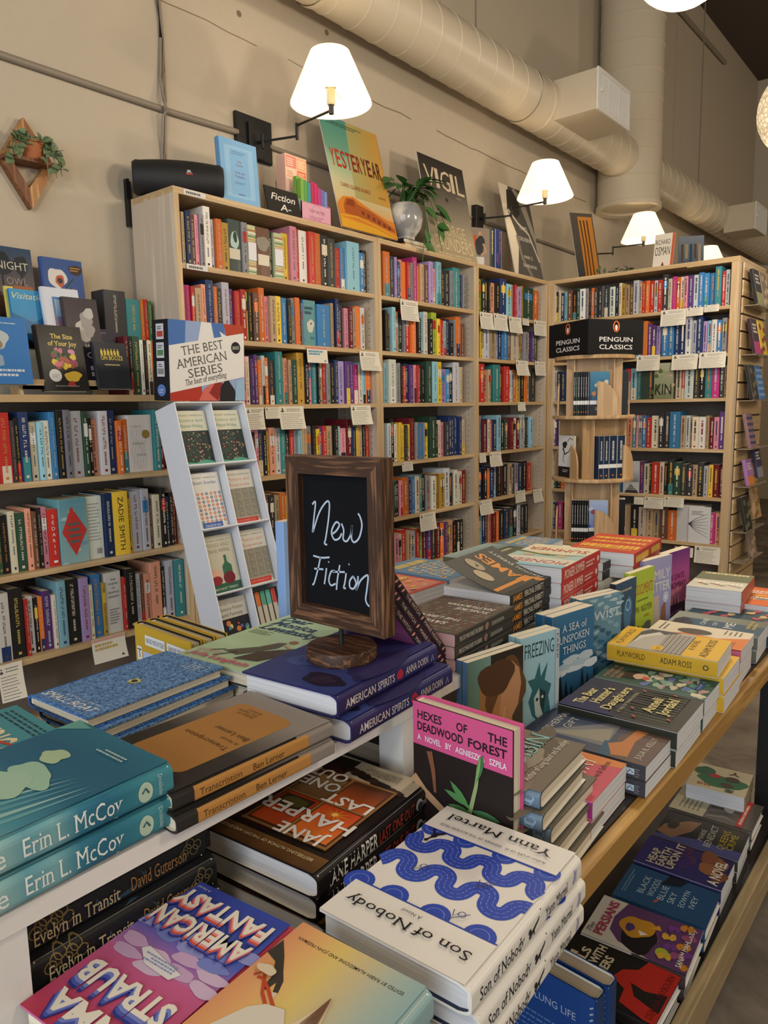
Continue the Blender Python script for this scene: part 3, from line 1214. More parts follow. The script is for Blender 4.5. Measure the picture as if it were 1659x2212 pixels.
# the farther shelves: one mass of books
FAR = [
    ('k8 N8 r9 W8 B9 n8 y6 K9 P8 a9 G8 R9 o8', .757, 693, 803, 'B'), ('k9 B8 r9 W10 n8 K9 G8 a9 P8 N9 R8 o9 k8 t9 W8 B9 K8', .465, 610, 805, 'B'),
    ('t6 G6 k8 p7 o14 B6 b8 W10 t7 k9 a8 N6 w10 n7 Y12 A14^ k10 w9 W8 R9', .757, 845, 1005, 'B'),
    ('p10 W10 r11 N5 A12 r8 l9 R10 P9 K9 R9 o11 P6 N8 s8 k8 k7 k8', .465, 851, 1003, 'B'),
    ('l6 k7 K7 k4 s11 k9 B13^ c10 A8 r4 v10 Y4 G22 o12', 1.905, 1036, 1163, 'B'),
    ('y5 G6 A13 N14 A5 B8 b13 n9 W14 w4 Y7 R4 a10 K8 P5 G10', 1.63, 1036, 1162, 'B'),
    ('r12^ s7 N6 G6 t16^ R8 r12^ A7 c4 o8 Y8 k9 o8 W5 K13^', 1.365, 1035, 1156, 'B'),
    ('a5^ k3 R10 B6 W6 o7 B8 c10^ k9 G9 N4 R9 w8 R8 A13^ G7 k5 c7', 1.055, 1034, 1150, 'B'),
    ('B8 k7 o5 B9 c7 k8 r5 k9 N6 K8 a7 B7 k9 r6', .757, 1034, 1145, 'B'),
    ('c6 B8 n7 s5 R8 o6 k9 B7 K8 k7 A6 K8 k7', .465, 1032, 1140, 'B'),
    ('k9 W4 B7 c7 n11 k10 G7 w12 a6 k6 o7 K7 K9 a6 K10 w12 k8 W6 Y9 N9 n9 A12 N6 r8 o8 r11 A8 r10 K12^ W8 m9 o8 W10 p7 P12 A11 b12 b12 b13 t14^ r8 A10 K6', 1.905, 1198, 1583, 'R'),
    ('r8 o9 k7 B9 A8 n10 K9 c8 W9 k10 B9 G8 N9 A10 n9 k7 w6 B8 A9 n9 A4 c11 o13^ P9 P10 v9 n4 b13 b12 B12 B13^ A14^ A9 B13^ v9 c10 w11 b10 a11 o7', 1.63, 1195, 1577, 'R'),
    ('A9 k8 B9 n8 K9 W8 r7 k9 N8 K9 w8 B9 n8 t26^ b12 r10 c13 t10 D40 k10 k12 K7 W12 r8 A18 K12 k10 t15 m15 K10 N7', 1.365, 1194, 1572, 'R'),
    ('P12 K9 P10 k9 n8 A9 B9 K8 w9 N9 k9 B8 G8 A3 v8 w4 P12 o15 s12 t8 p4 a9 b9 r10 W17 K11^ K13^ b21^ N11 A10 N5 W14 w15 N7 R10 p12 P12^', 1.055, 1192, 1566, 'R'),
    ('G10 k9 o10 k9 K9 B8 n9 W9 A8 K9 n9 w36 b13 Y10 s7 r10 r10 P7 W12 k4 r18 W10 k7 K13^ G15 K13 K12 N10 K12 A10 y10 R13 R9', .757, 1192, 1562, 'R'),
    ('B12 m9 k9 K9 W9 n9 A8 B9 K8 k9 A12 a12 a11 N18 k15 W13 N12 N13 n15 o16 w50^ B9 m10 s10', .465, 1190, 1556, 'R'),
]
KINF, SNOW, TREE = spine_face('kin'), spine_face('snow'), spine_face('tree')
for i, (tk, z, a, b, cs) in enumerate(FAR):
    shelf_row(tk, z, a, b, FY if cs == 'B' else XR + .03, '', '', case=cs, single=False, seed=40 + i)


def face_out_R(kind, u0, u1, z, h, col):
    y0, y1 = along(u0, 1, (XR + .012, 0, z + .1)), along(u1, 1, (XR + .012, 0, z + .1))
    STUFF.M = Matrix.Translation((XR + .012, y0, z)) @ Matrix.Rotation(-PI / 2, 4, 'Z')
    STUFF.box(0, 0, 0, y0 - y1, .014, h, lin(col), INK)
    spine_face(kind)(STUFF, y0 - y1, h)
    STUFF.M = None


face_out_R('kin', 1413, 1454, 1.365, .225, '8a9070')
face_out_R('snow', 1346, 1380, .757, .21, 'b8bcc0')
face_out_R('tree', 1487, 1534, .465, .23, 'd0d0d0')
rnd = random.Random(77)
for z in (1.78, 1.45, 1.12, .8, .48):      # the glimpsed bookcase at the right edge
    y = 1.3
    while y > .35:
        w = rnd.uniform(.015, .04)
        STUFF.M = Matrix.Translation((6.78, y, z)) @ Matrix.Rotation(-PI / 2, 4, 'Z')
        shelf_book(STUFF, 0, w - .001, .13, rnd.uniform(.19, .24), rnd.choice('yrokbWkYnRtA'), rnd, detail=False)
        y -= w
STUFF.M = None
tag(STUFF.build('shelved_books'), 'rows of small upright books filling the far corner and cross bookcases', 'books', kind='stuff')

# ------------------------------------------------------------------ shelf cards
CARDM = printed('card_paper', .8)
NB = [0]


def card(px, where, plane='B', head=None, group='handwritten shelf cards'):
    u0, v0, u1, v1 = px
    NB[0] += 1
    rnd = random.Random(NB[0])
    if plane == 'B':
        A, B, D = at(u0, v0, 1, YB - .004), at(u1, v0, 1, YB - .004), at(u0, v1, 1, YB - .004)
        w, N = B.x - A.x, Vector((0, -1, 0))
        U = Vector((1, 0, 0))
    else:
        A, B, D = at(u0, v0, 0, XR - .004), at(u1, v0, 0, XR - .004), at(u0, v1, 0, XR - .004)
        w, N = A.y - B.y, Vector((-1, 0, 0))
        U = Vector((0, -1, 0))
    zt, h = A.z, A.z - D.z
    M = frame(U, (0, 0, 1), N, (A.x, A.y, zt), (0, 0, 0))
    mb = MB()
    bow = rnd.uniform(.06, .22) * h
    n = 6
    f = lambda u, v, l: (u, v, .0014 + l + bow * (v / h) ** 2 * (.7 + .3 * u / w))
    c, c2 = lin('dcd6c6'), lin('cfc8b6')
    for k in range(n):
        a, b = -h * k / n, -h * (k + 1) / n
        for j in range(2):
            x0, x1 = w * j / 2, w * (j + 1) / 2
            q = [f(x0, b, 0), f(x1, b, 0), f(x1, a, 0), f(x0, a, 0)]
            mb.poly(q, c, CARDM)
            mb.poly([(p[0], p[1], p[2] - .0006) for p in q][::-1], c2, CARDM)
    A_ = Art(mb, f, CARDM)
    if head:
        A_.rect(0.002, -h * .14, w - .002, -h * .02, head)
        A_.lines(w * .08, -h * .5, w * .8, -h * .18, 2, '3f8fb0' if head == 'd08070' else 'b89a50', .7, NB[0])
        A_.poly([(w * .8, -h * .9), (w * .86, -h * .8), (w * .92, -h * .9)], '4a4a48')
    else:
        if w > .07:
            A_.poly([(w * .05, -h * .22), (w * .13, -h * .16), (w * .21, -h * .22), (w * .17, -h * .25), (w * .09, -h * .25)], '4a4846')
            A_.disc(w * .13, -h * .13, w * .035, '4a4846', n=8)
            A_.lines(w * .3, -h * .22, w * .95, -h * .06, 2, '6a665e', .35, NB[0])
        A_.lines(w * .08, -h * .94, w * .93, -h * .27, 8, '86827a', .28, NB[0] + 3)
    o = mb.build('shelf_card')
    o.matrix_world = M
    tag(o, where, 'card', group)


for px, wh in [((662, 748, 706, 783), None), ((776, 758, 818, 800), 'white note card hanging at right end of left tall bookcase, second shelf'),
               ((530, 880, 569, 929), 'tall note card on third shelf edge beside the white cardboard display'),
               ((572, 880, 603, 905), 'small note card overlapping a larger card on the third shelf edge'),
               ((602, 878, 655, 928), 'large note card with close handwriting on left tall bookcase third shelf'),
               ((757, 876, 800, 918), 'note card at the right end of left tall bookcase, third shelf'),
               ((864, 646, 902, 691), 'square note card hanging from top shelf of middle tall bookcase'),
               ((868, 1000, 891, 1019), 'tiny note card below the navy set in the middle tall bookcase'),
               ((906, 1111, 940, 1149), 'note card on fifth shelf edge of middle tall bookcase'),
               ((1036, 673, 1064, 710), 'first of five note cards on top shelf of corner bookcase'),
               ((1066, 676, 1095, 713), 'second of five note cards on top shelf of corner bookcase'),
               ((1099, 683, 1126, 718), 'third of five note cards on top shelf of corner bookcase'),
               ((1128, 687, 1142, 702), 'smallest of five note cards on top shelf of corner bookcase'),
               ((1153, 691, 1179, 724), 'rightmost of five note cards on top shelf of corner bookcase'),
               ((1114, 778, 1140, 811), 'note card on second shelf of corner bookcase, left of its neighbour'),
               ((1155, 780, 1177, 811), 'note card at right end of second shelf of corner bookcase'),
               ((1118, 869, 1134, 888), 'tiny note card on third shelf of corner bookcase'),
               ((1035, 980, 1049, 1000), 'little note card at left end of corner bookcase fourth shelf'),
               ((1057, 978, 1082, 1009), 'note card with drawing on fourth shelf of corner bookcase'),
               ((1035, 1083, 1062, 1114), 'note card at left end of corner bookcase fifth shelf'),
               ((1113, 1062, 1134, 1087), 'note card in the middle of corner bookcase fifth shelf'),
               ((1151, 1058, 1170, 1086), 'note card at right end of corner bookcase fifth shelf')]:
    if wh is None:
        card(px, 'note card with red and blue print on left tall bookcase second shelf', head='d08070')
    else:
        card(px, wh)
card((197, 1384, 270, 1436), 'pale card with gold print under the low left bookcase bottom shelf', head='c89a8a')
card((-6, 1440, 48, 1520), 'large handwritten card at the left edge under low bookcase')
for px, wh in [((1428, 671, 1483, 706), 'widest note card on top shelf of the cross bookcase'), ((1484, 666, 1520, 684), 'low note card right of the wide card, cross bookcase top shelf'),
               ((1522, 660, 1554, 675), 'plain strip card at right end of cross bookcase top shelf'), ((1376, 769, 1426, 802), 'blank looking note card beside the black rack sign'),
               ((1452, 767, 1508, 800), 'middle note card on second shelf of the cross bookcase'), ((1511, 762, 1569, 796), 'right hand note card on second shelf of the cross bookcase'),
               ((1370, 1073, 1391, 1089), 'small note card on fifth shelf of cross bookcase, left of three'), ((1392, 1073, 1434, 1097), 'red lettered note card on fifth shelf of cross bookcase'),
               ((1435, 1073, 1478, 1094), 'plain note card on fifth shelf of cross bookcase'), ((1458, 1180, 1498, 1200), 'partly hidden card on the sixth shelf of the cross bookcase'),
               ((1501, 1178, 1557, 1214), 'large white note card low on the cross bookcase above the table')]:
    card(px, wh, 'R')
# label strips stuck on the shelf edges
for (u0, v0, u1, v1), wh in [((396, 404, 444, 420), 'white label strip on the bookcase top edge under the speaker'), ((403, 568, 449, 582), 'white label strip on the top shelf edge near the cream end panel')]:
    A, B = at(u0, v0, 1, YB - .003), at(u1, v1, 1, YB - .003)
    mb = MB()
    ztop = ZT - .002 if v0 < 500 else 1.904
    mb.box(0, 0, -.02, B.x - A.x, .0012, 0, lin('d8d6d2'), CARDM)
    Art(mb, lambda u, v, l: (u, -l, v), CARDM).lines(.01, -.015, B.x - A.x - .01, -.004, 1, '6a6660', .8, 5)
    o = mb.build('label_strip')
    o.location = (A.x, YB - .003, ztop)
    tag(o, wh, 'label')
# ------------------------------------------------------------------ wall lamps
def shade_mat():
    m, N, L, b = new_mat('lit_lamp_shade')
    out = N['Material Output']
    tr = N.new('ShaderNodeBsdfTranslucent')
    tr.inputs[0].default_value = (.95, .86, .70, 1)
    df = N.new('ShaderNodeBsdfDiffuse')
    df.inputs[0].default_value = (.88, .82, .72, 1)
    mx = N.new('ShaderNodeMixShader')
    mx.inputs[0].default_value = .4
    em = N.new('ShaderNodeEmission')
    em.inputs[0].default_value = (1, .85, .60, 1)
    em.inputs[1].default_value = SHADE_GLOW
    ad = N.new('ShaderNodeAddShader')
    L.new(df.outputs[0], mx.inputs[1])
    L.new(tr.outputs[0], mx.inputs[2])
    L.new(mx.outputs[0], ad.inputs[0])
    L.new(em.outputs[0], ad.inputs[1])
    L.new(ad.outputs[0], out.inputs['Surface'])
    return m


def glow(name, col, s):
    m, N, L, b = new_mat(name)
    b.inputs['Emission Color'].default_value = (*col, 1)
    b.inputs['Emission Strength'].default_value = s
    return m


SHADEM = shade_mat()
BULBM = glow('lit_bulb', (1, .82, .55), 5)
CANDLE = plain('ivory_lamp_socket', 'd8cba8', .5)
WIRE = plain('brass_wire', '8a7a50', .35, metal=.8)


def wall_lamp(px, pm, label, back_plate, y_lamp=2.3, zb=2.63):
    """swing arm lamp: px plate centre on the wall, pm lamp axis"""
    root = empty('wall_lamp', Matrix.Translation((px, YW, 2.58)))
    tag(root, label, 'lamp', 'swing arm wall lamps')
    R = Matrix.Translation((-px, -YW, -2.58))
    mb = MB(R)
    if back_plate:
        mb.bbox(px - .105, YW - .022, 2.485, px + .105, YW, 2.675, .004, mat=BLACK)
    mb.bbox(px - .045, YW - .04, 2.49, px + .045, YW - (.022 if back_plate else 0), 2.64, .004, mat=BLACK)
    mb.build('wall_plate', root)
    ya = YW - .075
    xe, ye = px + .10 if pm >= px else px - .10, (ya + y_lamp) / 2 + .03
    if pm - px < .1:
        xe = px + .06
    za, zm = 2.555, 2.575
    mb = MB(R)
    mb.tube([(px, YW - .03, za), (px, ya, za)], .007, 8, mat=BLACK)
    mb.tube([(px, ya, za - .03), (px, ya, za + .03)], .008, 8, mat=BLACK)
    mb.tube([(px, ya, za), (xe, ye, za)], .0055, 8, mat=BLACK)
    mb.tube([(xe, ye, za - .015), (xe, ye, zm + .035)], .007, 8, mat=BLACK)
    mb.build('arm', root, smooth=40)
    mb = MB(R)
    mb.tube([(xe, ye, zm + .025), (pm, y_lamp, zm + .03)], .0055, 8, mat=BLACK)
    mb.tube([(pm, y_lamp, zm + .015), (pm, y_lamp, zm + .05)], .011, 10, mat=BLACK)
    mb.build('arm', root, smooth=40)
    mb = MB(R)
    mb.lathe([(.014, zm + .05), (.018, zm + .055), (.018, zm + .115), (.024, zm + .12), (.024, zm + .128), (.016, zm + .135), (.016, zm + .15), (0, zm + .15)], (pm, y_lamp, 0), 16, mat=CANDLE)
    mb.build('socket', root, smooth=40)
    mb = MB(R)
    z0 = zm + .15
    mb.lathe([(.012, z0), (.02, z0 + .02), (.03, z0 + .05), (.024, z0 + .078), (0, z0 + .088)], (pm, y_lamp, 0), 16, mat=BULBM)
    mb.build('bulb', root, smooth=60)
    mb = MB(R)
    r0, r1, zt = .174, .084, zb + .205
    mb.lathe([(r0, zb), (r0 - .0012, zb + .006), (r1, zt), (r1 - .0015, zt - .001), (r0 - .004, zb + .004), (r0 - .002, zb)], (pm, y_lamp, 0), 48, mat=SHADEM)
    sh = mb.build('lamp_shade', root, smooth=35)
    mb = MB(R)
    for k in range(3):
        a = 2 * PI * k / 3 + .4
        rr = r0 - (r0 - r1) * (zm + .125 - zb) / (zt - zb) - .002
        mb.tube([(pm + .02 * math.cos(a), y_lamp + .02 * math.sin(a), zm + .125), (pm + rr * math.cos(a), y_lamp + rr * math.sin(a), zm + .125)], .0012, 5, mat=WIRE)
    mb.build('shade_wire', sh)
    point_light('wall_lamp_light', (pm, y_lamp, z0 + .045), LAMP_POWER, (1, .78, .50), .03)


wall_lamp(2.425, 2.475, 'lit white shaded swing arm lamp nearest the viewer, above a light blue book', True)
wall_lamp(4.33, 4.42, 'lit swing arm lamp above the silver and grey poster, second from the left', False)
wall_lamp(5.93, 6.10, 'lit swing arm lamp below the open end of the upright duct', False)
wall_lamp(7.72, 7.80, 'farthest lit lamp shade just above the cross bookcase top', False)


# ------------------------------------------------------------------ woven globe pendants
def globe_mat():
    m, N, L, b = new_mat('lit_woven_globe')
    tc = N.new('ShaderNodeTexCoord')
    nz = N.new('ShaderNodeTexVoronoi')
    nz.feature = 'DISTANCE_TO_EDGE'
    nz.inputs['Scale'].default_value = 45
    cr = N.new('ShaderNodeValToRGB')
    cr.color_ramp.elements[0].color = (.3, .17, .06, 1)
    cr.color_ramp.elements[1].position = .2
    cr.color_ramp.elements[1].color = (1, .84, .56, 1)
    L.new(tc.outputs['Object'], nz.inputs['Vector'])
    L.new(nz.outputs[0], cr.inputs[0])
    L.new(cr.outputs[0], b.inputs['Emission Color'])
    b.inputs['Emission Strength'].default_value = .4
    b.inputs['Base Color'].default_value = (.6, .5, .35, 1)
    return m


GLOBEM = globe_mat()


def pendant(c, r, label):
    root = empty('pendant_lamp', Matrix.Translation(c))
    tag(root, label, 'lamp', 'woven globe pendant lamps')
    mb = MB()
    n = 20
    mb.lathe([(r * math.sin(PI * k / n), -r * math.cos(PI * k / n)) for k in range(n + 1)], (0, 0, 0), 36, mat=GLOBEM)
    mb.build('globe_shade', root, smooth=60)
    mb = MB()
    mb.tube([(0, 0, r), (0, 0, 5.5 - c[2])], .004, 6, mat=BLACK)
    mb.build('cord', root)
    point_light('pendant_and_fill_light', (c[0], c[1], c[2] - r - .03), GLOBE_POWER, (1, .86, .68), .12)
    return root


ga, gb = at(1741, 235, 1, .75), at(1478, -109, 1, .75)
pendant(tuple(ga), 96 * FWD.dot(ga - EYE) / FPX, 'lit woven globe lamp cut off by the right edge of the photo')
pendant(tuple(gb), 112 * FWD.dot(gb - EYE) / FPX, 'lit woven globe lamp whose underside just shows at the top edge')
# added bare point lights, unseen, brighten the room as more pendants would
for p in ((-.9, -.3, 2.9), (1.3, -1.6, 2.9), (4.2, -2.2, 2.9), (8.2, -1.4, 2.9)):
    point_light('pendant_and_fill_light', p, GLOBE_POWER * 1.3, (1, .86, .68), .2)

# ------------------------------------------------------------------ wooden diamond planter
root = empty('wall_planter', Matrix.Translation((1.352, YW - .001, 2.225)))
tag(root, 'wooden diamond wall planter with a small clay pot of trailing leaves', 'planter')
OAKS = [wood('planter_wood_light', 'c79a66', 'a06f3e', 'Z', 20, .5), wood('planter_wood_mid', 'b27e4c', '8a5a32', 'Z', 20, .5), wood('planter_wood_dark', '96633a', '70452a', 'Z', 20, .5)]
T, Bt, Lf, Rt = (-.006, 0, .152), (0, 0, -.155), (-.1, 0, 0.0), (.1, 0, 0.005)
iT, iB, iL, iR = (-.005, 0, .06), (-.004, 0, -.085), (-.052, 0, -.012), (.05, 0, -.01)
for k, q in enumerate(((T, Lf, iL, iT), (T, iT, iR, Rt), (Lf, Bt, iB, iL), (Bt, Rt, iR, iB))):
    mb = MB()
    mb.prism([(p[0], -.03, p[2]) for p in q], (0, .03, 0), mat=OAKS[(0, 1, 2, 0)[k]])
    mb.build('frame_side', root)
mb = MB()
mb.prism([(Lf[0], -.075, .004), (Rt[0], -.075, .008), (Rt[0], 0, .008), (Lf[0], 0, .004)], (0, 0, -.012), mat=OAKS[2])
mb.build('pot_ledge', root)
TERRA = plain('terracotta', 'a9673f', .8, bump=.2, bscale=120)
mb = MB()
mb.lathe([(0, .006), (.032, .006), (.046, .04), (.05, .052), (.05, .066), (.045, .066), (.044, .05), (0, .05)], (.0, -.045, 0), 24, mat=TERRA)
mb.build('pot', root, smooth=40)


def leaf_mat(name, c1, c2):
    m = plain(name, c1, .45, spec=.5, var=.25, bscale=30)
    return m


LEAF = leaf_mat('variegated_leaf', '6a7c58', '')
LEAFD = leaf_mat('green_leaf', '3f6a32', '')


def leaf_at(mb, p, d, up, l, w, mat):
    d, up = Vector(d).normalized(), Vector(up).normalized()
    s = d.cross(up).normalized()
    n = s.cross(d)
    p = Vector(p)
    rows = []
    for t, k in ((0, .08), (.18, .7), (.42, 1), (.7, .72), (1, .03)):
        c = p + d * l * t + n * (-.25 * l * t * t)
        rows.append((c - s * w * k * .5 + n * w * .1 * k, c, c + s * w * k * .5 + n * w * .1 * k))
    for a, b in zip(rows, rows[1:]):
        mb.poly([a[0], a[1], b[1], b[0]], mat=mat)
        mb.poly([a[1], a[2], b[2], b[1]], mat=mat)


rnd = random.Random(9)
mb = MB()
for sx, ex, ez in ((-.03, -.085, -.03), (-.02, -.07, .0), (.03, .075, -.045), (.02, .095, -.035), (.0, .045, -.06), (-.035, -.095, .005), (.035, .085, .02)):
    P = [(sx * .6, -.05, .06), (sx * 1.2, -.075, .078), (ex * .85, -.085, .04), (ex, -.08, ez)]
    mb.tube(P, .0018, 5, mat=LEAF)
    for k in range(9):
        t = rnd.random()
        i = min(int(t * 3), 2)
        q = Vector(P[i]).lerp(Vector(P[i + 1]), t * 3 - i)
        leaf_at(mb, q, (rnd.uniform(-1, 1), rnd.uniform(-1, -.1), rnd.uniform(-.8, .5)), (0, -1, .5), rnd.uniform(.03, .042), rnd.uniform(.025, .034), LEAF)
for k in range(18):
    leaf_at(mb, (rnd.uniform(-.04, .04), -.05 + rnd.uniform(-.02, .01), .062), (rnd.uniform(-1, 1), rnd.uniform(-1, .2), rnd.uniform(-.1, .7)), (0, -.3, 1), rnd.uniform(.032, .044), rnd.uniform(.026, .036), LEAF)
mb.build('foliage', root)

# ------------------------------------------------------------------ things standing on top of the bookcases
# cylindrical loudspeaker
A0, A1 = at(286, 383, 2, ZT + .071), at(482, 396, 2, ZT + .071)
sc = (A0 + A1) / 2
sa = (A1 - A0).normalized()
root = empty('portable_speaker', frame(sa, (-sa.y, sa.x, 0), (0, 0, 1), (sc.x, sc.y, ZT)))
tag(root, 'black rounded portable loudspeaker lying on the left tall bookcase', 'speaker')
SPK = plain('black_speaker_mesh', '161617', .6, spec=.5, bump=.35, bscale=600)
hl = (A1 - A0).length / 2
mb = MB()
prof = []
for k in range(25):
    t = -1 + 2 * k / 24
    r = .073 * (1 - .16 * t * t) if abs(t) < .9 else .073 * (1 - .12 * t * t) * (1 - .12 * ((abs(t) - .9) / .1) ** 2)
    prof.append((r, t * hl))
prof = [(.05, -hl + .012)] + prof + [(.05, hl - .012)]
mb.lathe([(0, -hl + .012)] + prof + [(0, hl - .012)], (0, 0, .071), 36, mat=SPK, axis=0)
mb.build('body', root, smooth=50)
mb = MB()
A = Art(mb, lambda u, v, l: (u, -.0735 - l, v), INK)
A.text('JBL', .03, .082, .009, 'd8d8d8', bold=.02)
A.rect(.028, .074, .052, .079, 'b84a30')
mb.build('badge', root)
mb = MB()
mb.box(-.1, -.03, 0, -.06, .03, .012, mat=BLACK)
mb.box(.06, -.03, 0, .1, .03, .012, mat=BLACK)
mb.build('foot', root)
# wall bracket behind the end panel
mb = MB()
mb.box(1.745, 2.735, 2.08, 1.755, YW, 2.26, mat=BLACK)
mb.box(1.74, 2.734, 2.185, 1.76, 2.737, 2.25, mat=BLACK)
tag(mb.build('wall_bracket'), 'thin black bracket behind the top corner of the left tall bookcase', 'bracket')


def upright_frame(px_bl, px_br, px_tl, yb, yt, th, axis=1):
    """frame of a flat thing leaning back: lower corners on plane yb, upper ones on plane yt"""
    BL, BR, TL = at(*px_bl, axis, yb), at(*px_br, axis, yb), at(*px_tl, axis, yt)
    U = BR - BL
    U.z = 0
    w = U.length
    U.normalize()
    V = TL - BL
    V -= U * V.dot(U)
    h = V.length
    V.normalize()
    return frame(U, V, U.cross(V), BL, (0, 0, 0)), w, h


def panel(name, label, cat, M, w, h, th, art, edge='c8c2b4', mat=MATTE):
    mb = MB()
    mb.box(0, 0, 0, w, h, th, lin(edge), mat)
    art(Art(mb, lambda u, v, l: (u, v, th + l), mat), w, h)
    o = mb.build(name)
    o.matrix_world = M
    tag(o, label, cat)
    return o


def art_bluebook(A, w, h):
    A.rect(0, 0, w, h, '7fb0d8')
    A.rect(w * .12, h * .1, w * .88, h * .9, '94bede')
    A.rect(w * .25, h * .14, w * .75, h * .86, '84b4da')
    A.text('Jane', w * .5, h * .66, h * .035, '8a5a6a', align='C')
    A.text('Austen', w * .5, h * .6, h * .035, '8a5a6a', align='C')
    A.text('Pride and', w * .5, h * .48, h * .035, '7a5a80', align='C')
    A.text('Prejudice', w * .5, h * .42, h * .035, '7a5a80', align='C')
    A.lines(w * .3, h * .78, w * .7, h * .84, 2, '6a88a8', .4)
    A.lines(w * .35, h * .32, w * .65, h * .36, 2, '6a88a8', .4)
    A.lines(w * .42, h * .15, w * .6, h * .17, 1, '5a6a90', .7)


A0, A1 = at(484, 436, 2, ZT + .002), at(563, 443, 2, ZT + .002)
U = Vector((1, -.02, 0))
o = make_book('paperback_book', frame(U, (0, .06, 1), U.cross(Vector((0, .06, 1))), (2.016, 2.478, ZT + .002), (0, 0, .03)), .192, .252, .03, False, cov='7fb0d8', spine='6a9cc8', art=art_bluebook)
tag(o, 'light blue book standing face out beside the black speaker', 'book')


def art_chalk(A, w, h):
    A.rect(.0, .0, w, h, '2b2926')
    c = 'd8d4cc'
    A.text('Fiction', w * .14, h * .52, h * .26, c, w=w * .74, shear=.35, bold=.012)
    A.text('A-', w * .36, h * .14, h * .26, c, w=w * .34, shear=.2, bold=.012)


M, w, h = upright_frame((581, 446), (650, 465), (570, 388), 2.47, 2.50, .006)
M = frame((1, 0, 0), (0, .25, 1), Vector((1, 0, 0)).cross(Vector((0, .25, 1))), (2.245, 2.468, ZT), (0, 0, 0))
panel('chalkboard_sign', 'small chalkboard sign reading Fiction A beside the light blue book', 'sign', M, .195, .115, .006, art_chalk, '2b2926')

# counter box of stickers: pink tray, clear wrapped rolls, tall card at the back
root = empty('counter_display_box', Matrix.Translation((2.45, 2.475, ZT)))
tag(root, 'pink counter box of coloured rolls with a tall card behind', 'box')
PINK = lin('c98fa0')
mb = MB()
mb.box(0, 0, 0, .195, .004, .085, PINK, MATTE)
mb.box(0, 0, 0, .195, .16, .004, PINK, MATTE)
for x in (0, .191):
    mb.prism([(x, 0, 0), (x, .16, 0), (x, .16, .2), (x, 0, .085)], (.004, 0, 0), lin('bcd0c8' if x == 0 else 'c98fa0'), MATTE)
mb.box(0, .156, 0, .195, .16, .2, lin('bcd0c8'), MATTE)
A = Art(mb, lambda u, v, l: (u, -l, v), MATTE)
A.rect(.008, .006, .187, .08, 'd4a0b2')
A.ring(.1, .045, .034, .0015, 'a86a80')
A.text('TOP NOTES', .1, .046, .012, '6a3a4a', w=.1, align='C')
A.lines(.05, .018, .15, .034, 2, 'a86a80', .4)
A.rect(.012, .01, .185, .013, 'b87a90')
mb.build('tray', root)
for k, c in enumerate(('7aa848', '5f9a50', '3f8f98', 'b8305a', 'c03468', 'b8407a', '6a70b0', '7a84c0')):
    mb = MB()
    x = .012 + .0215 * k
    mb.box(x, .012, .01, x + .0195, .034, .185 - .004 * k + (.012 if k in (3, 4) else 0), lin(c), INK)
    mb.box(x, .038, .01, x + .0195, .06, .2 - .004 * k, lin(c), INK)
    mb.build('roll', root)
mb = MB()
mb.box(-.005, .09, .01, .13, .15, .305, lin('e0b8a8'), MATTE)
A = Art(mb, lambda u, v, l: (u, .09 - l, v), MATTE)
for i, (x0, z0, x1, z1, c) in enumerate(((0, .25, .065, .3, 'd88a78'), (.07, .25, .125, .3, 'e0a878'), (0, .2, .06, .245, 'e8c8b0'), (.07, .2, .125, .245, 'd87a50'))):
    A.rect(x0, z0, x1, z1, c)
    A.lines(x0 + .006, z0 + .008, x1 - .006, z1 - .006, 4, 'f0e0d0' if i != 2 else 'b86a50', .4, i)
mb.build('back_card', root)


def art_yesteryear(A, w, h):
    cols = ['c8742a', 'd89c58', 'cbb98c', 'c2bf98', '9fb894', '6f9f86', '5f9a88', '4f9088']
    for k in range(7):
        A.k = 1
        A.rect(0, h * k / 7, w, h * (k + 1) / 7, cols[k], cols[k + 1])
    for k in range(8):       # printed orange blaze towards the right
        x0 = w * (.35 + .08 * k)
        A.poly([(x0, h * .30), (w, h * (.30 - .0 * k)), (w, h), (x0 + w * .1, h)], tuple(a + (b - a) * (.1 + .1 * k) for a, b in zip(hx('a8a870'), hx('cf8f35'))))
    vs = 'YESTERYEAR'
    for i, ch in enumerate(vs):
        A.text(ch, w * (.055 + .09 * i), h * .55, h * .15, ('b8452c', 'a83c28', '8a3024', '6a2820', '52231e', '46201c')[min(5, i // 2)], w=w * .074, bold=.015)
    A.text('CARO CLAIRE BURKE', w * .13, h * .375, h * .034, 'b06a3a', w=w * .52, bold=.01)
    A.text('A NOVEL', w * .79, h * .36, h * .018, '6a4a2a', w=w * .14)
    A.lines(w * .1, h * .93, w * .75, h * .97, 2, '4a6a58', .4)
    A.poly([(0, 0), (w, 0), (w, h * .16), (w * .85, h * .17), (w * .6, h * .22), (w * .45, h * .26), (w * .3, h * .3), (w * .12, h * .28), (0, h * .2)], 'cf8030')
    A.poly([(w * .1, h * .13), (w * .1, h * .2), (w * .16, h * .27), (w * .3, h * .28), (w * .36, h * .24), (w * .62, h * .2), (w * .98, h * .1), (w * .98, h * .06), (w * .5, h * .12)], 'a8582a')
    A.poly([(w * .14, h * .21), (w * .2, h * .27), (w * .3, h * .27), (w * .3, h * .21)], '8a4424')
    for k in range(6):
        A.rect(w * (.4 + .09 * k), h * (.155 - .016 * k), w * (.45 + .09 * k), h * (.19 - .016 * k), '7a3c20')
    A.stroke([(0, h * .1), (w * .3, h * .12), (w * .6, h * .08), (w, h * .02)], h * .02, 'd89a30')
    A.poly([(0, 0), (w, 0), (w * .6, h * .06), (0, h * .09)], 'd8a030')


M, w, h = upright_frame((737, 490), (857, 520), (690, 243), 2.50, 2.64, .008)
panel('poster', 'large orange and teal poster reading YESTERYEAR on the bookcase', 'poster', M, w, h, .006, art_yesteryear, 'd8d0c0', INK)


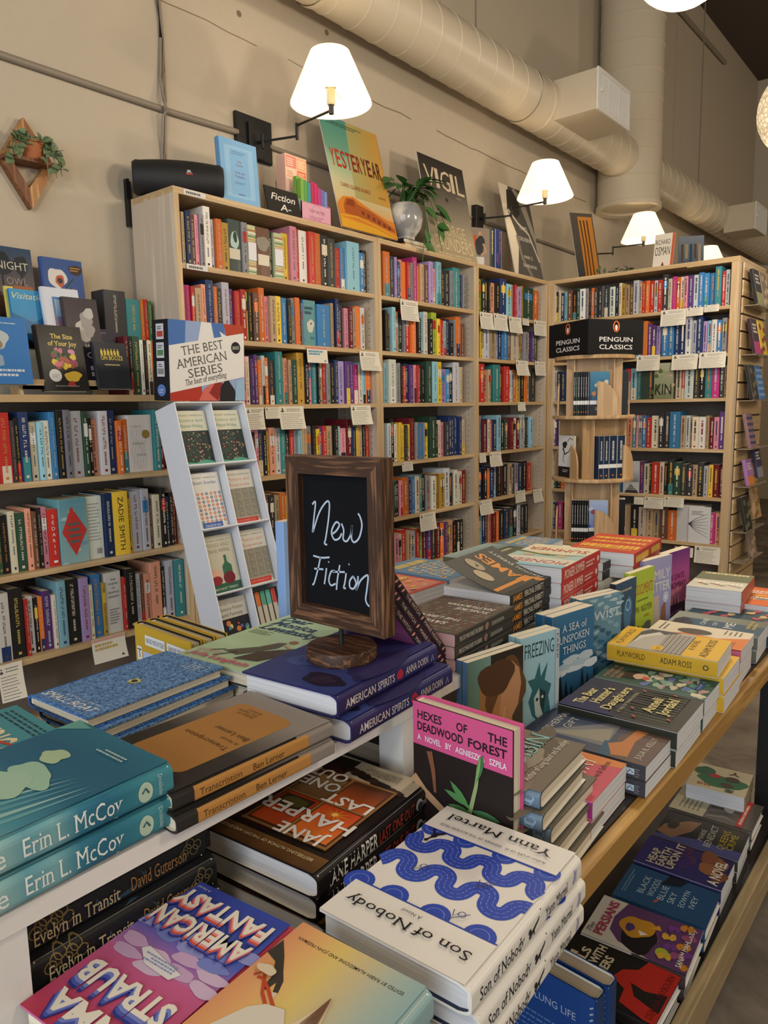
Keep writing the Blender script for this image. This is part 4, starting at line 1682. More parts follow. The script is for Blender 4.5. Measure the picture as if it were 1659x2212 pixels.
def art_vigil(A, w, h):
    for k, (a, b) in enumerate((('a89878', 'b0a080'), ('b0a080', '8c8270'), ('8c8270', '6a6258'), ('6a6258', '423c36'), ('423c36', '2e2a26'))):
        A.k = 1
        A.rect(0, h * k / 5, w, h * (k + 1) / 5, a, b)
    for i, ch in enumerate('VIGIL'):
        A.text(ch, w * (.09, .32, .43, .66, .78)[i], h * .7, h * .2, 'd8c4a4', w=w * (.22, .07, .21, .07, .17)[i])
    A.text('A Novel', w * .74, h * .65, h * .018, 'c0b090')
    A.blob(w * .5, h * .6, w * .03, '3a3632', seed=4)
    A.text('GEORGE', w * .14, h * .22, h * .12, 'd0bc96', w=w * .66)
    A.text('SAUNDERS', w * .08, h * .07, h * .13, 'dcc8a0', w=w * .84)
    A.lines(w * .12, h * .015, w * .9, h * .05, 1, 'c8b890', .6)


M, w, h = upright_frame((935, 547), (1030, 563), (896, 327), 2.49, 2.60, .008)
panel('poster', 'dark grey poster reading VIGIL behind the trailing plant', 'poster', M, w, h, .006, art_vigil, 'cfc8b8', INK)


def art_toms(A, w, h):
    A.rect(0, 0, w, h, '4d4a46')
    A.poly([(0, h), (w * .3, h), (w * .12, h * .72), (w * .35, h * .4), (w * .1, 0), (0, 0)], 'cfc6b4')
    A.poly([(w * .3, h * .93), (w * .62, h * .82), (w * .95, h * .4), (w, h * .1), (w, h * .5), (w * .8, h * .9), (w * .5, h)], '8f887c')
    A.poly([(w * .22, h * .95), (w * .14, h * .75), (w * .3, h * .62), (w * .55, h * .7), (w * .6, h * .86), (w * .42, h * .97)], '2f2d2b')
    A.stroke([(w * .15, h * .72), (w * .4, h * .6), (w * .75, h * .5), (w * .98, h * .2)], .02, 'b8b0a0')
    A.stroke([(w * .3, h * .45), (w * .35, h * .2), (w * .6, 0)], .03, '7a756c')
    for t, v, c in (("TOM'S", .53, .045), ('CROSSING', .40, .045), ('MARK Z.', .2, .035), ('DANIELEWSKI', .1, .035)):
        A.text(t, w * .58, h * v, h * c, 'd8d2c4', align='C', w=min(w * .66, h * c * len(t) * .8))


M, w, h = upright_frame((1112, 590), (1172, 603), (1066, 390), 2.50, 2.63, .008)
panel('poster', 'silver and grey poster below the second wall lamp', 'poster', M, w, h, .006, art_toms, 'd8d0c0', INK)


def art_p4(A, w, h):
    A.rect(0, 0, w, h, '3a3632', '5a544c')
    A.rect(w * .32, 0, w * .95, h * .95, 'b8752e', 'c8863a')
    for k in range(3):
        A.stroke([(w * (.4 + .16 * k), 0), (w * (.45 + .14 * k), h * .5), (w * (.42 + .15 * k), h * .9)], w * .06, '5a3a1e')


BL = at(1263, 597, 2, ZT)
M = frame((.9, -.43, 0), (-.05, .2, 1), Vector((.9, -.43, 0)).cross(Vector((-.05, .2, 1))), (5.02, 2.34, ZT), (0, 0, 0))
panel('poster', 'dark poster with an orange picture leaning near the wall corner', 'poster', M, .21, .5, .006, art_p4, 'c8c0b0', INK)


def art_osman(A, w, h):
    A.rect(0, 0, w, h, 'e0d8c8')
    A.rect(w * .88, 0, w, h, 'c85a3a')
    A.text('RICHARD', w * .06, h * .7, h * .14, '3a2f2a', w=w * .74)
    A.text('OSMAN', w * .06, h * .4, h * .24, '3a2f2a', w=w * .76)
    A.poly([(w * .42, h * .1), (w * .5, h * .22), (w * .58, h * .1)], '8a3a28')


UY = Vector((0, -1, 0))
M = frame(UY, (.2, 0, 1), UY.cross(Vector((.2, 0, 1))), (4.9, 1.785, ZT), (0, 0, 0))
panel('poster', 'white poster with dark capital lettering on the cross bookcase', 'poster', M, .125, .23, .006, art_osman)


def art_p6(A, w, h):
    A.rect(0, 0, w, h, '3a4250', '6a7078')
    for k in range(5):
        A.rect(w * (.1 + .17 * k), h * (.2 + .1 * (k % 2)), w * (.2 + .17 * k), h * .75, ('4a3a30', '8a7a5a', '2a3a4a')[k % 3])


M = frame((.5, -1, 0), (.1, .05, 1), Vector((.5, -1, 0)).cross(Vector((.1, .05, 1))), (4.95, 1.64, ZT), (0, 0, 0))
panel('poster', 'small dark framed picture right of the white lettered poster', 'poster', M, .15, .2, .008, art_p6, '2a2826')
root = empty('trailing_plant', Matrix.Translation((4.98, 2.05, ZT)))
tag(root, 'bit of trailing green foliage on the cross bookcase corner', 'plant')
mb = MB()
for k in range(70):
    leaf_at(mb, (rnd.uniform(-.06, .06), rnd.uniform(-.12, .12), rnd.uniform(.0, .05)), (rnd.uniform(-1, .4), rnd.uniform(-1, 1), rnd.uniform(-.2, .8)), (0, 0, 1), .045, .02, LEAF)
mb.build('foliage', root)

# plant in a round pot standing on two books
BK = Matrix.Translation((3.22, 2.47, ZT))
o = make_book('hardcover_book', lying((3.2, 2.47, ZT), (0, 0, 0), 0), .2, .15, .02, True, cov='c08a3a', spine='b8822f')
tag(o, 'mustard book lying flat under the potted plant', 'book')
o = make_book('hardcover_book', lying((3.195, 2.475, ZT + .0205), (0, 0, 0), 0), .2, .15, .024, True, cov='26262a', spine='1f1f24')
tag(o, 'black book on the mustard book under the potted plant', 'book')
zp = ZT + .045
px_, py_ = 3.285, 2.535
root = empty('potted_plant', Matrix.Translation((px_, py_, zp)))
tag(root, 'green plant in a grey white glazed pot on two books', 'plant')


def pot_mat():
    m, N, L, b = new_mat('glazed_pot')
    tc = N.new('ShaderNodeTexCoord')
    nz = N.new('ShaderNodeTexNoise')
    nz.inputs['Scale'].default_value = 9
    nz.inputs['Detail'].default_value = 5
    cr = N.new('ShaderNodeValToRGB')
    cr.color_ramp.elements[0].position = .42
    cr.color_ramp.elements[0].color = (*lin('8a8a88'), 1)
    cr.color_ramp.elements[1].position = .62
    cr.color_ramp.elements[1].color = (*lin('d6d0c4'), 1)
    L.new(tc.outputs['Object'], nz.inputs['Vector'])
    L.new(nz.outputs[0], cr.inputs[0])
    L.new(cr.outputs[0], b.inputs['Base Color'])
    b.inputs['Roughness'].default_value = .18
    return m


mb = MB()
mb.lathe([(0, 0), (.05, 0), (.052, .016), (.05, .02), (.06, .03), (.085, .065), (.098, .11), (.094, .15), (.075, .185), (.066, .19), (.062, .18), (.07, .15), (0, .15)], (0, 0, 0), 36, mat=pot_mat())
mb.build('pot', root, smooth=45)
mb = MB()
rnd = random.Random(21)
for k in range(9):
    a = rnd.uniform(0, 2 * PI)
    P = [(0, 0, .17), (.05 * math.cos(a), .05 * math.sin(a) - .02, .26), (.1 * math.cos(a), .1 * math.sin(a) - .03, .3 + rnd.uniform(-.03, .02))]
    mb.tube(P, .0022, 5, mat=LEAFD)
    for j in range(3):
        q = Vector(P[1]).lerp(Vector(P[2]), rnd.random())
        leaf_at(mb, q, (math.cos(a) + rnd.uniform(-.8, .8), math.sin(a) + rnd.uniform(-.8, .8) - .3, rnd.uniform(-.5, .35)), (0, -.4, 1), rnd.uniform(.095, .13), rnd.uniform(.055, .075), LEAFD)
for P in ([(.05, -.05, .19), (.1, -.09, .22), (.15, -.09, .16), (.19, -.09, .04), (.22, -.085, -.03)], [(.02, -.06, .19), (.03, -.115, .17), (.025, -.125, .06), (.0, -.125, -.02), (-.01, -.12, -.12)],
          [(.06, -.04, .2), (.13, -.08, .25), (.19, -.085, .18), (.25, -.085, .12)]):
    mb.tube(P, .002, 5, mat=LEAFD)
    for j in range(4):
        t = rnd.uniform(.25, 1) * (len(P) - 1)
        i = min(int(t), len(P) - 2)
        q = Vector(P[i]).lerp(Vector(P[i + 1]), t - i)
        leaf_at(mb, q, (rnd.uniform(-.6, 1), -.5, rnd.uniform(-.9, -.1)), (0, -1, .3), rnd.uniform(.07, .09), rnd.uniform(.05, .062), LEAFD)
mb.build('foliage', root)

# two books standing right of the dark poster
def art_woman(A, w, h):
    A.rect(0, 0, w, h, '8a7a6a')
    A.rect(0, h * .4, w * .4, h * .8, 'b8502a')
    A.blob(w * .55, h * .55, w * .22, '22201f', h * .25, seed=2)
    A.disc(w * .55, h * .85, w * .09, 'b88a6a', n=10)
    A.stroke([(w * .7, h * .6), (w * .85, h * .4), (w * .6, h * .3)], w * .08, 'b88a6a')
    A.rect(w * .3, 0, w * .75, h * .25, 'c8c4bc')


o = make_book('hardcover_book', frame((.9, -.45, 0), (0, 0, 1), Vector((.9, -.45, 0)).cross(Vector((0, 0, 1))), (3.90, 2.535, ZT + .001), (0, 0, .03)), .15, .225, .03, True, cov='8a7a6a', spine='3a3f3a', art=art_woman)
tag(o, 'book with a dark clothed figure on its cover beside the dark poster', 'book')


def sart_fg(A, h, t):
    A.lines(h * .06, t * .3, h * .66, t * .7, 1, 'c8b888', .9, ragged=0)


o = make_book('hardcover_book', frame((0, 1, 0), (0, 0, 1), (1, 0, 0), (4.035, 2.465, ZT + .001), (0, 0, 0)), .16, .23, .045, True, cov='3a3f3a', spine='3c4440', sart=sart_fg)
tag(o, 'dark green grey book standing spine out on top of corner bookcase', 'book')


def sart_nv(A, h, t):
    A.text('Elena Ferrante', h * .06, t * .55, t * .28, 'c86a80', w=h * .55)
    A.lines(h * .62, t * .2, h * .92, t * .7, 2, 'a85a78', .4)


o = make_book('hardcover_book', frame((0, 1, 0), (0, 0, 1), (1, 0, 0), (4.088, 2.46, ZT + .001), (0, 0, 0)), .16, .235, .075, True, cov='2a3a6a', spine='2b3c70', sart=sart_nv)
tag(o, 'thick navy book standing spine out beside the silver poster', 'book')
# ------------------------------------------------------------------ white cardboard floor display
CARDW = plain('white_cardboard', 'd9dbe0', .55)
Vd = Vector((0, .2613, .9653))
Nd = Vector((0, -.9653, .2613))
D0 = Vector((1.462, 1.728, 0))
MD = frame((1, 0, 0), Vd, Nd, D0)
DW, DL, DD = .297, 1.422, .115
root = empty('cardboard_display', MD)
tag(root, 'white cardboard floor display with two columns of slots and a patterned header', 'display stand')
mb = MB()
t = .004
for a in (0, DW - t):
    mb.box(a, 0, -DD, a + t, DL, 0, mat=CARDW)
mb.build('side_panel', root)
mb = MB()
mb.box(t, 0, -DD, DW - t, DL, -DD + t, mat=CARDW)
mb.build('back_panel', root)
mb = MB()
mb.box(DW / 2 - t / 2, 0, -DD + t, DW / 2 + t / 2, DL, 0, mat=CARDW)
mb.build('divider', root)
ROWV = [DL - .217 * k for k in range(7)]
for k, v in enumerate(ROWV):
    mb = MB()
    mb.box(t, v - t, -DD + t, DW - t, v, .003, mat=CARDW)
    if k:
        mb.box(t, v - t, .0, DW - t, v + .004, .003, mat=CARDW)
    mb.build('slot_shelf', root)
# header
HM = MD.inverted() @ frame((1, 0, 0), (0, -.04, 1), Vector((1, 0, 0)).cross(Vector((0, -.04, 1))), (1.448, 2.098, 1.376))
HW, HH, HD = .312, .262, .09
mb = MB(HM)
mb.box(0, 0, -HD, HW, HH, 0, lin('1e1e22'), MATTE, skip='k')
A = Art(mb, lambda u, v, l: (u, v, l), MATTE)
w, h = HW, HH
A.rect(0, 0, w, h, '8ea0c4')
A.poly([(0, h), (0, h * .55), (w * .2, h * .62), (w * .22, h)], '4a6ea8')
A.poly([(w * .36, h * .7), (w * .42, h), (w * .55, h), (w * .6, h * .72)], 'd8d6d2')
A.poly([(w * .55, h), (w * .6, h * .75), (w * .74, h * .85), (w * .72, h)], '4a6ea8')
A.poly([(w * .72, h), (w * .76, h * .8), (w, h * .86), (w, h)], 'a8442f')
A.poly([(w * .66, h * .9), (w * .7, h * .8), (w * .8, h * .82)], 'd8d6d2')
A.poly([(0, 0), (w * .42, 0), (w * .4, h * .2), (0, h * .16)], 'a8382a')
A.poly([(w * .36, 0), (w * .44, h * .16), (w * .66, h * .3), (w * .7, 0)], 'c8665a')
A.poly([(w * .5, h * .1), (w * .6, h * .26), (w * .72, h * .22), (w * .62, 0)], '8a2f28')
A.poly([(w * .64, 0), (w * .66, h * .18), (w * .75, h * .3), (w * .86, h * .14), (w * .88, 0)], '26262a')
A.poly([(w * .86, 0), (w * .88, h * .25), (w, h * .32), (w, 0)], '8fb0c8')
A.poly([(0, h * .10), (w, h * .32), (w, h * .9), (0, h * .68)], 'd9d6d0')
rt = .182
for s_, u_, v_, c_, ww in (('THE BEST', .16, .565, .11, .56), ('AMERICAN', .09, .395, .11, .68), ('SERIES', .24, .285, .11, .46)):
    A.text(s_, w * u_, h * v_, h * c_, '5a5652', w=w * ww, rot=rt, serif=True)
A.text('The best of everything', w * .2, h * .19, h * .075, '4a4642', w=w * .56, rot=rt, shear=.25, serif=True)
A.disc(w * .88, h * .7, w * .065, '26262a')
A.text('2025', w * .88, h * .68, h * .04, 'e0ddd6', align='C', rot=.1)
B_ = Art(mb, lambda u, v, l: (-l, v, -HD + u), MATTE)
for k, c in enumerate(('b84a3a', '5a8a5a', '8a8a88')):
    B_.rect(HD * .25, HH * (.76 - .23 * k), HD * .72, HH * (.95 - .23 * k), 'cfd0d4')
    B_.rect(HD * .3, HH * (.79 - .23 * k), HD * .67, HH * (.86 - .23 * k), c)
    B_.lines(HD * .32, HH * (.88 - .23 * k), HD * .66, HH * (.93 - .23 * k), 2, '4a4a4c', .5, k)
B_.disc(HD * .5, HH * .13, HD * .26, '5f7fc0', rv=HH * .075)
B_.lines(HD * .35, HH * .1, HD * .65, HH * .16, 2, 'c8d0e8', .4)
mb.build('header_box', root)


def head_title(A, w, h, l1, l2, c='5a6a58'):
    A.text('THE BEST AMERICAN', w * .5, h * .9, h * .03, '7a7a72', align='C', w=w * .8)
    A.text(l1, w * .5, h * .80, h * .06, c, align='C', w=w * .74)
    if l2:
        A.text(l2, w * .5, h * .70, h * .06, c, align='C', w=w * .7)


def art_flower(A, w, h):
    A.rect(0, 0, w, h, 'c9c8b4')
    A.rect(0, 0, w, h * .64, '2a3430')
    head_title(A, w, h, 'Science and', 'Nature Writing', '7a9a88')
    rnd = random.Random(3)
    for k in range(70):
        A.k = 6
        A.disc(rnd.uniform(.05, .95) * w, rnd.uniform(.1, .6) * h, w * .022, ('c86a4a', 'd89a8a', '4a7a5a', '5a8a68', '3f6a50')[k % 5], n=6)
    A.k = 8
    A.poly([(0, 0), (w, 0), (w, h * .08), (w * .7, h * .12), (w * .4, h * .07), (0, h * .1)], '4f9a80')


def art_short(A, w, h):
    A.rect(0, 0, w, h, 'd0cfc8')
    head_title(A, w, h, 'Short Stories', None, '3f5f98')
    rnd = random.Random(3)
    for i in range(7):
        for j in range(8):
            A.k = 5
            x, y = w * (.08 + .14 * i), h * (.14 + .07 * j)
            c = ('c85a34', '3f5f98', 'c8744a')[(i + j) % 3]
            A.poly([(x - w * .05, y), (x, y + h * .03), (x + w * .05, y), (x, y - h * .03)], c)
            A.k = 6
            A.disc(x, y, w * .016, 'd8d4c8', n=6)
    A.k = 8
    A.rect(w * .18, h * .02, w * .82, h * .12, '3f5fa0')
    A.text('CELESTE NG', w * .5, h * .045, h * .04, 'd8d8d8', align='C', w=w * .5)


def art_mystery(A, w, h):
    A.rect(0, 0, w, h, 'c4c2b6')
    A.rect(0, h * .06, w, h * .66, '9c9888')
    head_title(A, w, h, 'Mystery and', 'Suspense', 'c89080')
    for i in range(4):
        for j in range(4):
            A.k = 6
            x, y = w * (.13 + .25 * i), h * (.2 + .13 * j)
            for r in (1, .7, .4):
                q = [(x - w * .1 * r, y - h * .055 * r), (x + w * .1 * r, y - h * .055 * r), (x + w * .1 * r, y + h * .055 * r), (x - w * .1 * r, y + h * .055 * r), (x - w * .1 * r, y - h * .055 * r)]
                A.k = 6
                A.stroke(q, .0012, '4a463c')
    A.k = 9
    A.rect(w * .04, h * .02, w * .9, h * .11, 'b83a34')
    A.text('DON WINSLOW', w * .47, h * .045, h * .04, 'd88a80', align='C', w=w * .7)


def art_food(A, w, h):
    A.rect(0, 0, w, h, 'bcb8a4')
    head_title(A, w, h, 'FOOD AND', 'TRAVEL WRITING', '8a8a78')
    A.rect(0, 0, w, h * .16, '2f5a48')
    A.text('BRYANT TERRY', w * .5, h * .05, h * .04, 'c8c8b0', align='C', w=w * .75)
    A.poly([(w * .5, h * .14), (w * .5, h * .45), (w * .6, h * .52), (w * .6, h * .64), (w * .68, h * .64), (w * .68, h * .52), (w * .8, h * .45), (w * .8, h * .14)], '35664a')
    A.disc(w * .66, h * .24, w * .19, '6e2430', rv=h * .11)
    A.disc(w * .25, h * .3, w * .17, 'd8a890', rv=h * .12)
    A.disc(w * .25, h * .22, w * .17, '8a2a34', rv=h * .08)


def art_scifi(A, w, h):
    A.rect(0, 0, w, h, 'bcb8ac')
    A.rect(0, 0, w, h * .66, '26262a')
    head_title(A, w, h, 'Science Fiction', 'and Fantasy', '6a6a6c')
    rnd = random.Random(5)
    for k in range(34):
        A.k = 6 + k % 3
        A.disc(rnd.uniform(.06, .94) * w, rnd.uniform(.03, .6) * h, w * rnd.choice((.03, .05, .075)), ('c87a3a', '4a8a9a', '7a9a5a', 'b85a5a', 'd8c8a0', '6a5a9a')[k % 6], n=12)


def art_backlist(A, w, h):
    A.rect(0, 0, w, h, '26262a')
    for k, c in enumerate(('6a5aa0', 'c8703a', '4a9a80', '5aa8a0', 'b8483a')):
        x = w * (.02 + .19 * k)
        A.poly([(x, 0), (x + w * .15, 0), (x + w * .13, h * .96), (x - w * .02, h * .96)], 'b8b4a4')
        A.poly([(x, h * .72), (x + w * .14, h * .72), (x + w * .13, h * .98), (x - w * .02, h * .98)], c)


for k, (fa, fb, la, lb) in enumerate(((art_flower, art_flower, 'dark flowered paperback in the top left slot of the white cardboard display', 'dark flowered paperback in the top right slot of the white cardboard display'),
                                      (art_short, art_mystery, 'red and blue patterned paperback in the white cardboard display', 'grey maze patterned paperback in the second row of the white cardboard display'),
                                      (art_food, art_mystery, 'paperback with a green bottle and wine glasses in the cardboard display', 'grey maze patterned paperback in the third row of the white cardboard display'),
                                      (art_scifi, art_backlist, 'black paperback with coloured dots in the cardboard display', 'book back with pictured pale spines in the cardboard display'))):
    for c, (fn, lb_) in enumerate(((fa, la), (fb, lb))):
        u = t + .008 + c * (DW / 2 - t / 2 + .001)
        M = MD @ Matrix.Translation((u, ROWV[k + 1] + .001, -.085))
        o = make_book('paperback_book', M, .128, .195, .05, False, cov='c9c8b4', art=fn, pages=PAGE_WHITE)
        tag(o, lb_, 'book', 'paperbacks in the white cardboard display')

# ------------------------------------------------------------------ round rack with a black sign box
RACKW = wood('rack_birch', 'c4a57c', 'ae8c62', 'Z', 9, .5)
PC = Vector((3.4, 1.5, 0))
root = empty('spinner_rack', Matrix.Translation(PC))
tag(root, 'round wooden book rack with a square black sign box on top', 'book rack')
za_, zb_, zc_ = at(1285, 897, 0, 3.4 - .05).z, at(1285, 1031, 0, 3.4 - .05).z, at(1285, 1165, 0, 3.4 - .05).z
zh0, zh1 = at(1277, 758, 0, 3.2).z, at(1277, 688, 0, 3.2).z


def tier_boards(z, top, rot):
    mb = MB()
    mb.lathe([(0, z - .016), (.19, z - .016), (.192, z - .008), (.19, z), (0, z)], (0, 0, 0), 40, mat=RACKW)
    mb.build('tier_disc', root, smooth=30)
    Rm = Matrix.Rotation(math.radians(rot), 4, 'Z')
    mb = MB(Rm)
    q = .085
    mb.box(-q, -q, z, q, q, top, mat=RACKW)
    for k in range(4):
        mb.M = Rm @ Matrix.Rotation(PI / 2 * k, 4, 'Z')
        mb.box(-.006 - q, -.125, z, -q, .125, top, mat=RACKW)
    mb.build('core_panels', root)
    for k in range(4):
        mb = MB(Rm @ Matrix.Rotation(PI / 2 * k, 4, 'Z'))
        # rounded guard: a board standing across the pocket with its corner swept down
        pts = [(-.165, .015, z), (-.165, .105, z)] + [(-.165, .105 - .09 * math.sin(a) * 0 - .09 * (1 - math.cos(a)), z + .055 + .1 * math.sin(a)) for a in [PI / 2 * i / 8 for i in range(9)]]
        if rot % 180 > 40:
            pts = [(p[0], p[1] * .62 + .04, p[2]) for p in pts]
        mb.prism([(p[0], -p[1], p[2]) for p in pts][::-1], (.008, 0, 0), mat=RACKW)
        mb.build('pocket_guard', root)


ca = math.degrees(math.atan2(-PC.y, -PC.x))
TIERS = ((za_, zh0 - .03, ca + 180), (zb_, za_ - .016, ca + 180 + 37), (zc_, zb_ - .016, ca + 180), (zc_ - (zb_ - zc_), zc_ - .016, ca + 217))
for z, tp, rot in TIERS:
    tier_boards(z, tp, rot)
mb = MB()
mb.lathe([(0, 0), (.2, 0), (.2, .03), (.03, .05), (.03, TIERS[3][0])], (0, 0, 0), 32, mat=RACKW)
mb.build('rack_base', root, smooth=30)
mb = MB()
mb.lathe([(0, zh0 - .03), (.185, zh0 - .03), (.187, zh0 - .014), (0, zh0 - .014)], (0, 0, 0), 40, mat=RACKW)
mb.build('top_disc', root, smooth=30)
hb = .153
mb = MB(Matrix.Rotation(math.radians(ca + 180 + 37), 4, 'Z'))
mb.box(-hb, -hb, zh0 - .012, hb, hb, zh1, lin('0e0e10'), MATTE)
for k in range(4):
    A = Art(mb, None, MATTE)
    mbM = Matrix.Rotation(PI / 2 * k, 4, 'Z')
    A.f = lambda u, v, l, mbM=mbM: tuple(mbM @ Vector((-hb - l, -u + hb, zh0 - .012 + v)))
    W_, H_ = 2 * hb, zh1 - zh0 + .012
    A.disc(W_ * .5, H_ * .8, W_ * .062, 'd0642c', rv=H_ * .165)
    A.disc(W_ * .5, H_ * .8, W_ * .038, '0e0e10', rv=H_ * .135)
    A.disc(W_ * .5, H_ * .77, W_ * .022, 'e0ddd6', rv=H_ * .09)
    A.disc(W_ * .5, H_ * .87, W_ * .014, '0e0e10', rv=H_ * .035, n=10)
    A.text('PENGUIN', W_ * .5, H_ * .36, H_ * .13, 'd8d6d2', align='C', w=W_ * .6, bold=.01)
    A.text('CLASSICS', W_ * .5, H_ * .14, H_ * .13, 'd8d6d2', align='C', w=W_ * .6, bold=.01)
mb.build('sign_box', root)


def sart_classic(A, h, t):
    A.rect(h * .66, 0, h * .75, t, 'd4d4d2')
    A.lines(h * .12, t * .35, h * .6, t * .65, 1, 'b8b8b4', .8, ragged=.2)
    A.disc(h * .92, t * .5, min(t * .25, .004), 'd0803c', n=8)


def art_classic(kind):
    def f(A, w, h):
        A.rect(0, 0, w, h, '1d1d20')
        if kind == 'blue':
            A.rect(0, h * .34, w, h, '24506e', '3f7a98')
            for k in range(8):
                A.blob(w * ((k * 37 % 100) / 100), h * (.4 + .55 * (k * 53 % 100) / 100), w * .12, ('1e3448', 'c0b8a0', 'b07840', '2f6a88')[k % 4], seed=k)
        elif kind == 'lady':
            A.rect(0, h * .28, w, h, 'd4d4d2')
            A.blob(w * .42, h * .78, w * .16, '2a2a2c', h * .08, seed=2)
            A.stroke([(w * .3, h * .7), (w * .45, h * .55), (w * .7, h * .62), (w * .9, h * .8)], .012, '3a3a3c', .002)
            A.stroke([(w * .4, h * .6), (w * .3, h * .4), (w * .5, h * .3)], .006, '3a3a3c', .002)
            A.stroke([(w * .6, h * .85), (w * .75, h * .95), (w * .95, h * .9)], .004, '4a4a4c')
        else:
            A.rect(0, h * .3, w, h, '6f8ac0', '9fb0d0')
            for k in range(9):
                A.blob(w * ((k * 37 % 100) / 100), h * (.35 + .5 * (k * 29 % 100) / 100), w * .13, ('3a5a98', 'c08a70', '8a4a60', 'b8c0d8')[k % 4], seed=k)
        A.rect(0, h * .25, w, h * .34, 'd4d4d2')
        A.lines(w * .3, h * .12, w * .7, h * .2, 2, 'c8c8c4', .4)
    return f


def rack_books(z, rot, side, items, lab, face=None, facelab=None):
    """items: thicknesses and colours; side k: which face of the core"""
    Rm = Matrix.Translation(PC) @ Matrix.Rotation(math.radians(rot) + PI / 2 * side, 4, 'Z')
    x0 = -.165 + .012

    def put(y, wth, hh, col, dp, lb):
        # spine out: the spine looks along local -x
        M = Rm @ frame((1, 0, 0), (0, 0, 1), (0, -1, 0), (x0, y, z + .001))
        o = make_book('paperback_book', M, dp, hh, wth - .0006, False, cov=col, spine=col, sart=sart_classic)
        tag(o, lb, 'book', 'black and navy paperbacks on the round rack')
    y = items[0]
    for i, (wt, c) in enumerate(items[1]):
        put(y, wt, .198, c, .06, lab % ORD[i])
        y -= wt
    if face:
        M = Rm @ frame((0, -1, 0), (0, 0, 1), (-1, 0, 0), (x0 + .016, y - .002, z + .001), (0, 0, .014))
        o = make_book('paperback_book', M, .085 if face != 'lady' else .12, .198, .014, False, cov='1d1d20', art=art_classic(face))
        tag(o, facelab, 'book')


K_, NV = '121214', '1a2a44'
rack_books(za_, TIERS[0][2], 0, (.09, [(.011, K_), (.006, '2a4a34'), (.013, K_), (.011, K_), (.009, K_), (.012, K_), (.008, '3a3f48')]), '%s black spined paperback from left on the upper rack tier', 'blue', 'blue pictured cover facing out on the upper tier of the round rack')
rack_books(za_, TIERS[0][2], 1, (.09, [(.02, K_), (.022, K_), (.024, K_), (.02, K_)]), '%s thick black paperback on the right side of upper rack tier')
rack_books(zb_, TIERS[1][2], 0, (.08, [(.028, NV), (.03, NV), (.045, NV), (.045, NV)]), '%s navy spined paperback from left on the middle rack tier')
rack_books(zb_, TIERS[1][2], 3, (.085, []), '%s', 'lady', 'white cover with a drawn figure on the middle rack tier')
rack_books(zc_, TIERS[2][2], 0, (.09, [(.012, K_), (.011, K_), (.012, K_), (.01, K_), (.012, K_), (.011, K_), (.009, K_)]), '%s black spined paperback from left on the lower rack tier', 'pink', 'blue and pink pictured cover facing out on the lower rack tier')
rack_books(zc_, TIERS[2][2], 1, (.09, [(.014, K_), (.016, K_), (.014, K_), (.016, K_), (.014, K_)]), '%s black paperback on the right side of lower rack tier')

# ------------------------------------------------------------------ face-out display on top of the low bookcase
zt0 = 1.405


def face_out(name, label, u0, v0, u1, y, w, h, t, art, cov, hard=True, lean=.12, turn=0.0, zb=None, spine=None, group=None):
    """front cover towards the room; (u0, v0): its upper left corner in the photo, seen on plane y"""
    A = at(u0, v0, 1, y)
    U = Vector((math.cos(turn), math.sin(turn), 0))
    V = Vector((0, 0, 1)) + Vector((-U.y, U.x, 0)) * lean
    V.normalize()
    N = U.cross(V)
    M = frame(U, V, N, A, (0, h, t))
    o = make_book(name, M, w, h, t, hard, cov=cov, art=art, spine=spine)
    tag(o, label, 'book', group)
    return o


def a_night(A, w, h):
    A.rect(0, 0, w, h, '6a4a30', '23405a')
    A.rect(0, 0, w, h * .3, '1c1a1a', '5a3a26')
    for x, r in ((.35, .22), (.75, .16)):
        A.rect(w * (x - .02), h * .3, w * (x + .02), h * .7, '15181a')
        A.blob(w * x, h * .75, w * r, '162026', h * r * .8, seed=int(x * 9))
    A.rect(w * .55, h * .36, w * .95, h * .46, '9a5428')
    A.text('NIGHT', w * .24, h * .68, h * .11, 'c0bca8', w=w * .66)
    A.text('OWL', w * .42, h * .47, h * .1, '8a8272', w=w * .44)


def a_dare(A, w, h):
    A.rect(0, 0, w, h, '34508a')
    A.blob(w * .34, h * .68, w * .22, 'd0ccc4', h * .17, seed=4)
    A.blob(w * .4, h * .64, w * .12, 'b8563a', h * .09, seed=6)
    A.blob(w * .4, h * .64, w * .06, '24303a', h * .05, seed=7)
    A.blob(w * .82, h * .84, w * .16, '3a2a24', h * .09, seed=8)
    A.lines(w * .68, h * .82, w * .95, h * .9, 2, 'b88a4a', .5)
    A.disc(w * .72, h * .46, w * .09, 'c8702f', rv=h * .07)
    A.stroke([(w * .45, h * .4), (w * .55, h * .55), (w * .75, h * .7)], .004, '2a3a2a')
    A.leaf(w * .5, h * .4, w * .6, h * .55, w * .05, '6a8a3a')
    A.text('Dare to', w * .3, h * .3, h * .12, 'd8d8d4', w=w * .76)
    A.rect(0, 0, w, h * .12, '28303a')


def a_visit(A, w, h):
    A.rect(0, 0, w, h, '2f7ab0', '3f94c0')
    A.poly([(0, h * .6), (w * .5, h * .45), (w, h * .62), (w, 0), (0, 0)], '2a6a9a')
    A.poly([(0, h * .25), (w * .4, h * .12), (w * .7, 0), (0, 0)], '1a1f26')
    A.text('Visitation', w * .06, h * .84, h * .1, 'd8d0a8', w=w * .9, shear=.3)


def a_white(A, w, h):
    A.rect(0, 0, w, h, 'd0d4dc')
    A.rect(w * .24, h * .1, w * .8, h * .84, '8a4a2a', '4a80b8')
    A.rect(w * .3, h * .5, w * .74, h * .8, '6a98c0', 'b0c8d8')
    A.disc(w * .5, h * .4, w * .03, 'e0b860', rv=h * .16, n=10)


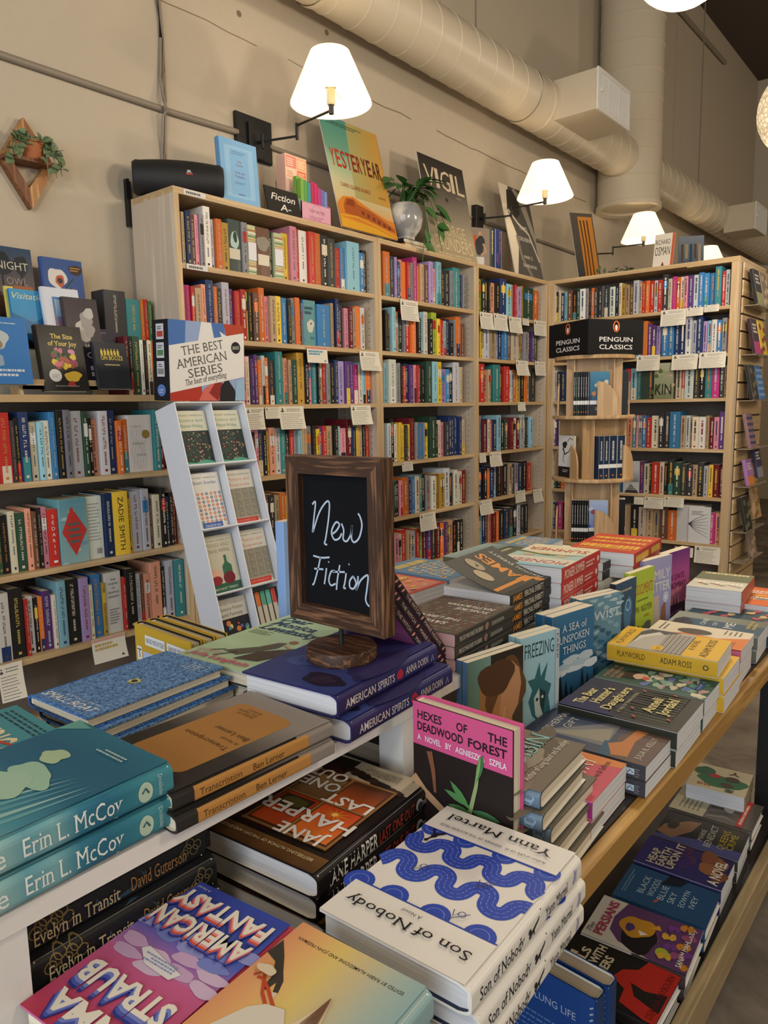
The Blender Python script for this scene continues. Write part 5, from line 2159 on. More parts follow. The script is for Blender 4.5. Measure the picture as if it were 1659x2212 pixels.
def a_cloud(A, w, h):
    A.rect(0, 0, w, h, '3f3638')
    for x, y, r in ((.45, .42, .2), (.6, .58, .2), (.7, .72, .14), (.5, .3, .16), (.66, .4, .16)):
        A.blob(w * x, h * y, w * r, ('9a9490', 'b8b4ae', 'a8a29e')[int(x * 10) % 3], h * r * .8, seed=int(r * 100 + x * 10))


def a_size(A, w, h):
    A.rect(0, 0, w, h, '26231f')
    A.text('The Size', w * .28, h * .8, h * .07, 'd8c060', w=w * .5, bold=.015, serif=True)
    A.text('of Your Joy', w * .2, h * .69, h * .07, 'd8c060', w=w * .66, bold=.015, serif=True)
    rnd = random.Random(8)
    for k in range(26):
        A.k = 4 + k % 5
        A.blob(w * rnd.uniform(.25, .75), h * rnd.uniform(.36, .64), w * rnd.uniform(.04, .08), ('c86a80', 'd8b838', '8a3a4a', 'a84a3a', '4a6a3a', 'c88aa0')[k % 6], seed=k)
    A.k = 10
    A.blob(w * .66, h * .22, w * .2, 'd8b040', h * .08, seed=2)
    A.blob(w * .6, h * .1, w * .08, 'a83a30', h * .05, seed=3)
    A.disc(w * .26, h * .23, w * .14, 'd4d2cc')
    A.lines(w * .18, h * .2, w * .34, h * .26, 2, '8a8a86', .4)
    A.text('RONALD ROMAIN', w * .5, h * .06, h * .03, '8a8478', align='C', w=w * .6) if False else A.lines(w * .22, h * .06, w * .8, h * .09, 1, '8a8478', .6)


def a_boo(A, w, h):
    A.rect(0, 0, w, h, '2a2638')
    A.lines(w * .12, h * .9, w * .8, h * .96, 2, '7a7688', .4)
    A.text('The', w * .3, h * .82, h * .04, 'a8a498')
    A.text('BOOK', w * .16, h * .68, h * .1, 'b8b4a8', w=w * .6)
    A.text('OF I', w * .16, h * .5, h * .1, 'b8b4a8', w=w * .5)
    A.lines(w * .2, h * .2, w * .6, h * .4, 2, 'b8b4a8', .7)


def a_booze(A, w, h):
    A.rect(0, 0, w, h, '22252c')
    for k in range(6):
        A.rect(w * (.18 + .1 * k), h * .72, w * (.25 + .1 * k), h * .82, 'd0b850')
        A.rect(w * (.2 + .1 * k), h * .82, w * (.23 + .1 * k), h * .86, 'd0b850')
    A.text('ON BOOZE', w * .16, h * .62, h * .09, 'd0b850', w=w * .68, bold=.02)
    A.lines(w * .25, h * .5, w * .75, h * .54, 1, 'c8b878', .7)


def a_sail(A, w, h):
    A.rect(0, 0, w, h, '2f70b0')
    A.blob(w * .35, h * .66, w * .24, 'b0b8b8', h * .14, seed=2)
    A.blob(w * .3, h * .6, w * .14, '8a7a60', h * .1, seed=3)
    A.blob(w * .3, h * .36, w * .16, '8aa0b0', h * .09, seed=5)
    A.lines(w * .1, h * .12, w * .9, h * .26, 2, 'c8d0d4', .5)
    A.lines(w * .3, h * .9, w * .8, h * .94, 1, 'a8c0d0', .5)


face_out('hardcover_book', 'dark NIGHT OWL hardback standing at the back of low bookcase top', -42, 524, 96, 2.66, .165, .24, .03, a_night, '23405a', lean=.1)
face_out('hardcover_book', 'blue hardback with a big white flower below the wall planter', 88, 553, 180, 2.655, .15, .22, .025, a_dare, '34508a', lean=.1)
face_out('paperback_book', 'bright blue Visitation paperback in the second row of low bookcase top', 18, 622, 100, 2.585, .135, .2, .018, a_visit, '2f7ab0', False, lean=.14)
face_out('paperback_book', 'yellow edged book beside the bright blue paperback on low bookcase', 8, 617, 20, 2.60, .03, .2, .012, None, 'c8c060', False, lean=.14)
face_out('hardcover_book', 'white framed hardback with a blue window picture on low bookcase', 89, 618, 165, 2.56, .13, .2, .02, a_white, 'd0d4dc', lean=.16)
face_out('hardcover_book', 'dark brown hardback with a pale cloud shape on low bookcase', 134, 640, 208, 2.53, .125, .19, .02, a_cloud, '3f3638', lean=.16)
face_out('hardcover_book', 'black hardback with a bouquet titled The Size of Your Joy', 76, 700, 186, 2.44 + .05, .155, .222, .03, a_size, '26231f', lean=.18)
face_out('hardcover_book', 'dark violet hardback behind the small black book with gold bottles', 165, 707, 250, 2.515, .145, .215, .025, a_boo, '2a2638', lean=.18)
face_out('hardcover_book', 'small black book with gold bottle shapes on low bookcase', 200, 738, 282, 2.46, .125, .165, .018, a_booze, '22252c', lean=.18)
face_out('hardcover_book', 'blue hardback with pale brush shapes cut off by the left edge', -52, 680, 50, 2.44, .15, .21, .05, a_sail, '2f70b0', lean=.1, group=None)
# wooden easel strip
root = empty('book_easel', Matrix.Translation((1.13, 2.47, zt0)))
tag(root, 'low wooden easel holding face-out books on the low bookcase', 'easel')
mb = MB()
mb.prism([(0, -.01, .0), (0, .05, 0), (0, .12, .16), (0, .105, .165), (0, .02, .03), (0, .0, .03)], (.012, 0, 0), mat=BIRCH)
mb.prism([(.40, -.01, .0), (.40, .05, 0), (.40, .12, .16), (.40, .105, .165), (.40, .02, .03), (.40, .0, .03)], (.012, 0, 0), mat=BIRCH)
mb.build('easel_side', root)
mb = MB()
mb.box(0.012, -.012, .018, .40, .03, .03, mat=BIRCH)
mb.box(0.012, -.012, .018, .40, -.004, .05, mat=BIRCH)
mb.build('easel_ledge', root)
# spines standing at the right end of the low bookcase top, two rows
rnd = random.Random(31)


def spine_run(items, u0, u1, y, z, lab, d=.13, hs=None):
    tot = sum(i[1] for i in items)
    u = u0
    for k, (c, wd, lb) in enumerate(items):
        a = along(u, 0, (0, y, z + .1))
        u += wd * (u1 - u0) / tot
        b = along(u, 0, (0, y, z + .1))
        mb = MB()
        shelf_book(mb, 0, b - a - .0006, d, hs[k] if hs else rnd.uniform(.2, .22), c, rnd)
        o = mb.build('shelved_book')
        o.matrix_world = Matrix.Translation((a, y, z))
        tag(o, lb, 'book', lab)


spine_run([('R', 9, 'maroon spine beside the small black gold-bottle book on low bookcase top'), ('k', 8, 'black spine next to the maroon one on low bookcase top'), ('G', 16, 'wide dark green spine on low bookcase top near the cardboard header'),
           ('w', 8, 'white thin spine right of the dark green one, low bookcase top'), ('k', 8, 'thin black spine fifth from left, low bookcase top'), ('W', 10, 'cream spine on low bookcase top close to the cardboard header'),
           ('o', 8, 'orange brown spine touching the cardboard header, low bookcase top')], 272, 338, 2.47, zt0 + .001, 'spines at the right end of the low bookcase top', hs=[.21, .208, .212, .2, .2, .2, .198])
mb = MB()
mb.box(along(228, 0, (0, 2.60, 1.7)), 2.595, zt0, along(345, 0, (0, 2.60, 1.7)), 2.73, zt0 + .2, mat=BIRCH)
tag(mb.build('wooden_step'), 'birch step block under the rear books on the low bookcase top', 'block')
spine_run([('K', 44, 'fat shrink-wrapped black book set behind the spines on low bookcase'), ('t', 28, 'teal boxed book with a grey picture on low bookcase step'), ('o', 8, 'first orange spine on the low bookcase step'),
           ('r', 8, 'red spine beside the orange one on the low bookcase step'), ('g', 8, 'pale green spine ending the row on the low bookcase step')], 226, 330, 2.60, zt0 + .201, 'books on the step at the rear of the low bookcase', d=.085, hs=[.19, .165, .168, .17, .165])

# ------------------------------------------------------------------ face-out books on the slatted end panel
CLEAR = plain('clear_acrylic_ledge', '8d8270', .15, spec=.6)


def ep(kind, c1, c2):
    def f(A, w, h):
        A.rect(0, 0, w, h, c1)
        if kind == 0:
            A.rect(0, 0, w, h * .35, c2)
            A.lines(w * .15, h * .6, w * .85, h * .9, 3, 'd8d4c4', .6)
        elif kind == 1:
            for k in range(6):
                A.blob(w * ((k * 41 % 90) / 90 + .05), h * ((k * 29 % 80) / 90 + .1), w * .2, c2, h * .09, seed=k)
        else:
            for k in range(5):
                A.rect(0, h * (.1 + .18 * k), w, h * (.18 + .18 * k), c2)
    return f


EPB = [(1609, 572, 1.905, 'k', '26262a', 0, '9a9a60', .2), (1618, 570, 1.905, 'k', '8a7a68', 1, 'c8b89a', .2), (1606, 690, 1.62, 'P', '3a2230', 0, 'b8327a', .2), (1616, 690, 1.62, 'y', 'd8b838', 1, '8a2f2a', .2),
       (1600, 800, 1.35, 'k', '2a2a2c', 1, '6a5f48', .2), (1638, 800, 1.35, 'b', '3f74b0', 2, '7aa0c8', .2), (1597, 908, 1.06, 'R', '8a6a70', 2, '3a3f60', .2), (1612, 1000, .86, 'B', '3a3550', 0, '8a8698', .18),
       (1585, 1020, .83, 'v', 'a070b0', 0, 'd08030', .15), (1610, 1070, .6, 'W', 'b0906a', 1, '8a6a2a', .2), (1585, 1095, .55, 'k', '2a2c26', 1, '6a6650', .2), (1578, 1195, .36, 'n', '8a7868', 1, 'b8a088', .2)]
EPN = ['first black', 'brown pictured', 'plum and pink', 'yellow and red', 'black and olive', 'light blue', 'striped plum', 'slate blue', 'lilac and orange', 'tan', 'dark olive', 'pale brown']
for i, (u, v, z, sc_, c1, kd, c2, hh) in enumerate(EPB):
    x = XR + .09 + .16 * (i % 2 if i not in (5,) else 1) + (.06 if i in (7, 9) else 0)
    yb = 1.212 - .055
    lean = .2
    U = Vector((1, 0, 0))
    V = Vector((0, lean, 1)).normalized()
    M = frame(U, V, U.cross(V), (x, yb, z - .001), (0, 0, 0))
    o = make_book('paperback_book', M, .135, hh + .01, .02, False, cov=c1, art=ep(kd, c1, c2))
    tag(o, '%s covered book facing out on the slatted end panel' % EPN[i], 'book', 'face-out books on the end panel')
for i, z in enumerate((1.903, 1.618, 1.348, 1.058, .828, .548, .358)):
    mb = MB()
    mb.box(XR + .06, 1.212 - .075, z - .006, XR + .5, 1.212, z - .001, mat=CLEAR)
    mb.box(XR + .06, 1.212 - .079, z - .006, XR + .5, 1.212 - .075, z + .004, mat=CLEAR)
    tag(mb.build('acrylic_ledge'), 'clear ledge on the slatted end panel, %s from the top' % ORD[i], 'shelf', 'clear ledges on the end panel')
# ------------------------------------------------------------------ display table, risers
TZ, RZ = .765, .935
OAKE = wood('table_oak', 'c09548', '9a7234', 'X', 12, .38)
DARKT = plain('dark_table_top', '2b2521', .35, spec=.5, var=.1, bscale=30)
root = empty('display_table', Matrix.Translation((1.0, .85, 0)))
tag(root, 'long oak edged display table with a dark top and black posts', 'table')
R = Matrix.Translation((-1.0, -.85, 0))
mb = MB(R)
for a in ((-.3, .352, 2.34, .372), (-.3, 1.33, 2.34, 1.39)):
    mb.bbox(a[0], a[1], TZ - .042, a[2], a[3], TZ, .003, mat=OAKE)
mb.bbox(2.28, .352, TZ - .042, 2.34, 1.19, TZ, .003, mat=OAKE)
mb.build('edge_trim', root)
mb = MB(R)
mb.box(-.3, .372, TZ - .04, 2.28, 1.13, TZ - .0005, mat=DARKT)
mb.build('tabletop', root)
for x, y in ((2.2, .375), (2.2, 1.08), (-.25, .375), (-.25, 1.08)):
    mb = MB(R)
    mb.box(x, y, .0, x + .075, y + .085, TZ - .042, mat=BLACK)
    mb.build('leg', root)
mb = MB(R)
mb.box(-.2, .39, .155, 2.2, 1.1, .18, mat=DARKT)
mb.build('lower_shelf', root)
mb = MB(R)
mb.bbox(-.2, .362, .11, 2.26, .387, .2, .003, mat=wood('shelf_lip_oak', 'b09a72', '94805c', 'X', 12, .45))
mb.build('shelf_lip', root)
mb = MB(R)
CHROME = plain('chrome', 'c0c0c0', .2, metal=1)
mb.lathe([(0, -.012), (.03, -.012), (.034, 0), (.03, .012), (0, .012)], (2.3, .41, .034), 18, mat=CHROME, axis=1)
mb.box(2.28, .4, .03, 2.32, .42, .1, mat=CHROME)
mb.build('caster', root)

RISM = plain('white_laminate', 'd6d2cb', .45, var=.02)
root = empty('display_riser', Matrix.Translation((.55, .77, TZ)))
tag(root, 'white riser shelf on the table carrying the wooden framed sign', 'riser shelf')
R = Matrix.Translation((-.55, -.77, -TZ))
mb = MB(R)
mb.box(.19, .597, RZ - .02, .845, .925, RZ, mat=RISM)
mb.build('riser_top', root)
for a in ((.2, .6, .243, .64), (.757, .6, .803, .643), (.2, .87, .243, .91), (.757, .87, .803, .913)):
    mb = MB(R)
    mb.box(a[0], a[1], TZ, a[2], a[3], RZ - .02, mat=RISM)
    mb.build('leg', root)
root = empty('display_riser', Matrix.Translation((1.5, .9, TZ)))
tag(root, 'farther white riser shelf on the table below the stacked paperbacks', 'riser shelf')
R = Matrix.Translation((-1.5, -.9, -TZ))
mb = MB(R)
mb.box(.848, .675, RZ - .02, 1.97, .99, RZ, mat=RISM)
mb.box(.848, .605, RZ - .02, .945, .675, RZ, mat=RISM)
mb.build('riser_top', root)
for a in ((.86, .69, .9, .73), (1.92, .69, 1.96, .73), (.86, .94, .9, .98), (1.92, .94, 1.96, .98)):
    mb = MB(R)
    mb.box(a[0], a[1], TZ, a[2], a[3], RZ - .02, mat=RISM)
    mb.build('leg', root)

# ------------------------------------------------------------------ the framed chalkboard sign
BX, BY, BZ = .724, .680, RZ + .0626
root = empty('table_sign', Matrix.Translation((BX, BY, BZ)))
tag(root, 'chalkboard sign in a dark wooden frame reading New Fiction', 'sign')
mb = MB()
mb.lathe([(0, 0), (.047, 0), (.049, .003), (.049, .016), (.0475, .019), (0, .019)], (0, 0, 0), 44, mat=WALNUTX)
mb.build('sign_base', root, smooth=30)
mb = MB()
mb.tube([(0, 0, .018), (0, 0, .06)], .0032, 10, mat=BLACK)
mb.build('rod', root, smooth=40)
FW, FH, FT, FB = .176, .234, .023, .025
FM = frame((0, -1, 0), (0, 0, 1), (-1, 0, 0), (-.012, FW / 2, .046))
for nm, q, mt in (('frame_side', ((0, 0), (FB, FB), (FB, FH - FB), (0, FH)), WALNUT), ('frame_side', ((FW, 0), (FW, FH), (FW - FB, FH - FB), (FW - FB, FB)), WALNUT),
                  ('frame_rail', ((0, FH), (FB, FH - FB), (FW - FB, FH - FB), (FW, FH)), WALNUTX), ('frame_rail', ((0, 0), (FW, 0), (FW - FB, FB), (FB, FB)), WALNUTX)):
    mb = MB(FM)
    mb.prism([(p[0], p[1], -FT) for p in q], (0, 0, FT), mat=mt)
    mb.build(nm, root)
CHALKB = printed('chalkboard_paint', .95)
mb = MB(FM)
i = FB - .004
mb.box(i, i, -FT, FW - i, FH - i, -.009, lin('0b0c10'), CHALKB)
A = Art(mb, lambda u, v, l: (u, v, -.009 + l), MATTE)
CH = 'a9b8c8'


def chalk(pts, wd=.0026):
    # smooth hand-drawn line through the points (Catmull-Rom)
    P = [pts[0]] + list(pts) + [pts[-1]]
    out = []
    for k in range(1, len(P) - 2):
        for s_ in range(6):
            t = s_ / 6
            a, b, c, d = P[k - 1], P[k], P[k + 1], P[k + 2]
            out.append(tuple(.5 * (2 * b[j] + (c[j] - a[j]) * t + (2 * a[j] - 5 * b[j] + 4 * c[j] - d[j]) * t * t + (-a[j] + 3 * b[j] - 3 * c[j] + d[j]) * t ** 3) for j in (0, 1)))
    out.append(P[-1])
    for k in range(len(out) - 1):
        A.k = 2
    A.stroke(out, wd, CH)


def cv(x, y):        # sketch units -> board metres; 0..100 across, 0..150 up
    return (FB + (FW - 2 * FB) * x / 100, FB + (FH - 2 * FB) * y / 150)


for st in ([(14, 115), (19, 118), (16, 100), (13, 83)], [(14, 84), (24, 106), (35, 119), (40, 118), (38, 100), (33, 78), (31, 72), (35, 71)],
           [(43, 84), (49, 88), (54, 95), (50, 98), (45, 93), (42, 85), (46, 78), (53, 80), (57, 86)],
           [(57, 97), (60, 90), (59, 80), (64, 78), (70, 86), (72, 96), (71, 82), (75, 78), (82, 84), (86, 97), (84, 106), (81, 110)],
           [(13, 56), (25, 55), (38, 57)], [(24, 55), (20, 42), (13, 24), (10, 22)], [(14, 41), (28, 42)], [(33, 44), (31, 34), (29, 25)], [(36, 51), (36.8, 52)],
           [(46, 42), (40, 41), (36, 31), (39, 25), (46, 28)], [(53, 50), (49, 34), (47, 21)], [(42, 41), (60, 43)], [(62, 42), (60, 32), (58, 25), (61, 25)], [(66, 52), (66.8, 53)],
           [(72, 40), (67, 34), (67, 27), (72, 26), (76, 33), (72, 40)], [(79, 41), (78, 32), (76, 25), (82, 36), (90, 43), (93, 42), (91, 28), (89, 16), (93, 10), (96, 12)]):
    chalk([cv(*p) for p in st])
mb.build('chalk_panel', root)

# ------------------------------------------------------------------ cover artwork of the table books
def art_son(A, w, h):
    A.rect(0, 0, w, h, 'd9d4ca')
    blue = '2c46a4'
    va, vb = h * .215, h * .75
    for v in (va, vb):
        A.rect(w * .03, v, w * .97, v + h * .007, blue)
    import math as m
    reg = vb - va
    wd = h * .082

    def meander(vc, amp, ph):
        x = y = 0.0
        pts = []
        for i in range(141):
            th = 1.45 * m.cos(2 * PI * (i / 140 * 3.4 + ph))
            pts.append((x, y))
            x, y = x + m.cos(th), y + m.sin(th)
        x1 = pts[-1][0]
        ys = [p[1] for p in pts]
        k = 2 * amp / (max(ys) - min(ys))
        ym = (max(ys) + min(ys)) / 2
        pts = [(w * 1.0 * p[0] / x1, vc + (p[1] - ym) * k) for p in pts]
        A.k = 4
        A.stroke(pts, wd, blue)
        for o in (-.3, 0, .3):
            q = []
            for i in range(len(pts)):
                a, b = pts[max(i - 1, 0)], pts[min(i + 1, len(pts) - 1)]
                dx, dy = b[0] - a[0], b[1] - a[1]
                l = m.hypot(dx, dy) or 1
                q.append((pts[i][0] - dy / l * wd * o, pts[i][1] + dx / l * wd * o))
            A.k = 6
            for i in range(0, len(q) - 2, 3):
                A.k = 6
                A.stroke(q[i:i + 3], .0007, '7f92d0')
    meander(va + reg * .24, reg * .085, .3)
    meander(va + reg * .60, reg * .1, .75)
    for u in (.12, .42, .72, .98):
        A.k = 4
        A.disc(w * u, vb, w * .1, blue)
        A.disc(w * (u - .06), va, w * .085, blue)
        A.k = 6
        A.ring(w * u, vb, w * .06, .0007, '7f92d0')
        A.ring(w * (u - .06), va, w * .05, .0007, '7f92d0')
    A.k = 8
    A.rect(0, h * .757, w, h, 'd9d4ca')
    A.rect(0, 0, w, h * .213, 'd9d4ca')
    A.k = 10
    A.rect(0, va, w * .97, va + h * .007, blue)
    A.rect(0, vb, w * .97, vb + h * .007, blue)
    # running figure and little spear bearers
    for u, v, s in ((.86, .27, 1.0),):
        A.blob(w * u, h * v, w * .02, '1c1c1e', h * .022, seed=2)
        A.stroke([(w * (u - .05), h * (v - .045)), (w * u, h * v), (w * (u + .02), h * (v + .05))], .004, '1c1c1e', .002)
        A.stroke([(w * u, h * v), (w * (u + .05), h * (v - .05))], .003, '1c1c1e', .002)
        A.disc(w * (u + .02), h * (v + .055), w * .016, '1c1c1e', n=8)
    for u, v in ((.3, .455), (.72, .51), (.28, .69)):
        A.stroke([(w * (u - .04), h * (v - .02)), (w * (u + .05), h * (v + .05))], .0009, '3a3a4a')
        A.ring(w * u, h * v, w * .022, .001, '3a4a8a', n=10)
        A.stroke([(w * (u + .02), h * v), (w * (u + .04), h * (v + .03)), (w * (u + .06), h * (v - .01))], .001, '3a3a4a')
    A.text('Son of Nobody', w * .5, h * .855, h * .052, '1c1c1e', align='C', w=w * .86, serif=True)
    A.text('A Novel', w * .52, h * .80, h * .02, '4a4a4a', align='C')
    A.text('Author of LIFE OF PI   WINNER OF THE BOOKER PRIZE', w * .5, h * .165, h * .017, '3a3a3c', align='C', w=w * .8)
    A.text('Yann Martel', w * .5, h * .065, h * .056, '1c1c1e', align='C', w=w * .8, serif=True)


def sart_son(A, h, t):
    A.text('Son of Nobody', h * .06, t * .28, t * .42, '1c1c1e', w=h * .36, serif=True)
    A.stroke([(h * .46, t * .3), (h * .5, t * .45), (h * .545, t * .62), (h * .575, t * .85)], .0045, '1c1c1e', .001)
    A.stroke([(h * .5, t * .45), (h * .51, t * .2)], .003, '1c1c1e', .001)
    A.disc(h * .465, t * .52, .003, '1c1c1e', n=8)
    A.text('Yann Martel', h * .61, t * .3, t * .36, '2a2a2c', w=h * .23, serif=True)
    A.stroke([(h * .9, t * .3), (h * .92, t * .6), (h * .915, t * .8)], .002, '2c46a4', .001)
    A.stroke([(h * .925, t * .3), (h * .935, t * .75)], .001, '2c46a4')


def art_harper(A, w, h):
    A.rect(0, 0, w, h, '1f1613')
    A.rect(0, h * .88, w, h, '6b4a26', '4a3018')
    A.rect(w * .55, h * .1, w, h * .85, '3a1a14')
    A.rect(w * .0, 0, w * .62, h * .2, 'b0a28a', 'c0b296')
    for k in range(9):
        A.blob(w * (.1 + .07 * k), h * (.2 - .012 * k), w * .07, ('2a1c14', '3a281c', '1f1613')[k % 3], h * .03, seed=k)
    A.rect(w * .08, h * .2, w * .86, h * .84, '6f4a28')
    A.rect(w * .1, h * .22, w * .84, h * .82, '4f2c18')
    A.rect(w * .12, h * .5, w * .46, h * .8, 'b8401c', 'd0702a')
    A.rect(w * .5, h * .5, w * .82, h * .8, 'a83618', 'b84a1e')
    A.rect(w * .12, h * .25, w * .46, h * .48, '5a2f1c', 'b0521f')
    A.rect(w * .5, h * .25, w * .82, h * .48, '8a6a44', '6f4f30')
    A.rect(w * .52, h * .52, w * .8, h * .64, '3a2a18')
    A.blob(w * .66, h * .58, w * .1, '4f4a20', h * .05, seed=3)
    for a in range(10):
        A.k = 16
        th = a * PI / 5
        A.stroke([(w * .3, h * .56), (w * .3 + w * .12 * math.cos(th), h * .56 + h * .06 * math.sin(th))], .004, 'e08a2a', .0005)
    A.disc(w * .3, h * .56, w * .025, 'f0c060', n=10)
    for u in (.09, .48, .84):
        A.rect(w * (u - .012), h * .2, w * (u + .012), h * .84, '8a6236')
    for v in (.21, .49, .83):
        A.rect(w * .08, h * (v - .008), w * .86, h * (v + .008), '8a6236')
    c = 'd8d3c8'
    A.text('BESTSELLING AUTHOR OF THE DRY AND EXILES', w * .5, h * .925, h * .02, 'c8b890', align='C', w=w * .84)
    A.text('JANE', w * .14, h * .755, h * .085, c, w=w * .42, bold=.02)
    A.text('HARPER', w * .06, h * .6, h * .095, c, w=w * .84, bold=.02)
    A.text('LAST', w * .1, h * .4, h * .085, c, w=w * .42, bold=.02)
    A.text('ONE', w * .48, h * .31, h * .085, c, w=w * .36, bold=.02)
    A.text('OUT', w * .52, h * .2, h * .085, c, w=w * .36, bold=.02)
    A.lines(w * .16, h * .06, w * .5, h * .13, 4, '5a4a38', .4)


def sart_harper(A, h, t):
    A.text('JANE HARPER', h * .075, t * .22, t * .58, 'd8d3c8', w=h * .40, bold=.015)
    A.text('LAST ONE OUT', h * .49, t * .24, t * .48, 'a03a2a', w=h * .34, bold=.01)
    A.disc(h * .875, t * .5, t * .26, 'b8b4ac', n=14)
    A.disc(h * .885, t * .4, t * .2, '3a3a3a', n=12)
    A.text('mlb', h * .91, t * .35, t * .3, 'b8b4ac', w=h * .05)


def drop_text(A, t, u, v, hh, w, layers, bold=.03):
    k0 = A.k
    for i, (c, dy) in enumerate(layers):
        A.k = k0 + i
        A.text(t, u, v - dy, hh, c, w=w, bold=bold)


def art_straub(A, w, h):
    A.rect(0, 0, w, h * .35, '34449a', '4a5cae')
    A.k = 1
    A.rect(0, h * .35, w, h * .55, '4a5cae', 'b06a98')
    A.k = 1
    A.rect(0, h * .55, w, h, 'b85a86', 'a8344a')
    for k in range(16):
        A.k = 3 + k % 3
        A.blob(w * ((k * 37 % 100) / 100), h * (.28 + .3 * ((k * 53 % 100) / 100)), w * .13, ('8a8cc0', 'b898b8', '6f7ab8', 'c0a8c0')[k % 4], h * .035, seed=k)
    A.k = 8
    A.poly([(w * .3, h * .52), (w * .7, h * .47), (w * .74, h * .5), (w * .6, h * .56), (w * .34, h * .57)], 'd0ccc8')
    A.lines(w * .36, h * .5, w * .68, h * .55, 3, '7a86b0', .5)
    cr = 'd8d0c0'
    A.text('A Novel', w * .78, h * .03, h * .018, 'b8b8d0')
    lay = (('34337a', .042 * h), ('5a5aa8', .032 * h), ('c8503a', .024 * h), ('d88a88', .012 * h), (cr, 0))
    drop_text(A, 'EMMA', w * .1, h * .845, h * .1, w * .78, (('2f337a', -.05 * h), ('4a55a0', -.035 * h), ('6f7ab8', -.018 * h), (cr, 0)))
    drop_text(A, 'STRAUB', w * .08, h * .66, h * .115, w * .84, (('2f337a', -.05 * h), ('4a55a0', -.035 * h), ('6f7ab8', -.018 * h), (cr, 0)))
    drop_text(A, 'AMERICAN', w * .04, h * .235, h * .1, w * .92, tuple((c, -d) for c, d in lay))
    drop_text(A, 'FANTASY', w * .04, h * .085, h * .1, w * .92, tuple((c, -d) for c, d in lay))


def art_bird(A, w, h):
    n = 6
    cols = ['c98a60', 'd0a066', 'cdb468', 'bcae84', '9fab9c', '86a3a3']
    for k in range(5):
        A.k = 1
        A.poly([(w * (1 - k / 5), 0), (w * (1 - (k + 1) / 5), 0), (w * (1 - (k + 1) / 5), h), (w * (1 - k / 5), h)][::-1], cols[k])
        A.k = 1
    A.k = 2
    for k in range(5):
        A.k = 2
        A.rect(w * (1 - (k + 1) / 5), 0, w * (1 - k / 5), h, cols[k + 1], cols[k], horiz=True)
    A.text('EDITED BY RABIH ALAMEDDINE AND JOHN FREEMAN', w * .5, h * .075, h * .017, '3a3228', align='C', w=w * .84, bold=.005)
    # dark glove holding red legs of a white bird
    A.poly([(w * .99, h * .13), (w * .88, h * .2), (w * .8, h * .26), (w * .74, h * .3), (w * .7, h * .36), (w * .73, h * .37), (w * .77, h * .32), (w * .78, h * .37), (w * .81, h * .37), (w * .83, h * .3), (w * .9, h * .24), (w * 1.0, h * .22)], '3a352e')
    A.stroke([(w * .72, h * .36), (w * .7, h * .4)], .005, 'c8b49a', .002)
    for o in (0, .03):
        A.stroke([(w * (.9 + o), h * .34), (w * (.86 + o), h * (.335 - o)), (w * .78, h * (.36 + o)), (w * .64, h * (.42 + o))], .003, 'b0442a')
    A.poly([(w * .7, h * .42), (w * .58, h * .4), (w * .5, h * .46), (w * .42, h * .56), (w * .5, h * .8), (w * .85, h * .85), (w * .86, h * .6), (w * .78, h * .47)], 'c8c0b0')
    A.poly([(w * .4, h * .26), (w * .48, h * .44), (w * .36, h * .56), (w * .26, h * .54), (w * .3, h * .44)], 'ccb89a')
    for k in range(8):
        A.k = 24
        A.stroke([(w * .4, h * .27), (w * (.29 + .022 * k), h * .53)], .0009, '6a4a34')
    for k in range(14):
        A.k = 24
        A.ring(w * (.3 + .04 * (k % 5)), h * (.56 + .022 * (k // 5)), w * .02, .0007, '8a6a50', n=9)
    A.blob(w * .88, h * .3, w * .07, 'c8b89c', h * .025, seed=4)


def sart_bird(A, h, t):
    A.lines(h * .6, t * .3, h * .9, t * .7, 1, '6a7a78', .6)


def art_mccoy(A, w, h):
    A.rect(0, 0, w, h, '28637a')
    for k in range(5):
        A.k = 2
        A.rect(0, h * k / 5, w, h * (k + 1) / 5, ('2a6a80', '235a74', '235a74', '3f7f8e', '6a9a9a')[k], ('235a74', '235a74', '3f7f8e', '6a9a9a', '9ab4aa')[k])
    for k in range(6):
        A.k = 4
        A.poly([(w * (.05 + .05 * k), h * .3), (w * (.1 + .07 * k), h * .6), (w * (.2 + .08 * k), h), (w * (.26 + .08 * k), h), (w * (.14 + .07 * k), h * .6)], ('5f949a', '86aca6', '4f8a92')[k % 3])
    A.k = 6
    A.poly([(w * .8, h * .02), (w, 0), (w, h * .12)], '5f9a90')
    for (u, v, r, rv, c) in ((.62, .26, .11, .05, '9fb592'), (.5, .4, .2, .07, '8fb09a'), (.56, .52, .24, .1, '95b29c'), (.6, .72, .34, .16, 'a4b894'), (.6, .9, .36, .14, 'b4bf98')):
        A.blob(w * u, h * v, w * r, c, h * rv, seed=int(v * 100), wob=.24, n=30)
    for k in range(5):
        A.stroke([(w * (.4 + .1 * k), h * .6), (w * (.42 + .09 * k), h * .8)], .002, '7fa090', .0006)
    A.text('EDGE', w * .06, h * .84, h * .09, 'd4d4c8', w=w * .5) if False else A.text('LAKE', w * .05, h * .86, h * .075, 'd4d4c8', w=w * .5)
    A.lines(w * .2, h * .1, w * .5, h * .14, 2, '9fbcb8', .5)


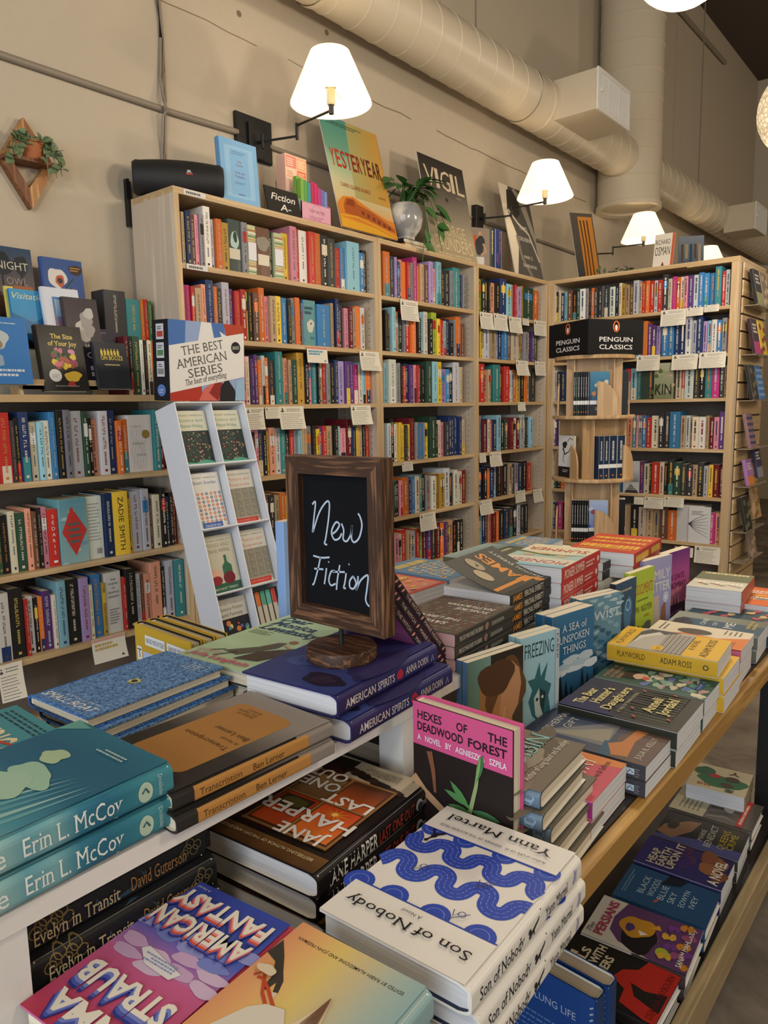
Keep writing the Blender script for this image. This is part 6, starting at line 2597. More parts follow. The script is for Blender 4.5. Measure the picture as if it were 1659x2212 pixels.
def sart_mccoy(A, h, t):
    for k in range(10):
        A.k = 1
        A.rect(h * k / 10, 0, h * (k + 1) / 10, t, ('93b4ac', '8fb2ae', '7aa4a6', '8aaeaa', '5f929c', '6f9ea2', '2f6e84', '276078', '2f7080', '3f7f8a')[k], ('8fb2ae', '7aa4a6', '8aaeaa', '5f929c', '6f9ea2', '2f6e84', '276078', '2f7080', '3f7f8a', '3f7f8a')[k], horiz=True)
    A.k = 3
    A.text('Lake', h * .16, t * .28, t * .52, 'd6dad4', w=h * .17, serif=True)
    A.text('Erin L. McCoy', h * .39, t * .3, t * .48, 'd6dad4', w=h * .38, serif=True)
    A.disc(h * .87, t * .5, t * .24, 'a8bca8', rv=t * .3, n=18)
    A.stroke([(h * .855, t * .5), (h * .87, t * .62), (h * .885, t * .45)], .002, '2f5a60')
    A.text('Doubleday', h * .93, t * .84, t * .14, 'a8c0c0', w=t * .62, rot=-PI / 2)


def art_trans(A, w, h):
    for k, (a, b) in enumerate((('8f857a', '8f857a'), ('8f857a', '6a625a'), ('6a625a', '35302c'), ('35302c', '2c2824'), ('2c2824', '2c2824'))):
        A.k = 1
        A.rect(0, h * k / 5, w, h * (k + 1) / 5, a, b)
    pts = []
    for (cu, cv_), a0 in (((.72, .83), 0), ((.3, .83), 90), ((.3, .2), 180), ((.72, .2), 270)):
        for q in range(6):
            a = math.radians(a0 + 90 * q / 5)
            pts.append((w * cu + w * .12 * math.cos(a), h * cv_ + h * .06 * math.sin(a)))
    A.poly(pts, 'a8773c')
    A.k = 6
    c = '5a3a1e'
    A.text('Transcription', w * .22, h * .56, h * .036, c, w=w * .52)
    A.text('A Novel', w * .22, h * .5, h * .02, c, w=w * .2)
    A.text('Ben Lerner', w * .22, h * .43, h * .036, c, w=w * .4)
    A.text('Author of', w * .5, h * .245, h * .02, c, w=w * .2)
    A.text('The Topeka', w * .5, h * .215, h * .02, c, w=w * .24)
    A.text('School', w * .5, h * .185, h * .02, c, w=w * .16)


def sart_trans(A, h, t):
    A.rect(0, 0, h * .75, t, '2b2724')
    A.rect(h * .75, 0, h, t, '7f766c')
    A.rect(h * .11, t * .15, h * .82, t * .9, 'a8773c')
    A.text('Transcription', h * .14, t * .32, t * .36, '4a2f18', w=h * .24)
    A.text('Ben Lerner', h * .45, t * .32, t * .36, '4a2f18', w=h * .2)


def art_boat(A, w, h):
    A.rect(0, 0, w, h * .012, '3a6ab8')
    A.text('SMALL BOAT', w * .06, h * .055, h * .058, 'd8d4cc', w=w * .86, shear=.32)
    A.lines(w * .3, h * .13, w * .92, h * .155, 2, 'a8b8cc', .4)
    A.ring(w * .56, h * .5, w * .055, .0045, 'b8ac58', n=6)
    A.disc(w * .56, h * .5, w * .04, '2a3038', n=6)
    A.stroke([(w * .62, h * .84), (w * .92, h * .84), (w * .92, h * .93), (w * .62, h * .93), (w * .62, h * .84)], .001, 'b0bccb')
    A.lines(w * .66, h * .86, w * .88, h * .92, 3, 'b0bccb', .4)


def art_american(A, w, h):
    A.rect(0, 0, w, h, '3f8088')
    A.lines(w * .08, h * .88, w * .95, h * .97, 3, '1f3a44', .45, ragged=.1)
    A.text('AMERICAN', w * .0, h * .64, h * .17, 'd0bf98', w=w * .98, bold=.02)
    A.stroke([(w * .05, h * .74), (w * .5, h * .72), (w * .8, h * .78)], .009, 'a83a28', .003)
    for k in range(4):
        A.stroke([(0, h * (.58 - .03 * k)), (w, h * (.56 - .025 * k))], .003, '1f2a30')


def art_monica(A, w, h):
    A.rect(0, 0, w, h, '9fb592')
    for t_, v, ww in (('Dear', .86, .4), ('Monica', .755, .6), ('Lewinsky', .65, .78)):
        A.text(t_, w * .06, h * v, h * .085, '26364a', w=w * ww, shear=.25, bold=.03, serif=True)
    A.text('a novel', w * .75, h * .62, h * .015, '3a4a4a')
    A.lines(w * .07, h * .55, w * .35, h * .63, 4, '5a6a58', .35)
    # two figures
    A.poly([(w * .5, h * .18), (w * .62, h * .3), (w * .7, h * .4), (w * .68, h * .5), (w * .6, h * .48), (w * .52, h * .36), (w * .3, h * .2)], '4f4a3c')
    A.disc(w * .72, h * .53, w * .05, '8a5a34', rv=h * .03, n=10)
    A.stroke([(w * .3, h * .22), (w * .18, h * .16)], .003, '2a2620')
    A.stroke([(w * .45, h * .22), (w * .32, h * .1)], .003, '2a2620')
    A.poly([(w * .55, h * .12), (w * .8, h * .16), (w * .92, h * .34), (w * .98, h * .44), (w * .9, h * .46), (w * .76, h * .38), (w * .62, h * .28)], '3f342a')
    A.disc(w * .95, h * .5, w * .06, 'a85a2a', rv=h * .035, n=10)
    A.stroke([(w * .7, h * .46), (w * .84, h * .42)], .004, 'b08a60')
    A.text('Julia Langbein', w * .06, h * .05, h * .055, 'b8506a', w=w * .76, shear=.25, bold=.02)
    A.lines(w * .06, h * .13, w * .4, h * .17, 2, 'b87a78', .4)


def art_spirits(A, w, h):
    A.rect(0, 0, w, h, '2c2a5c', '34407a')
    A.blob(w * .72, h * .66, w * .16, '3f4f88', h * .1, seed=2)
    A.blob(w * .7, h * .64, w * .1, '34407a', h * .07, seed=4)
    A.blob(w * .28, h * .86, w * .22, '1f1a30', h * .08, seed=5)
    A.blob(w * .28, h * .86, w * .12, '2f2338', h * .05, seed=6)
    A.blob(w * .1, h * .5, w * .16, '2a2450', h * .3, seed=7)
    A.text('Anna Dorn', w * .12, h * .06, h * .05, 'a02a68', w=w * .62, shear=.5)


def sart_spirits(A, h, t):
    A.rect(0, 0, h * .35, t, '2a2440', '2f2a58')
    A.rect(h * .35, 0, h, t, '2c2a5c')
    A.text('AMERICAN SPIRITS', h * .06, t * .32, t * .34, 'c8bfb4', w=h * .46, bold=.005, serif=True)
    A.blob(h * .575, t * .5, t * .24, 'a82a3c', seed=3)
    A.text('ANNA DORN', h * .635, t * .34, t * .32, 'c8bfb4', w=h * .25, serif=True)
    A.stroke([(h * .92, t * .3), (h * .935, t * .6), (h * .95, t * .3)], .0015, 'a8a0b0')


def sart_evelyn(A, h, t):
    A.rect(0, 0, h, t, '191a1c')
    A.blob(h * .5, t * .6, h * .12, '27414c', t * .4, seed=3)
    for k in range(7):
        A.ring(h * (.08 + .025 * k), t * (.6 + .12 * (k % 3)), t * .16, .0012, '6a5a34', n=10)
    for k in range(5):
        A.ring(h * (.86 + .02 * k), t * (.5 + .12 * (k % 3)), t * .14, .0012, '5a4f34', n=10)
    A.text('Evelyn in Transit', h * .07, t * .26, t * .4, 'a89874', w=h * .42, serif=True)
    A.text('David Guterson', h * .55, t * .3, t * .4, '8a6438', w=h * .32, serif=True)


def art_hexes(A, w, h):
    A.rect(0, 0, w, h, '241c1a')
    A.rect(0, h * .72, w, h, 'c4507e')
    A.text('HEXES', w * .05, h * .895, h * .052, '241c1e', w=w * .26, bold=.02)
    A.text('OF', w * .46, h * .895, h * .052, '241c1e', w=w * .11, bold=.02)
    A.text('THE', w * .77, h * .895, h * .052, '241c1e', w=w * .18, bold=.02)
    A.text('DEADWOOD', w * .05, h * .82, h * .052, '241c1e', w=w * .48, bold=.02)
    A.text('FOREST', w * .58, h * .82, h * .052, '241c1e', w=w * .37, bold=.02)
    A.text('A   NOVEL   BY   AGNIESZKA   SZPILA', w * .05, h * .755, h * .036, 'd8ccd0', w=w * .9, bold=.02)
    sk = 'b08a68'
    A.stroke([(w * .0, h * .5), (w * .12, h * .42), (w * .32, h * .34), (w * .42, h * .2), (w * .52, h * .13), (w * .78, h * .05), (w * .95, 0)], .012, sk, .008)
    A.stroke([(w * .18, h * .7), (w * .22, h * .58), (w * .24, h * .44)], .009, '7a4f38', .004)
    A.stroke([(w * .47, h * .14), (w * .56, h * .3), (w * .61, h * .44)], .009, sk, .004)
    A.stroke([(w * .6, h * .4), (w * .66, h * .58), (w * .7, h * .77)], .006, '8a9a68', .004)
    g = '4f7f4a'
    for a in ((.6, .42, .4, .56, .05), (.6, .44, .34, .49, .045), (.61, .4, .38, .40, .045), (.62, .42, .9, .42, .055), (.62, .4, .84, .2, .055), (.67, .62, .73, .8, .045)):
        A.leaf(w * a[0], h * a[1], w * a[2], h * a[3], h * a[4], g if a[2] < .7 else '3f6a44')
    A.leaf(w * .66, h * .6, w * .71, h * .78, h * .02, '7a9a58')


def art_lady(A, w, h):
    A.rect(0, 0, w, h, '4a4434', '2a2622')
    A.rect(0, 0, w * .4, h, '4f6a5a', '6a8a80', horiz=True)
    A.rect(w * .2, 0, w * .45, h * .8, '8a6a40')
    A.blob(w * .68, h * .68, w * .34, '5a3f28', h * .28, seed=3)
    A.blob(w * .62, h * .45, w * .2, '9a7048', h * .2, seed=5)
    A.poly([(w * .78, h * .9), (w * .92, h * .82), (w * .96, h * .68), (w * .9, h * .5), (w * .8, h * .42), (w * .6, h * .3), (w * .55, h * .5), (w * .62, h * .74)], 'a8805c')
    A.blob(w * .5, h * .8, w * .3, '4a3422', h * .16, seed=8)
    A.stroke([(w * .64, h * .52), (w * .63, h * .42)], .003, 'b8a060')
    A.rect(w * .55, 0, w, h * .24, '1f1d1c')


def sart_lady(A, h, t):
    A.rect(0, 0, h, t, '4f6f90', '44607e')
    A.text('A Lady for', h * .35, t * .25, t * .48, 'a8bcd0', w=h * .45, shear=.3)


def art_freezing(A, w, h):
    A.rect(0, 0, w, h, '8fb4be')
    A.text('FREEZING', w * .1, h * .8, h * .13, '23403e', w=w * .76)
    A.text('POINT', w * .1, h * .06, h * .12, '23403e', w=w * .62)
    A.poly([(w * .48, h * .74), (w * .52, h * .6), (w * .7, h * .72), (w * .62, h * .56), (w * .8, h * .5), (w * .72, h * .4), (w * .78, h * .26), (w * .52, h * .16), (w * .3, h * .26), (w * .2, h * .4), (w * .3, h * .5), (w * .18, h * .6), (w * .36, h * .6)], '2f5f66')
    A.poly([(w * .48, h * .5), (w * .64, h * .42), (w * .58, h * .24), (w * .48, h * .2), (w * .38, h * .26), (w * .34, h * .42)], 'a8b8b0')
    A.poly([(w * .48, h * .5), (w * .5, h * .34), (w * .58, h * .24), (w * .66, h * .44)], '24383a')
    A.disc(w * .42, h * .4, w * .035, '24383a', n=8)
    A.disc(w * .56, h * .41, w * .03, 'c0c8bc', n=8)
    A.rect(w * .9, 0, w, h, 'a8b4b8')
    A.text('FABER', w * .975, h * .74, w * .055, '2f3f44', w=h * .2, rot=PI / 2) if False else A.text('FABER', w * .925, h * .96, w * .05, '2f3f44', w=h * .24, rot=-PI / 2)


def art_sea(A, w, h):
    A.rect(0, h * .5, w, h, '2a5f84', '34688a')
    A.k = 1
    A.rect(0, 0, w, h * .5, '1f3a50', '2a5f84')
    for k in range(7):
        A.blob(w * (.2 + .12 * k), h * (.42 + .05 * (k % 3)), w * .2, ('c0c8cc', '9fb4c0', 'b0bcc4')[k % 3], h * .04, seed=k)
    for k in range(8):
        A.poly([(w * (.0 + .13 * k), 0), (w * (.06 + .13 * k), h * (.2 + .07 * ((k * 3) % 4))), (w * (.16 + .13 * k), 0)], '161c20')
    for t_, v, ww in (('A SEA of', .82, .6), ('UNSPOKEN', .71, .72), ('THINGS', .6, .56)):
        A.text(t_, w * .5, h * v, h * .075, 'c4ccd0', align='C', w=w * ww, serif=True)


def art_wist(A, w, h):
    A.rect(0, 0, w, h, '4a7488', '5f8494')
    for k in range(60):
        A.k = 2 + k % 4
        A.blob(w * ((k * 37 % 100) / 100), h * ((k * 61 % 100) / 100), w * .08, ('3a6478', '8fa8b0', '2f5568', 'a0b4b8', '6f94a2')[k % 5], h * .022, seed=k, wob=.4)
    A.k = 8
    A.text('WIST', w * .3, h * .74, h * .1, 'b8c4c8', w=w * .66, serif=True)
    A.text('COLLINS', w * .1, h * .06, h * .09, 'b8c4c8', w=w * .8)


def art_judge(A, w, h):
    A.rect(0, 0, w, h, '2a3444', '34506a')
    A.blob(w * .6, h * .6, w * .2, '3f6f94', h * .2, seed=2)
    A.ring(w * .6, h * .7, w * .12, .004, '8ab0c8', n=10)
    A.text('ALLEY', w * .1, h * .3, h * .11, 'b8903f', w=w * .76)
    A.text('JUDGE', w * .1, h * .16, h * .11, 'b8903f', w=w * .76)
    A.lines(w * .1, h * .88, w * .8, h * .93, 1, 'b0a890', .5)


def art_docs(A, w, h):
    A.rect(0, 0, w, h, 'a4b83a')
    A.text('MY DOCUMENTS', w * .06, h * .7, h * .13, 'a83a30', w=w * .88)
    A.text('KEVIN', w * .08, h * .48, h * .08, '26281e', w=w * .32)
    A.text('NGUYEN', w * .48, h * .48, h * .08, '26281e', w=w * .44)
    A.lines(w * .3, h * .62, w * .8, h * .66, 1, '6a7030', .5)
    A.text('A NOVEL', w * .6, h * .4, h * .035, 'a83a30', w=w * .22)
    for k in range(14):
        A.blob(w * (.1 + .8 * (k * 37 % 100) / 100), h * (.06 + .26 * (k * 53 % 100) / 100), w * .13, ('34383a', '5a5e5a', '232628')[k % 3], h * .06, seed=k)


def art_family(A, w, h):
    A.rect(0, 0, w, h, '8a8cb4', '9a98bc')
    A.text('FAMILY', w * .06, h * .72, h * .12, 'd4d0c4', w=w * .88)
    A.text('MATTER', w * .06, h * .56, h * .12, 'd4d0c4', w=w * .88)
    A.poly([(w * .2, 0), (w * .3, h * .5), (w * .55, h * .52), (w * .62, 0)], 'b8a898')
    A.poly([(w * .6, 0), (w * .66, h * .34), (w * .8, h * .42), (w * .86, 0)], '8a5a44')
    A.disc(w * .8, h * .46, w * .1, 'c8ccd8', rv=h * .07)
    A.ring(w * .8, h * .46, w * .07, .001, '4a5a8a')


def art_six(A, w, h):
    A.rect(0, h * .25, w, h * .6, 'c07a80', 'a84a88')
    A.k = 1
    A.rect(0, h * .6, w, h, 'a84a88', '6a3478')
    A.k = 1
    A.rect(0, 0, w, h * .25, '3a2440', '4a2a48')
    for k in range(8):
        A.blob(w * ((k * 37 % 100) / 100), h * (.3 + .2 * ((k * 53 % 100) / 100)), w * .12, ('d09a84', 'c8788a', 'b85a88')[k % 3], h * .05, seed=k)
    A.text('SIX DAYS', w * .16, h * .6, h * .08, '5a2440', w=w * .64)
    A.text('IN BOMBAY', w * .1, h * .48, h * .08, '5a2440', w=w * .76)
    for u in (.42, .52):
        A.poly([(w * (u - .03), h * .2), (w * u, h * .4), (w * (u + .03), h * .2)], '3a2030')
    A.text('ALKA JOSHI', w * .14, h * .1, h * .06, 'b890a8', w=w * .6)


def art_julia(A, w, h):
    A.rect(0, h * .55, w, h, '3a4660', '34384c')
    A.k = 1
    A.rect(0, 0, w, h * .55, '5a4a44', '3f4a60')
    A.poly([(w * .2, h * .82), (w * .26, h * .84), (w * .95, h * .4), (w * .2, h * .36)], '6f7076')
    A.poly([(w * .22, h * .82), (w * .7, h * .42), (w * .3, h * .36)], '8a8678')
    A.poly([(0, h * .36), (w * .35, h * .4), (w * .4, h * .3), (0, h * .26)], '34546a')
    A.poly([(0, 0), (w, 0), (w, h * .24), (w * .5, h * .34), (w * .35, h * .3), (0, h * .28)], '5f4c44')
    A.poly([(w * .05, h * .27), (w * .3, h * .36), (w * .42, h * .28), (w * .8, h * .26), (w * .95, h * .16), (w * .5, h * .2), (w * .1, h * .16)], 'b0713f')
    A.text("THE FISHERMAN'S", w * .05, h * .84, h * .07, 'b4b4b0', w=w * .9) if False else A.text("FISHERMAN'S", w * .2, h * .82, h * .062, 'b4b4b0', w=w * .76)
    A.text('GIFT', w * .4, h * .71, h * .062, 'b4b4b0', w=w * .32)
    A.text('JULIA R. KELLY', w * .1, h * .07, h * .045, 'c4bcae', w=w * .6)


def sart_julia(A, h, t):
    A.rect(0, 0, h, t, '46464e', '3c3c44')
    A.rect(h * .86, t * .28, h * .92, t * .68, 'b8c8d4')
    A.stroke([(h * .87, t * .35), (h * .89, t * .6), (h * .91, t * .4)], .0015, '4a5a6a')
    A.lines(h * .925, t * .2, h * .96, t * .8, 4, '8a8a90', .4)


def art_kim(A, w, h):
    A.rect(0, 0, w, h, 'bc5260')
    A.poly([(w * .7, h * .5), (w, h * .6), (w, 0), (w * .86, 0)], 'c87a42')
    A.poly([(0, h * .45), (w * .45, h * .56), (w * .45, h), (0, h)], 'd0a52c')
    A.text('FOOD,', w * .1, h * .58, h * .035, '5a4a1a', w=w * .2)
    A.text('and BOOKS', w * .1, h * .5, h * .035, '5a4a1a', w=w * .3)
    A.blob(w * .12, h * .3, w * .12, '5a6a44', h * .09, seed=3)
    A.blob(w * .2, h * .45, w * .14, 'a8985a', h * .05, seed=4)
    A.text('KIM FAY', w * .1, h * .2, h * .13, 'd8ccbc', w=w * .8, serif=True)
    A.text('Author of Love & Saffron', w * .08, h * .1, h * .045, '4a2a2c', w=w * .84)


def art_toibin(A, w, h):
    A.rect(0, 0, w, h, '6a6254', '7a7264')
    for k in range(9):
        A.blob(w * ((k * 37 % 100) / 100), h * (.2 + .75 * (k * 53 % 100) / 100), w * .2, ('756c5c', '8a8272', '5c5548')[k % 3], h * .09, seed=k)
    A.text('COLM', w * .06, .094, .026, '7fb4b4', w=w * .52, serif=True)
    A.text('T\u00d3IB\u00cdN', w * .12, .046, .03, '7fb4b4', w=w * .84, serif=True)
    A.text('Author of Long Island and Brooklyn', w * .1, .022, .0095, 'cfc8b8', w=w * .86)


def sart_toibin(A, h, t):
    A.rect(h * .62, 0, h, t, '4f6474', '6f8494')
    A.blob(h * .9, t * .5, h * .05, '86a0b4', t * .3, seed=2)


def art_bear(A, w, h):
    A.rect(0, 0, w, h, '2f3028', '26263c')
    for k in range(14):
        A.poly([(w * (.07 * k), h * .1), (w * (.03 + .07 * k), h * (.5 + .3 * ((k * 5) % 4) / 4)), (w * (.06 + .07 * k), h * .1)], ('34382c', '2a2c26', '3a3c2e')[k % 3])
    A.poly([(w * .0, h * .5), (w * .3, h * .75), (w * .3, h), (0, h)], '26264a')
    c = 'c8bb80'
    A.text('The Bear', w * .14, h * .83, h * .085, c, w=w * .5, bold=.02, serif=True)
    A.text("Hunter's", w * .24, h * .71, h * .085, c, w=w * .52, bold=.02, serif=True)
    A.text('Daughters', w * .14, h * .585, h * .085, c, w=w * .74, bold=.02, serif=True)
    A.text('A TALE OF SEVEN SISTERS', w * .14, h * .5, h * .03, 'b0a880', w=w * .64)
    A.text('Anneli', w * .3, h * .28, h * .085, c, w=w * .46, bold=.02, serif=True)
    A.text('Jordahl', w * .3, h * .16, h * .085, c, w=w * .52, bold=.02, serif=True)
    for u, v in ((.1, .36), (.86, .46), (.2, .1), (.9, .2), (.3, .42)):
        A.leaf(w * u, h * v, w * (u + .05), h * (v + .04), w * .03, 'a8502f')


def art_portrait(A, w, h):
    A.rect(0, 0, w, h, '35564a', '2f4a40')
    for k in range(30):
        A.k = 3 + k % 3
        A.blob(w * (.1 + .8 * (k * 37 % 100) / 100), h * (.05 + .6 * (k * 53 % 100) / 100), w * .1, ('b8b09a', '8fa89a', '4a7a6a', 'a88a88', '5f6fa0', 'c0b8a4', '7a9a8c')[k % 7], h * .04, seed=k, wob=.35)
    A.k = 7
    A.blob(w * .45, h * .72, w * .2, '26221f', h * .1, seed=4)
    A.blob(w * .45, h * .64, w * .16, 'c0a088', h * .06, seed=5)
    A.blob(w * .4, h * .58, w * .1, 'b85a44', h * .03, seed=6)
    for t_, v in (('PORTRAIT OF', .9), ('AN UNKNOWN', .84), ('WOMAN', .78)):
        A.text(t_, w * .12, h * v, h * .04, 'b8806a', w=w * .06 * len(t_))
    A.text('De Nella', w * .4, h * .08, h * .05, '34508a', w=w * .4, shear=.3) if False else A.lines(w * .35, h * .08, w * .85, h * .16, 2, '34508a', .6)


def art_play(A, w, h):
    A.rect(0, 0, w, h, 'd0a52a')
    A.text('PLAYWORLD', w * .1, h * .88, h * .06, '3a3020', w=w * .76)
    A.text('A NOVEL', w * .3, h * .25, h * .055, '3a3020', w=w * .48)
    A.text('ADAM ROSS', w * .08, h * .11, h * .07, '3a3020', w=w * .82)
    A.rect(w * .0, h * .32, w, h * .82, 'a8a298')
    A.k = 6
    A.poly([(w * .1, h * .82), (w * .5, h * .8), (w * .8, h * .6), (w * .98, h * .45), (w, h * .75), (w * .8, h * .82)], '4a4844')
    A.poly([(w * .2, h * .8), (w * .55, h * .74), (w * .8, h * .6), (w * .9, h * .66), (w * .6, h * .8)], 'c0bab0')
    for k in range(12):
        A.k = 8
        A.stroke([(0, h * (.33 + .02 * k)), (w * .9, h * (.32 + .022 * k))], .002, ('5a5650', '8a867e')[k % 2])
    A.k = 9
    A.disc(w * .14, h * .55, w * .12, 'd0a52a', rv=h * .055)
    A.lines(w * .06, h * .53, w * .22, h * .57, 2, '6a5a20', .4)


def sart_play(A, h, t):
    A.text('PLAYWORLD', h * .1, t * .36, t * .34, '3a3222', w=h * .26)
    A.text('ADAM ROSS', h * .5, t * .36, t * .34, '3a3222', w=h * .28)
    A.disc(h * .9, t * .52, t * .16, '5a5030', n=12)
    A.disc(h * .9, t * .52, t * .09, 'c0a040', n=8)


def art_human(A, w, h):
    A.rect(0, 0, w, h, 'd0c4ac')
    A.poly([(0, h * .95), (w * .2, h), (w * .5, h * .62), (w * .42, h * .3), (w * .66, 0), (0, 0)], 'cc7434')
    A.disc(w * .62, h * .55, w * .16, '4a463e', rv=h * .18)
    A.lines(w * .5, h * .85, w * .95, h * .95, 2, '7a7264', .4)
    A.lines(w * .7, h * .1, w * .95, h * .3, 4, '6a6254', .3)
    A.lines(w * .08, h * .1, w * .4, h * .22, 5, '8a4a20', .3)


def sart_pink(A, h, t):
    A.rect(0, 0, h, t, 'b85a70', 'c0647a')
    A.rect(0, t * .9, h, t, '8a2f3c')


def art_me(A, w, h):
    A.rect(0, 0, w, h, '5f6458', '8a8e80')
    A.rect(w * .08, 0, w * .62, h * .9, '2f4a60')
    A.blob(w * .3, h * .85, w * .26, '2a2c2e', h * .12, seed=4)
    A.text('ONE', w * .3, h * .6, h * .06, 'c8ccc8', w=w * .4)
    A.text('OF', w * .34, h * .48, h * .05, 'c8ccc8', w=w * .2)
    A.text('ME', w * .28, h * .3, h * .1, 'd4d6d4', w=w * .34)
    A.lines(w * .4, h * .08, w * .95, h * .2, 2, 'a8945a', .6)


def art_flowers(A, w, h):
    A.rect(0, 0, w, h, '27404c')
    for k in range(12):
        A.blob(w * (.12 + .8 * (k * 37 % 100) / 100), h * (.08 + .85 * (k * 53 % 100) / 100), w * .1, ('a84a54', 'b8a06a', 'a03a48')[k % 3], h * .05, seed=k, wob=.3)


def art_kol(A, w, h):
    A.rect(0, 0, w, h * .55, '6a6a48', '5f6650')
    A.rect(0, h * .5, w, h, 'bcb6a4', 'c8c4b6')
    A.lines(w * .08, h * .04, w * .92, h * .14, 1, 'c8bc90', .9, ragged=.05)
    A.lines(w * .06, h * .6, w * .95, h * .72, 1, 'dcd6c4', .9, ragged=.05)
    for k in range(8):
        A.blob(w * (.1 + .1 * k), h * (.8 - .04 * (k % 3)), w * .05, ('7a8a70', 'b87a50', '98a08c')[k % 3], h * .02, seed=k)


def art_orange(A, w, h):
    A.rect(0, 0, w, h, 'cc6428')
    A.lines(w * .1, h * .55, w * .9, h * .75, 2, 'd8cfc0', .6, ragged=.1)
    A.lines(w * .1, h * .2, w * .9, h * .4, 2, 'd8cfc0', .6, ragged=.1)
    A.blob(w * .5, h * .47, w * .2, 'd8a02a', h * .05, seed=3)
    A.blob(w * .4, h * .66, w * .16, '7a8078', h * .04, seed=5)


def art_cat(A, w, h):
    A.rect(0, 0, w, h, '4a4640')
    rnd = random.Random(4)
    L = [[], [], []]
    for j in range(15):
        x = .02
        while x < .97:
            ww = rnd.uniform(.02, .06)
            v = .04 + j * .063
            L[rnd.randrange(3)].append([(w * x, h * v), (w * min(x + ww, .98), h * v), (w * min(x + ww, .98), h * (v + .045)), (w * x, h * (v + .045))])
            x += ww + .006
    for q, c in zip(L, ('5f584e', '7a6a5c', '6a4a44')):
        A.k = 2
        A.polys(q, c)
    A.k = 4
    A.text('SOSUKE', w * .1, h * .3, h * .06, 'd0ccc4', w=w * .46, shear=.2, bold=.02)
    A.text('NATSUKAWA', w * .1, h * .2, h * .06, 'd0ccc4', w=w * .66, shear=.2, bold=.02)
    A.text('SAVED', w * .3, h * .74, h * .07, 'd0ccc4', w=w * .42, shear=.2, bold=.02)
    A.text('THE LIBRARY', w * .22, h * .62, h * .06, 'd0ccc4', w=w * .7, shear=.2, bold=.02)
    A.lines(w * .5, h * .84, w * .94, h * .96, 5, 'a8a298', .35)


def sart_cat(A, h, t):
    A.rect(0, 0, h, t, '34322e')
    A.text('THE CAT WHO SAVED THE LIBRARY', h * .06, t * .32, t * .36, 'c4c0b4', w=h * .38)
    A.blob(h * .5, t * .5, t * .3, '8a6a60', seed=2)
    A.text('SOSUKE NATSUKAWA', h * .58, t * .32, t * .32, 'b8b4a8', w=h * .22)


def art_james(A, w, h):
    A.rect(0, 0, w, h, '34342e')
    o = 'c9822c'
    A.rect(w * .13, h * .46, w * .26, h * .98, o)
    A.stroke([(w * .2, h * .46), (w * .19, h * .3), (w * .12, h * .22), (w * .04, h * .26)], w * .1, o, w * .05)
    A.disc(w * .06, h * .27, w * .07, o)
    A.text('JAMES', w * .2, h * .33, h * .16, o, w=w * .74, bold=.02)
    A.text('PERCIVAL EVERETT', w * .08, h * .14, h * .055, 'cfcabc', w=w * .84)
    A.lines(w * .2, h * .21, w * .7, h * .235, 1, '7a7668', .6)
    A.disc(w * .55, h * .78, w * .15, 'a8977c', rv=h * .08)
    A.disc(w * .78, h * .66, w * .15, '9a8b72', rv=h * .08)
    A.rect(w * .73, h * .63, w * .83, h * .69, '4a443a')


def sart_james(A, h, t):
    A.rect(0, 0, h, t, '23231f')
    A.text('JAMES', h * .05, t * .2, t * .6, 'c9822c', w=h * .2, bold=.02)
    A.text('PERCIVAL EVERETT', h * .3, t * .2, t * .6, 'cfcabc', w=h * .42)
    A.disc(h * .93, t * .5, t * .22, '8a887e', n=8)


def art_pio(A, w, h):
    A.rect(0, 0, w, h, 'cfc6a8', 'c8c8b8')
    A.poly([(0, h * .32), (w * .5, h * .5), (w, h * .4), (w, h * .64), (w * .5, h * .6), (0, h * .62)], '9fb8b0')
    A.poly([(0, h * .4), (w * .6, h * .46), (w, h * .36), (w, h * .43), (w * .5, h * .53)], '5f7248')
    A.text('PIONEER', w * .06, h * .72, h * .13, 'b0586a', w=w * .88)
    A.text('SUMMER', w * .06, h * .16, h * .13, 'b84a3c', w=w * .88)
    for u, v in ((.3, .5), (.6, .44), (.75, .54)):
        A.disc(w * u, h * v, w * .09, 'c8b088', rv=h * .035)
    A.rect(0, h * .9, w, h, '8ab4c4')


def sart_pio(A, h, t):
    A.rect(0, 0, h, t, 'b0302e')
    A.text('PIONEER SUMMER', h * .06, t * .2, t * .6, 'd8d0c4', w=h * .5)
    A.lines(h * .6, t * .25, h * .85, t * .75, 2, 'd8b8b0', .5)
    A.disc(h * .93, t * .5, t * .22, 'd8c8c0', n=8)


def art_red(A, w, h):
    A.rect(0, 0, w, h, 'b23e2c')
    A.text('DOOMED', w * .08, h * .66, h * .16, 'd0a83c', w=w * .8, bold=.02) if False else A.lines(w * .06, h * .62, w * .94, h * .8, 1, 'd0a83c', .9, ragged=.02)
    A.lines(w * .06, h * .4, w * .9, h * .52, 1, 'd0a03c', .8, ragged=.05)
    A.lines(w * .06, h * .18, w * .94, h * .32, 1, 'd0a83c', .8, ragged=.05)
    A.stroke([(w * .1, h * .86), (w * .5, h * .82), (w * .9, h * .9)], .006, 'd0a83c')


def sart_red(A, h, t):
    A.rect(0, 0, h, t, 'a8362a')
    A.lines(h * .06, t * .2, h * .5, t * .8, 1, 'd0b04a', .9, ragged=0)
    A.lines(h * .6, t * .2, h * .92, t * .8, 1, 'd0b04a', .9, ragged=0)


def art_smallred(A, w, h):
    A.rect(0, 0, w, h, 'b0463c')
    A.rect(w * .06, h * .05, w * .94, h * .95, 'c07a68')
    for k in range(20):
        A.blob(w * (.12 + .76 * (k * 37 % 100) / 100), h * (.08 + .8 * (k * 53 % 100) / 100), w * .06, ('a83a30', 'd0a040', 'c89a80')[k % 3], h * .03, seed=k)
    A.text('book', w * .3, h * .42, h * .12, 'd8c060', w=w * .5, shear=.3, bold=.02)


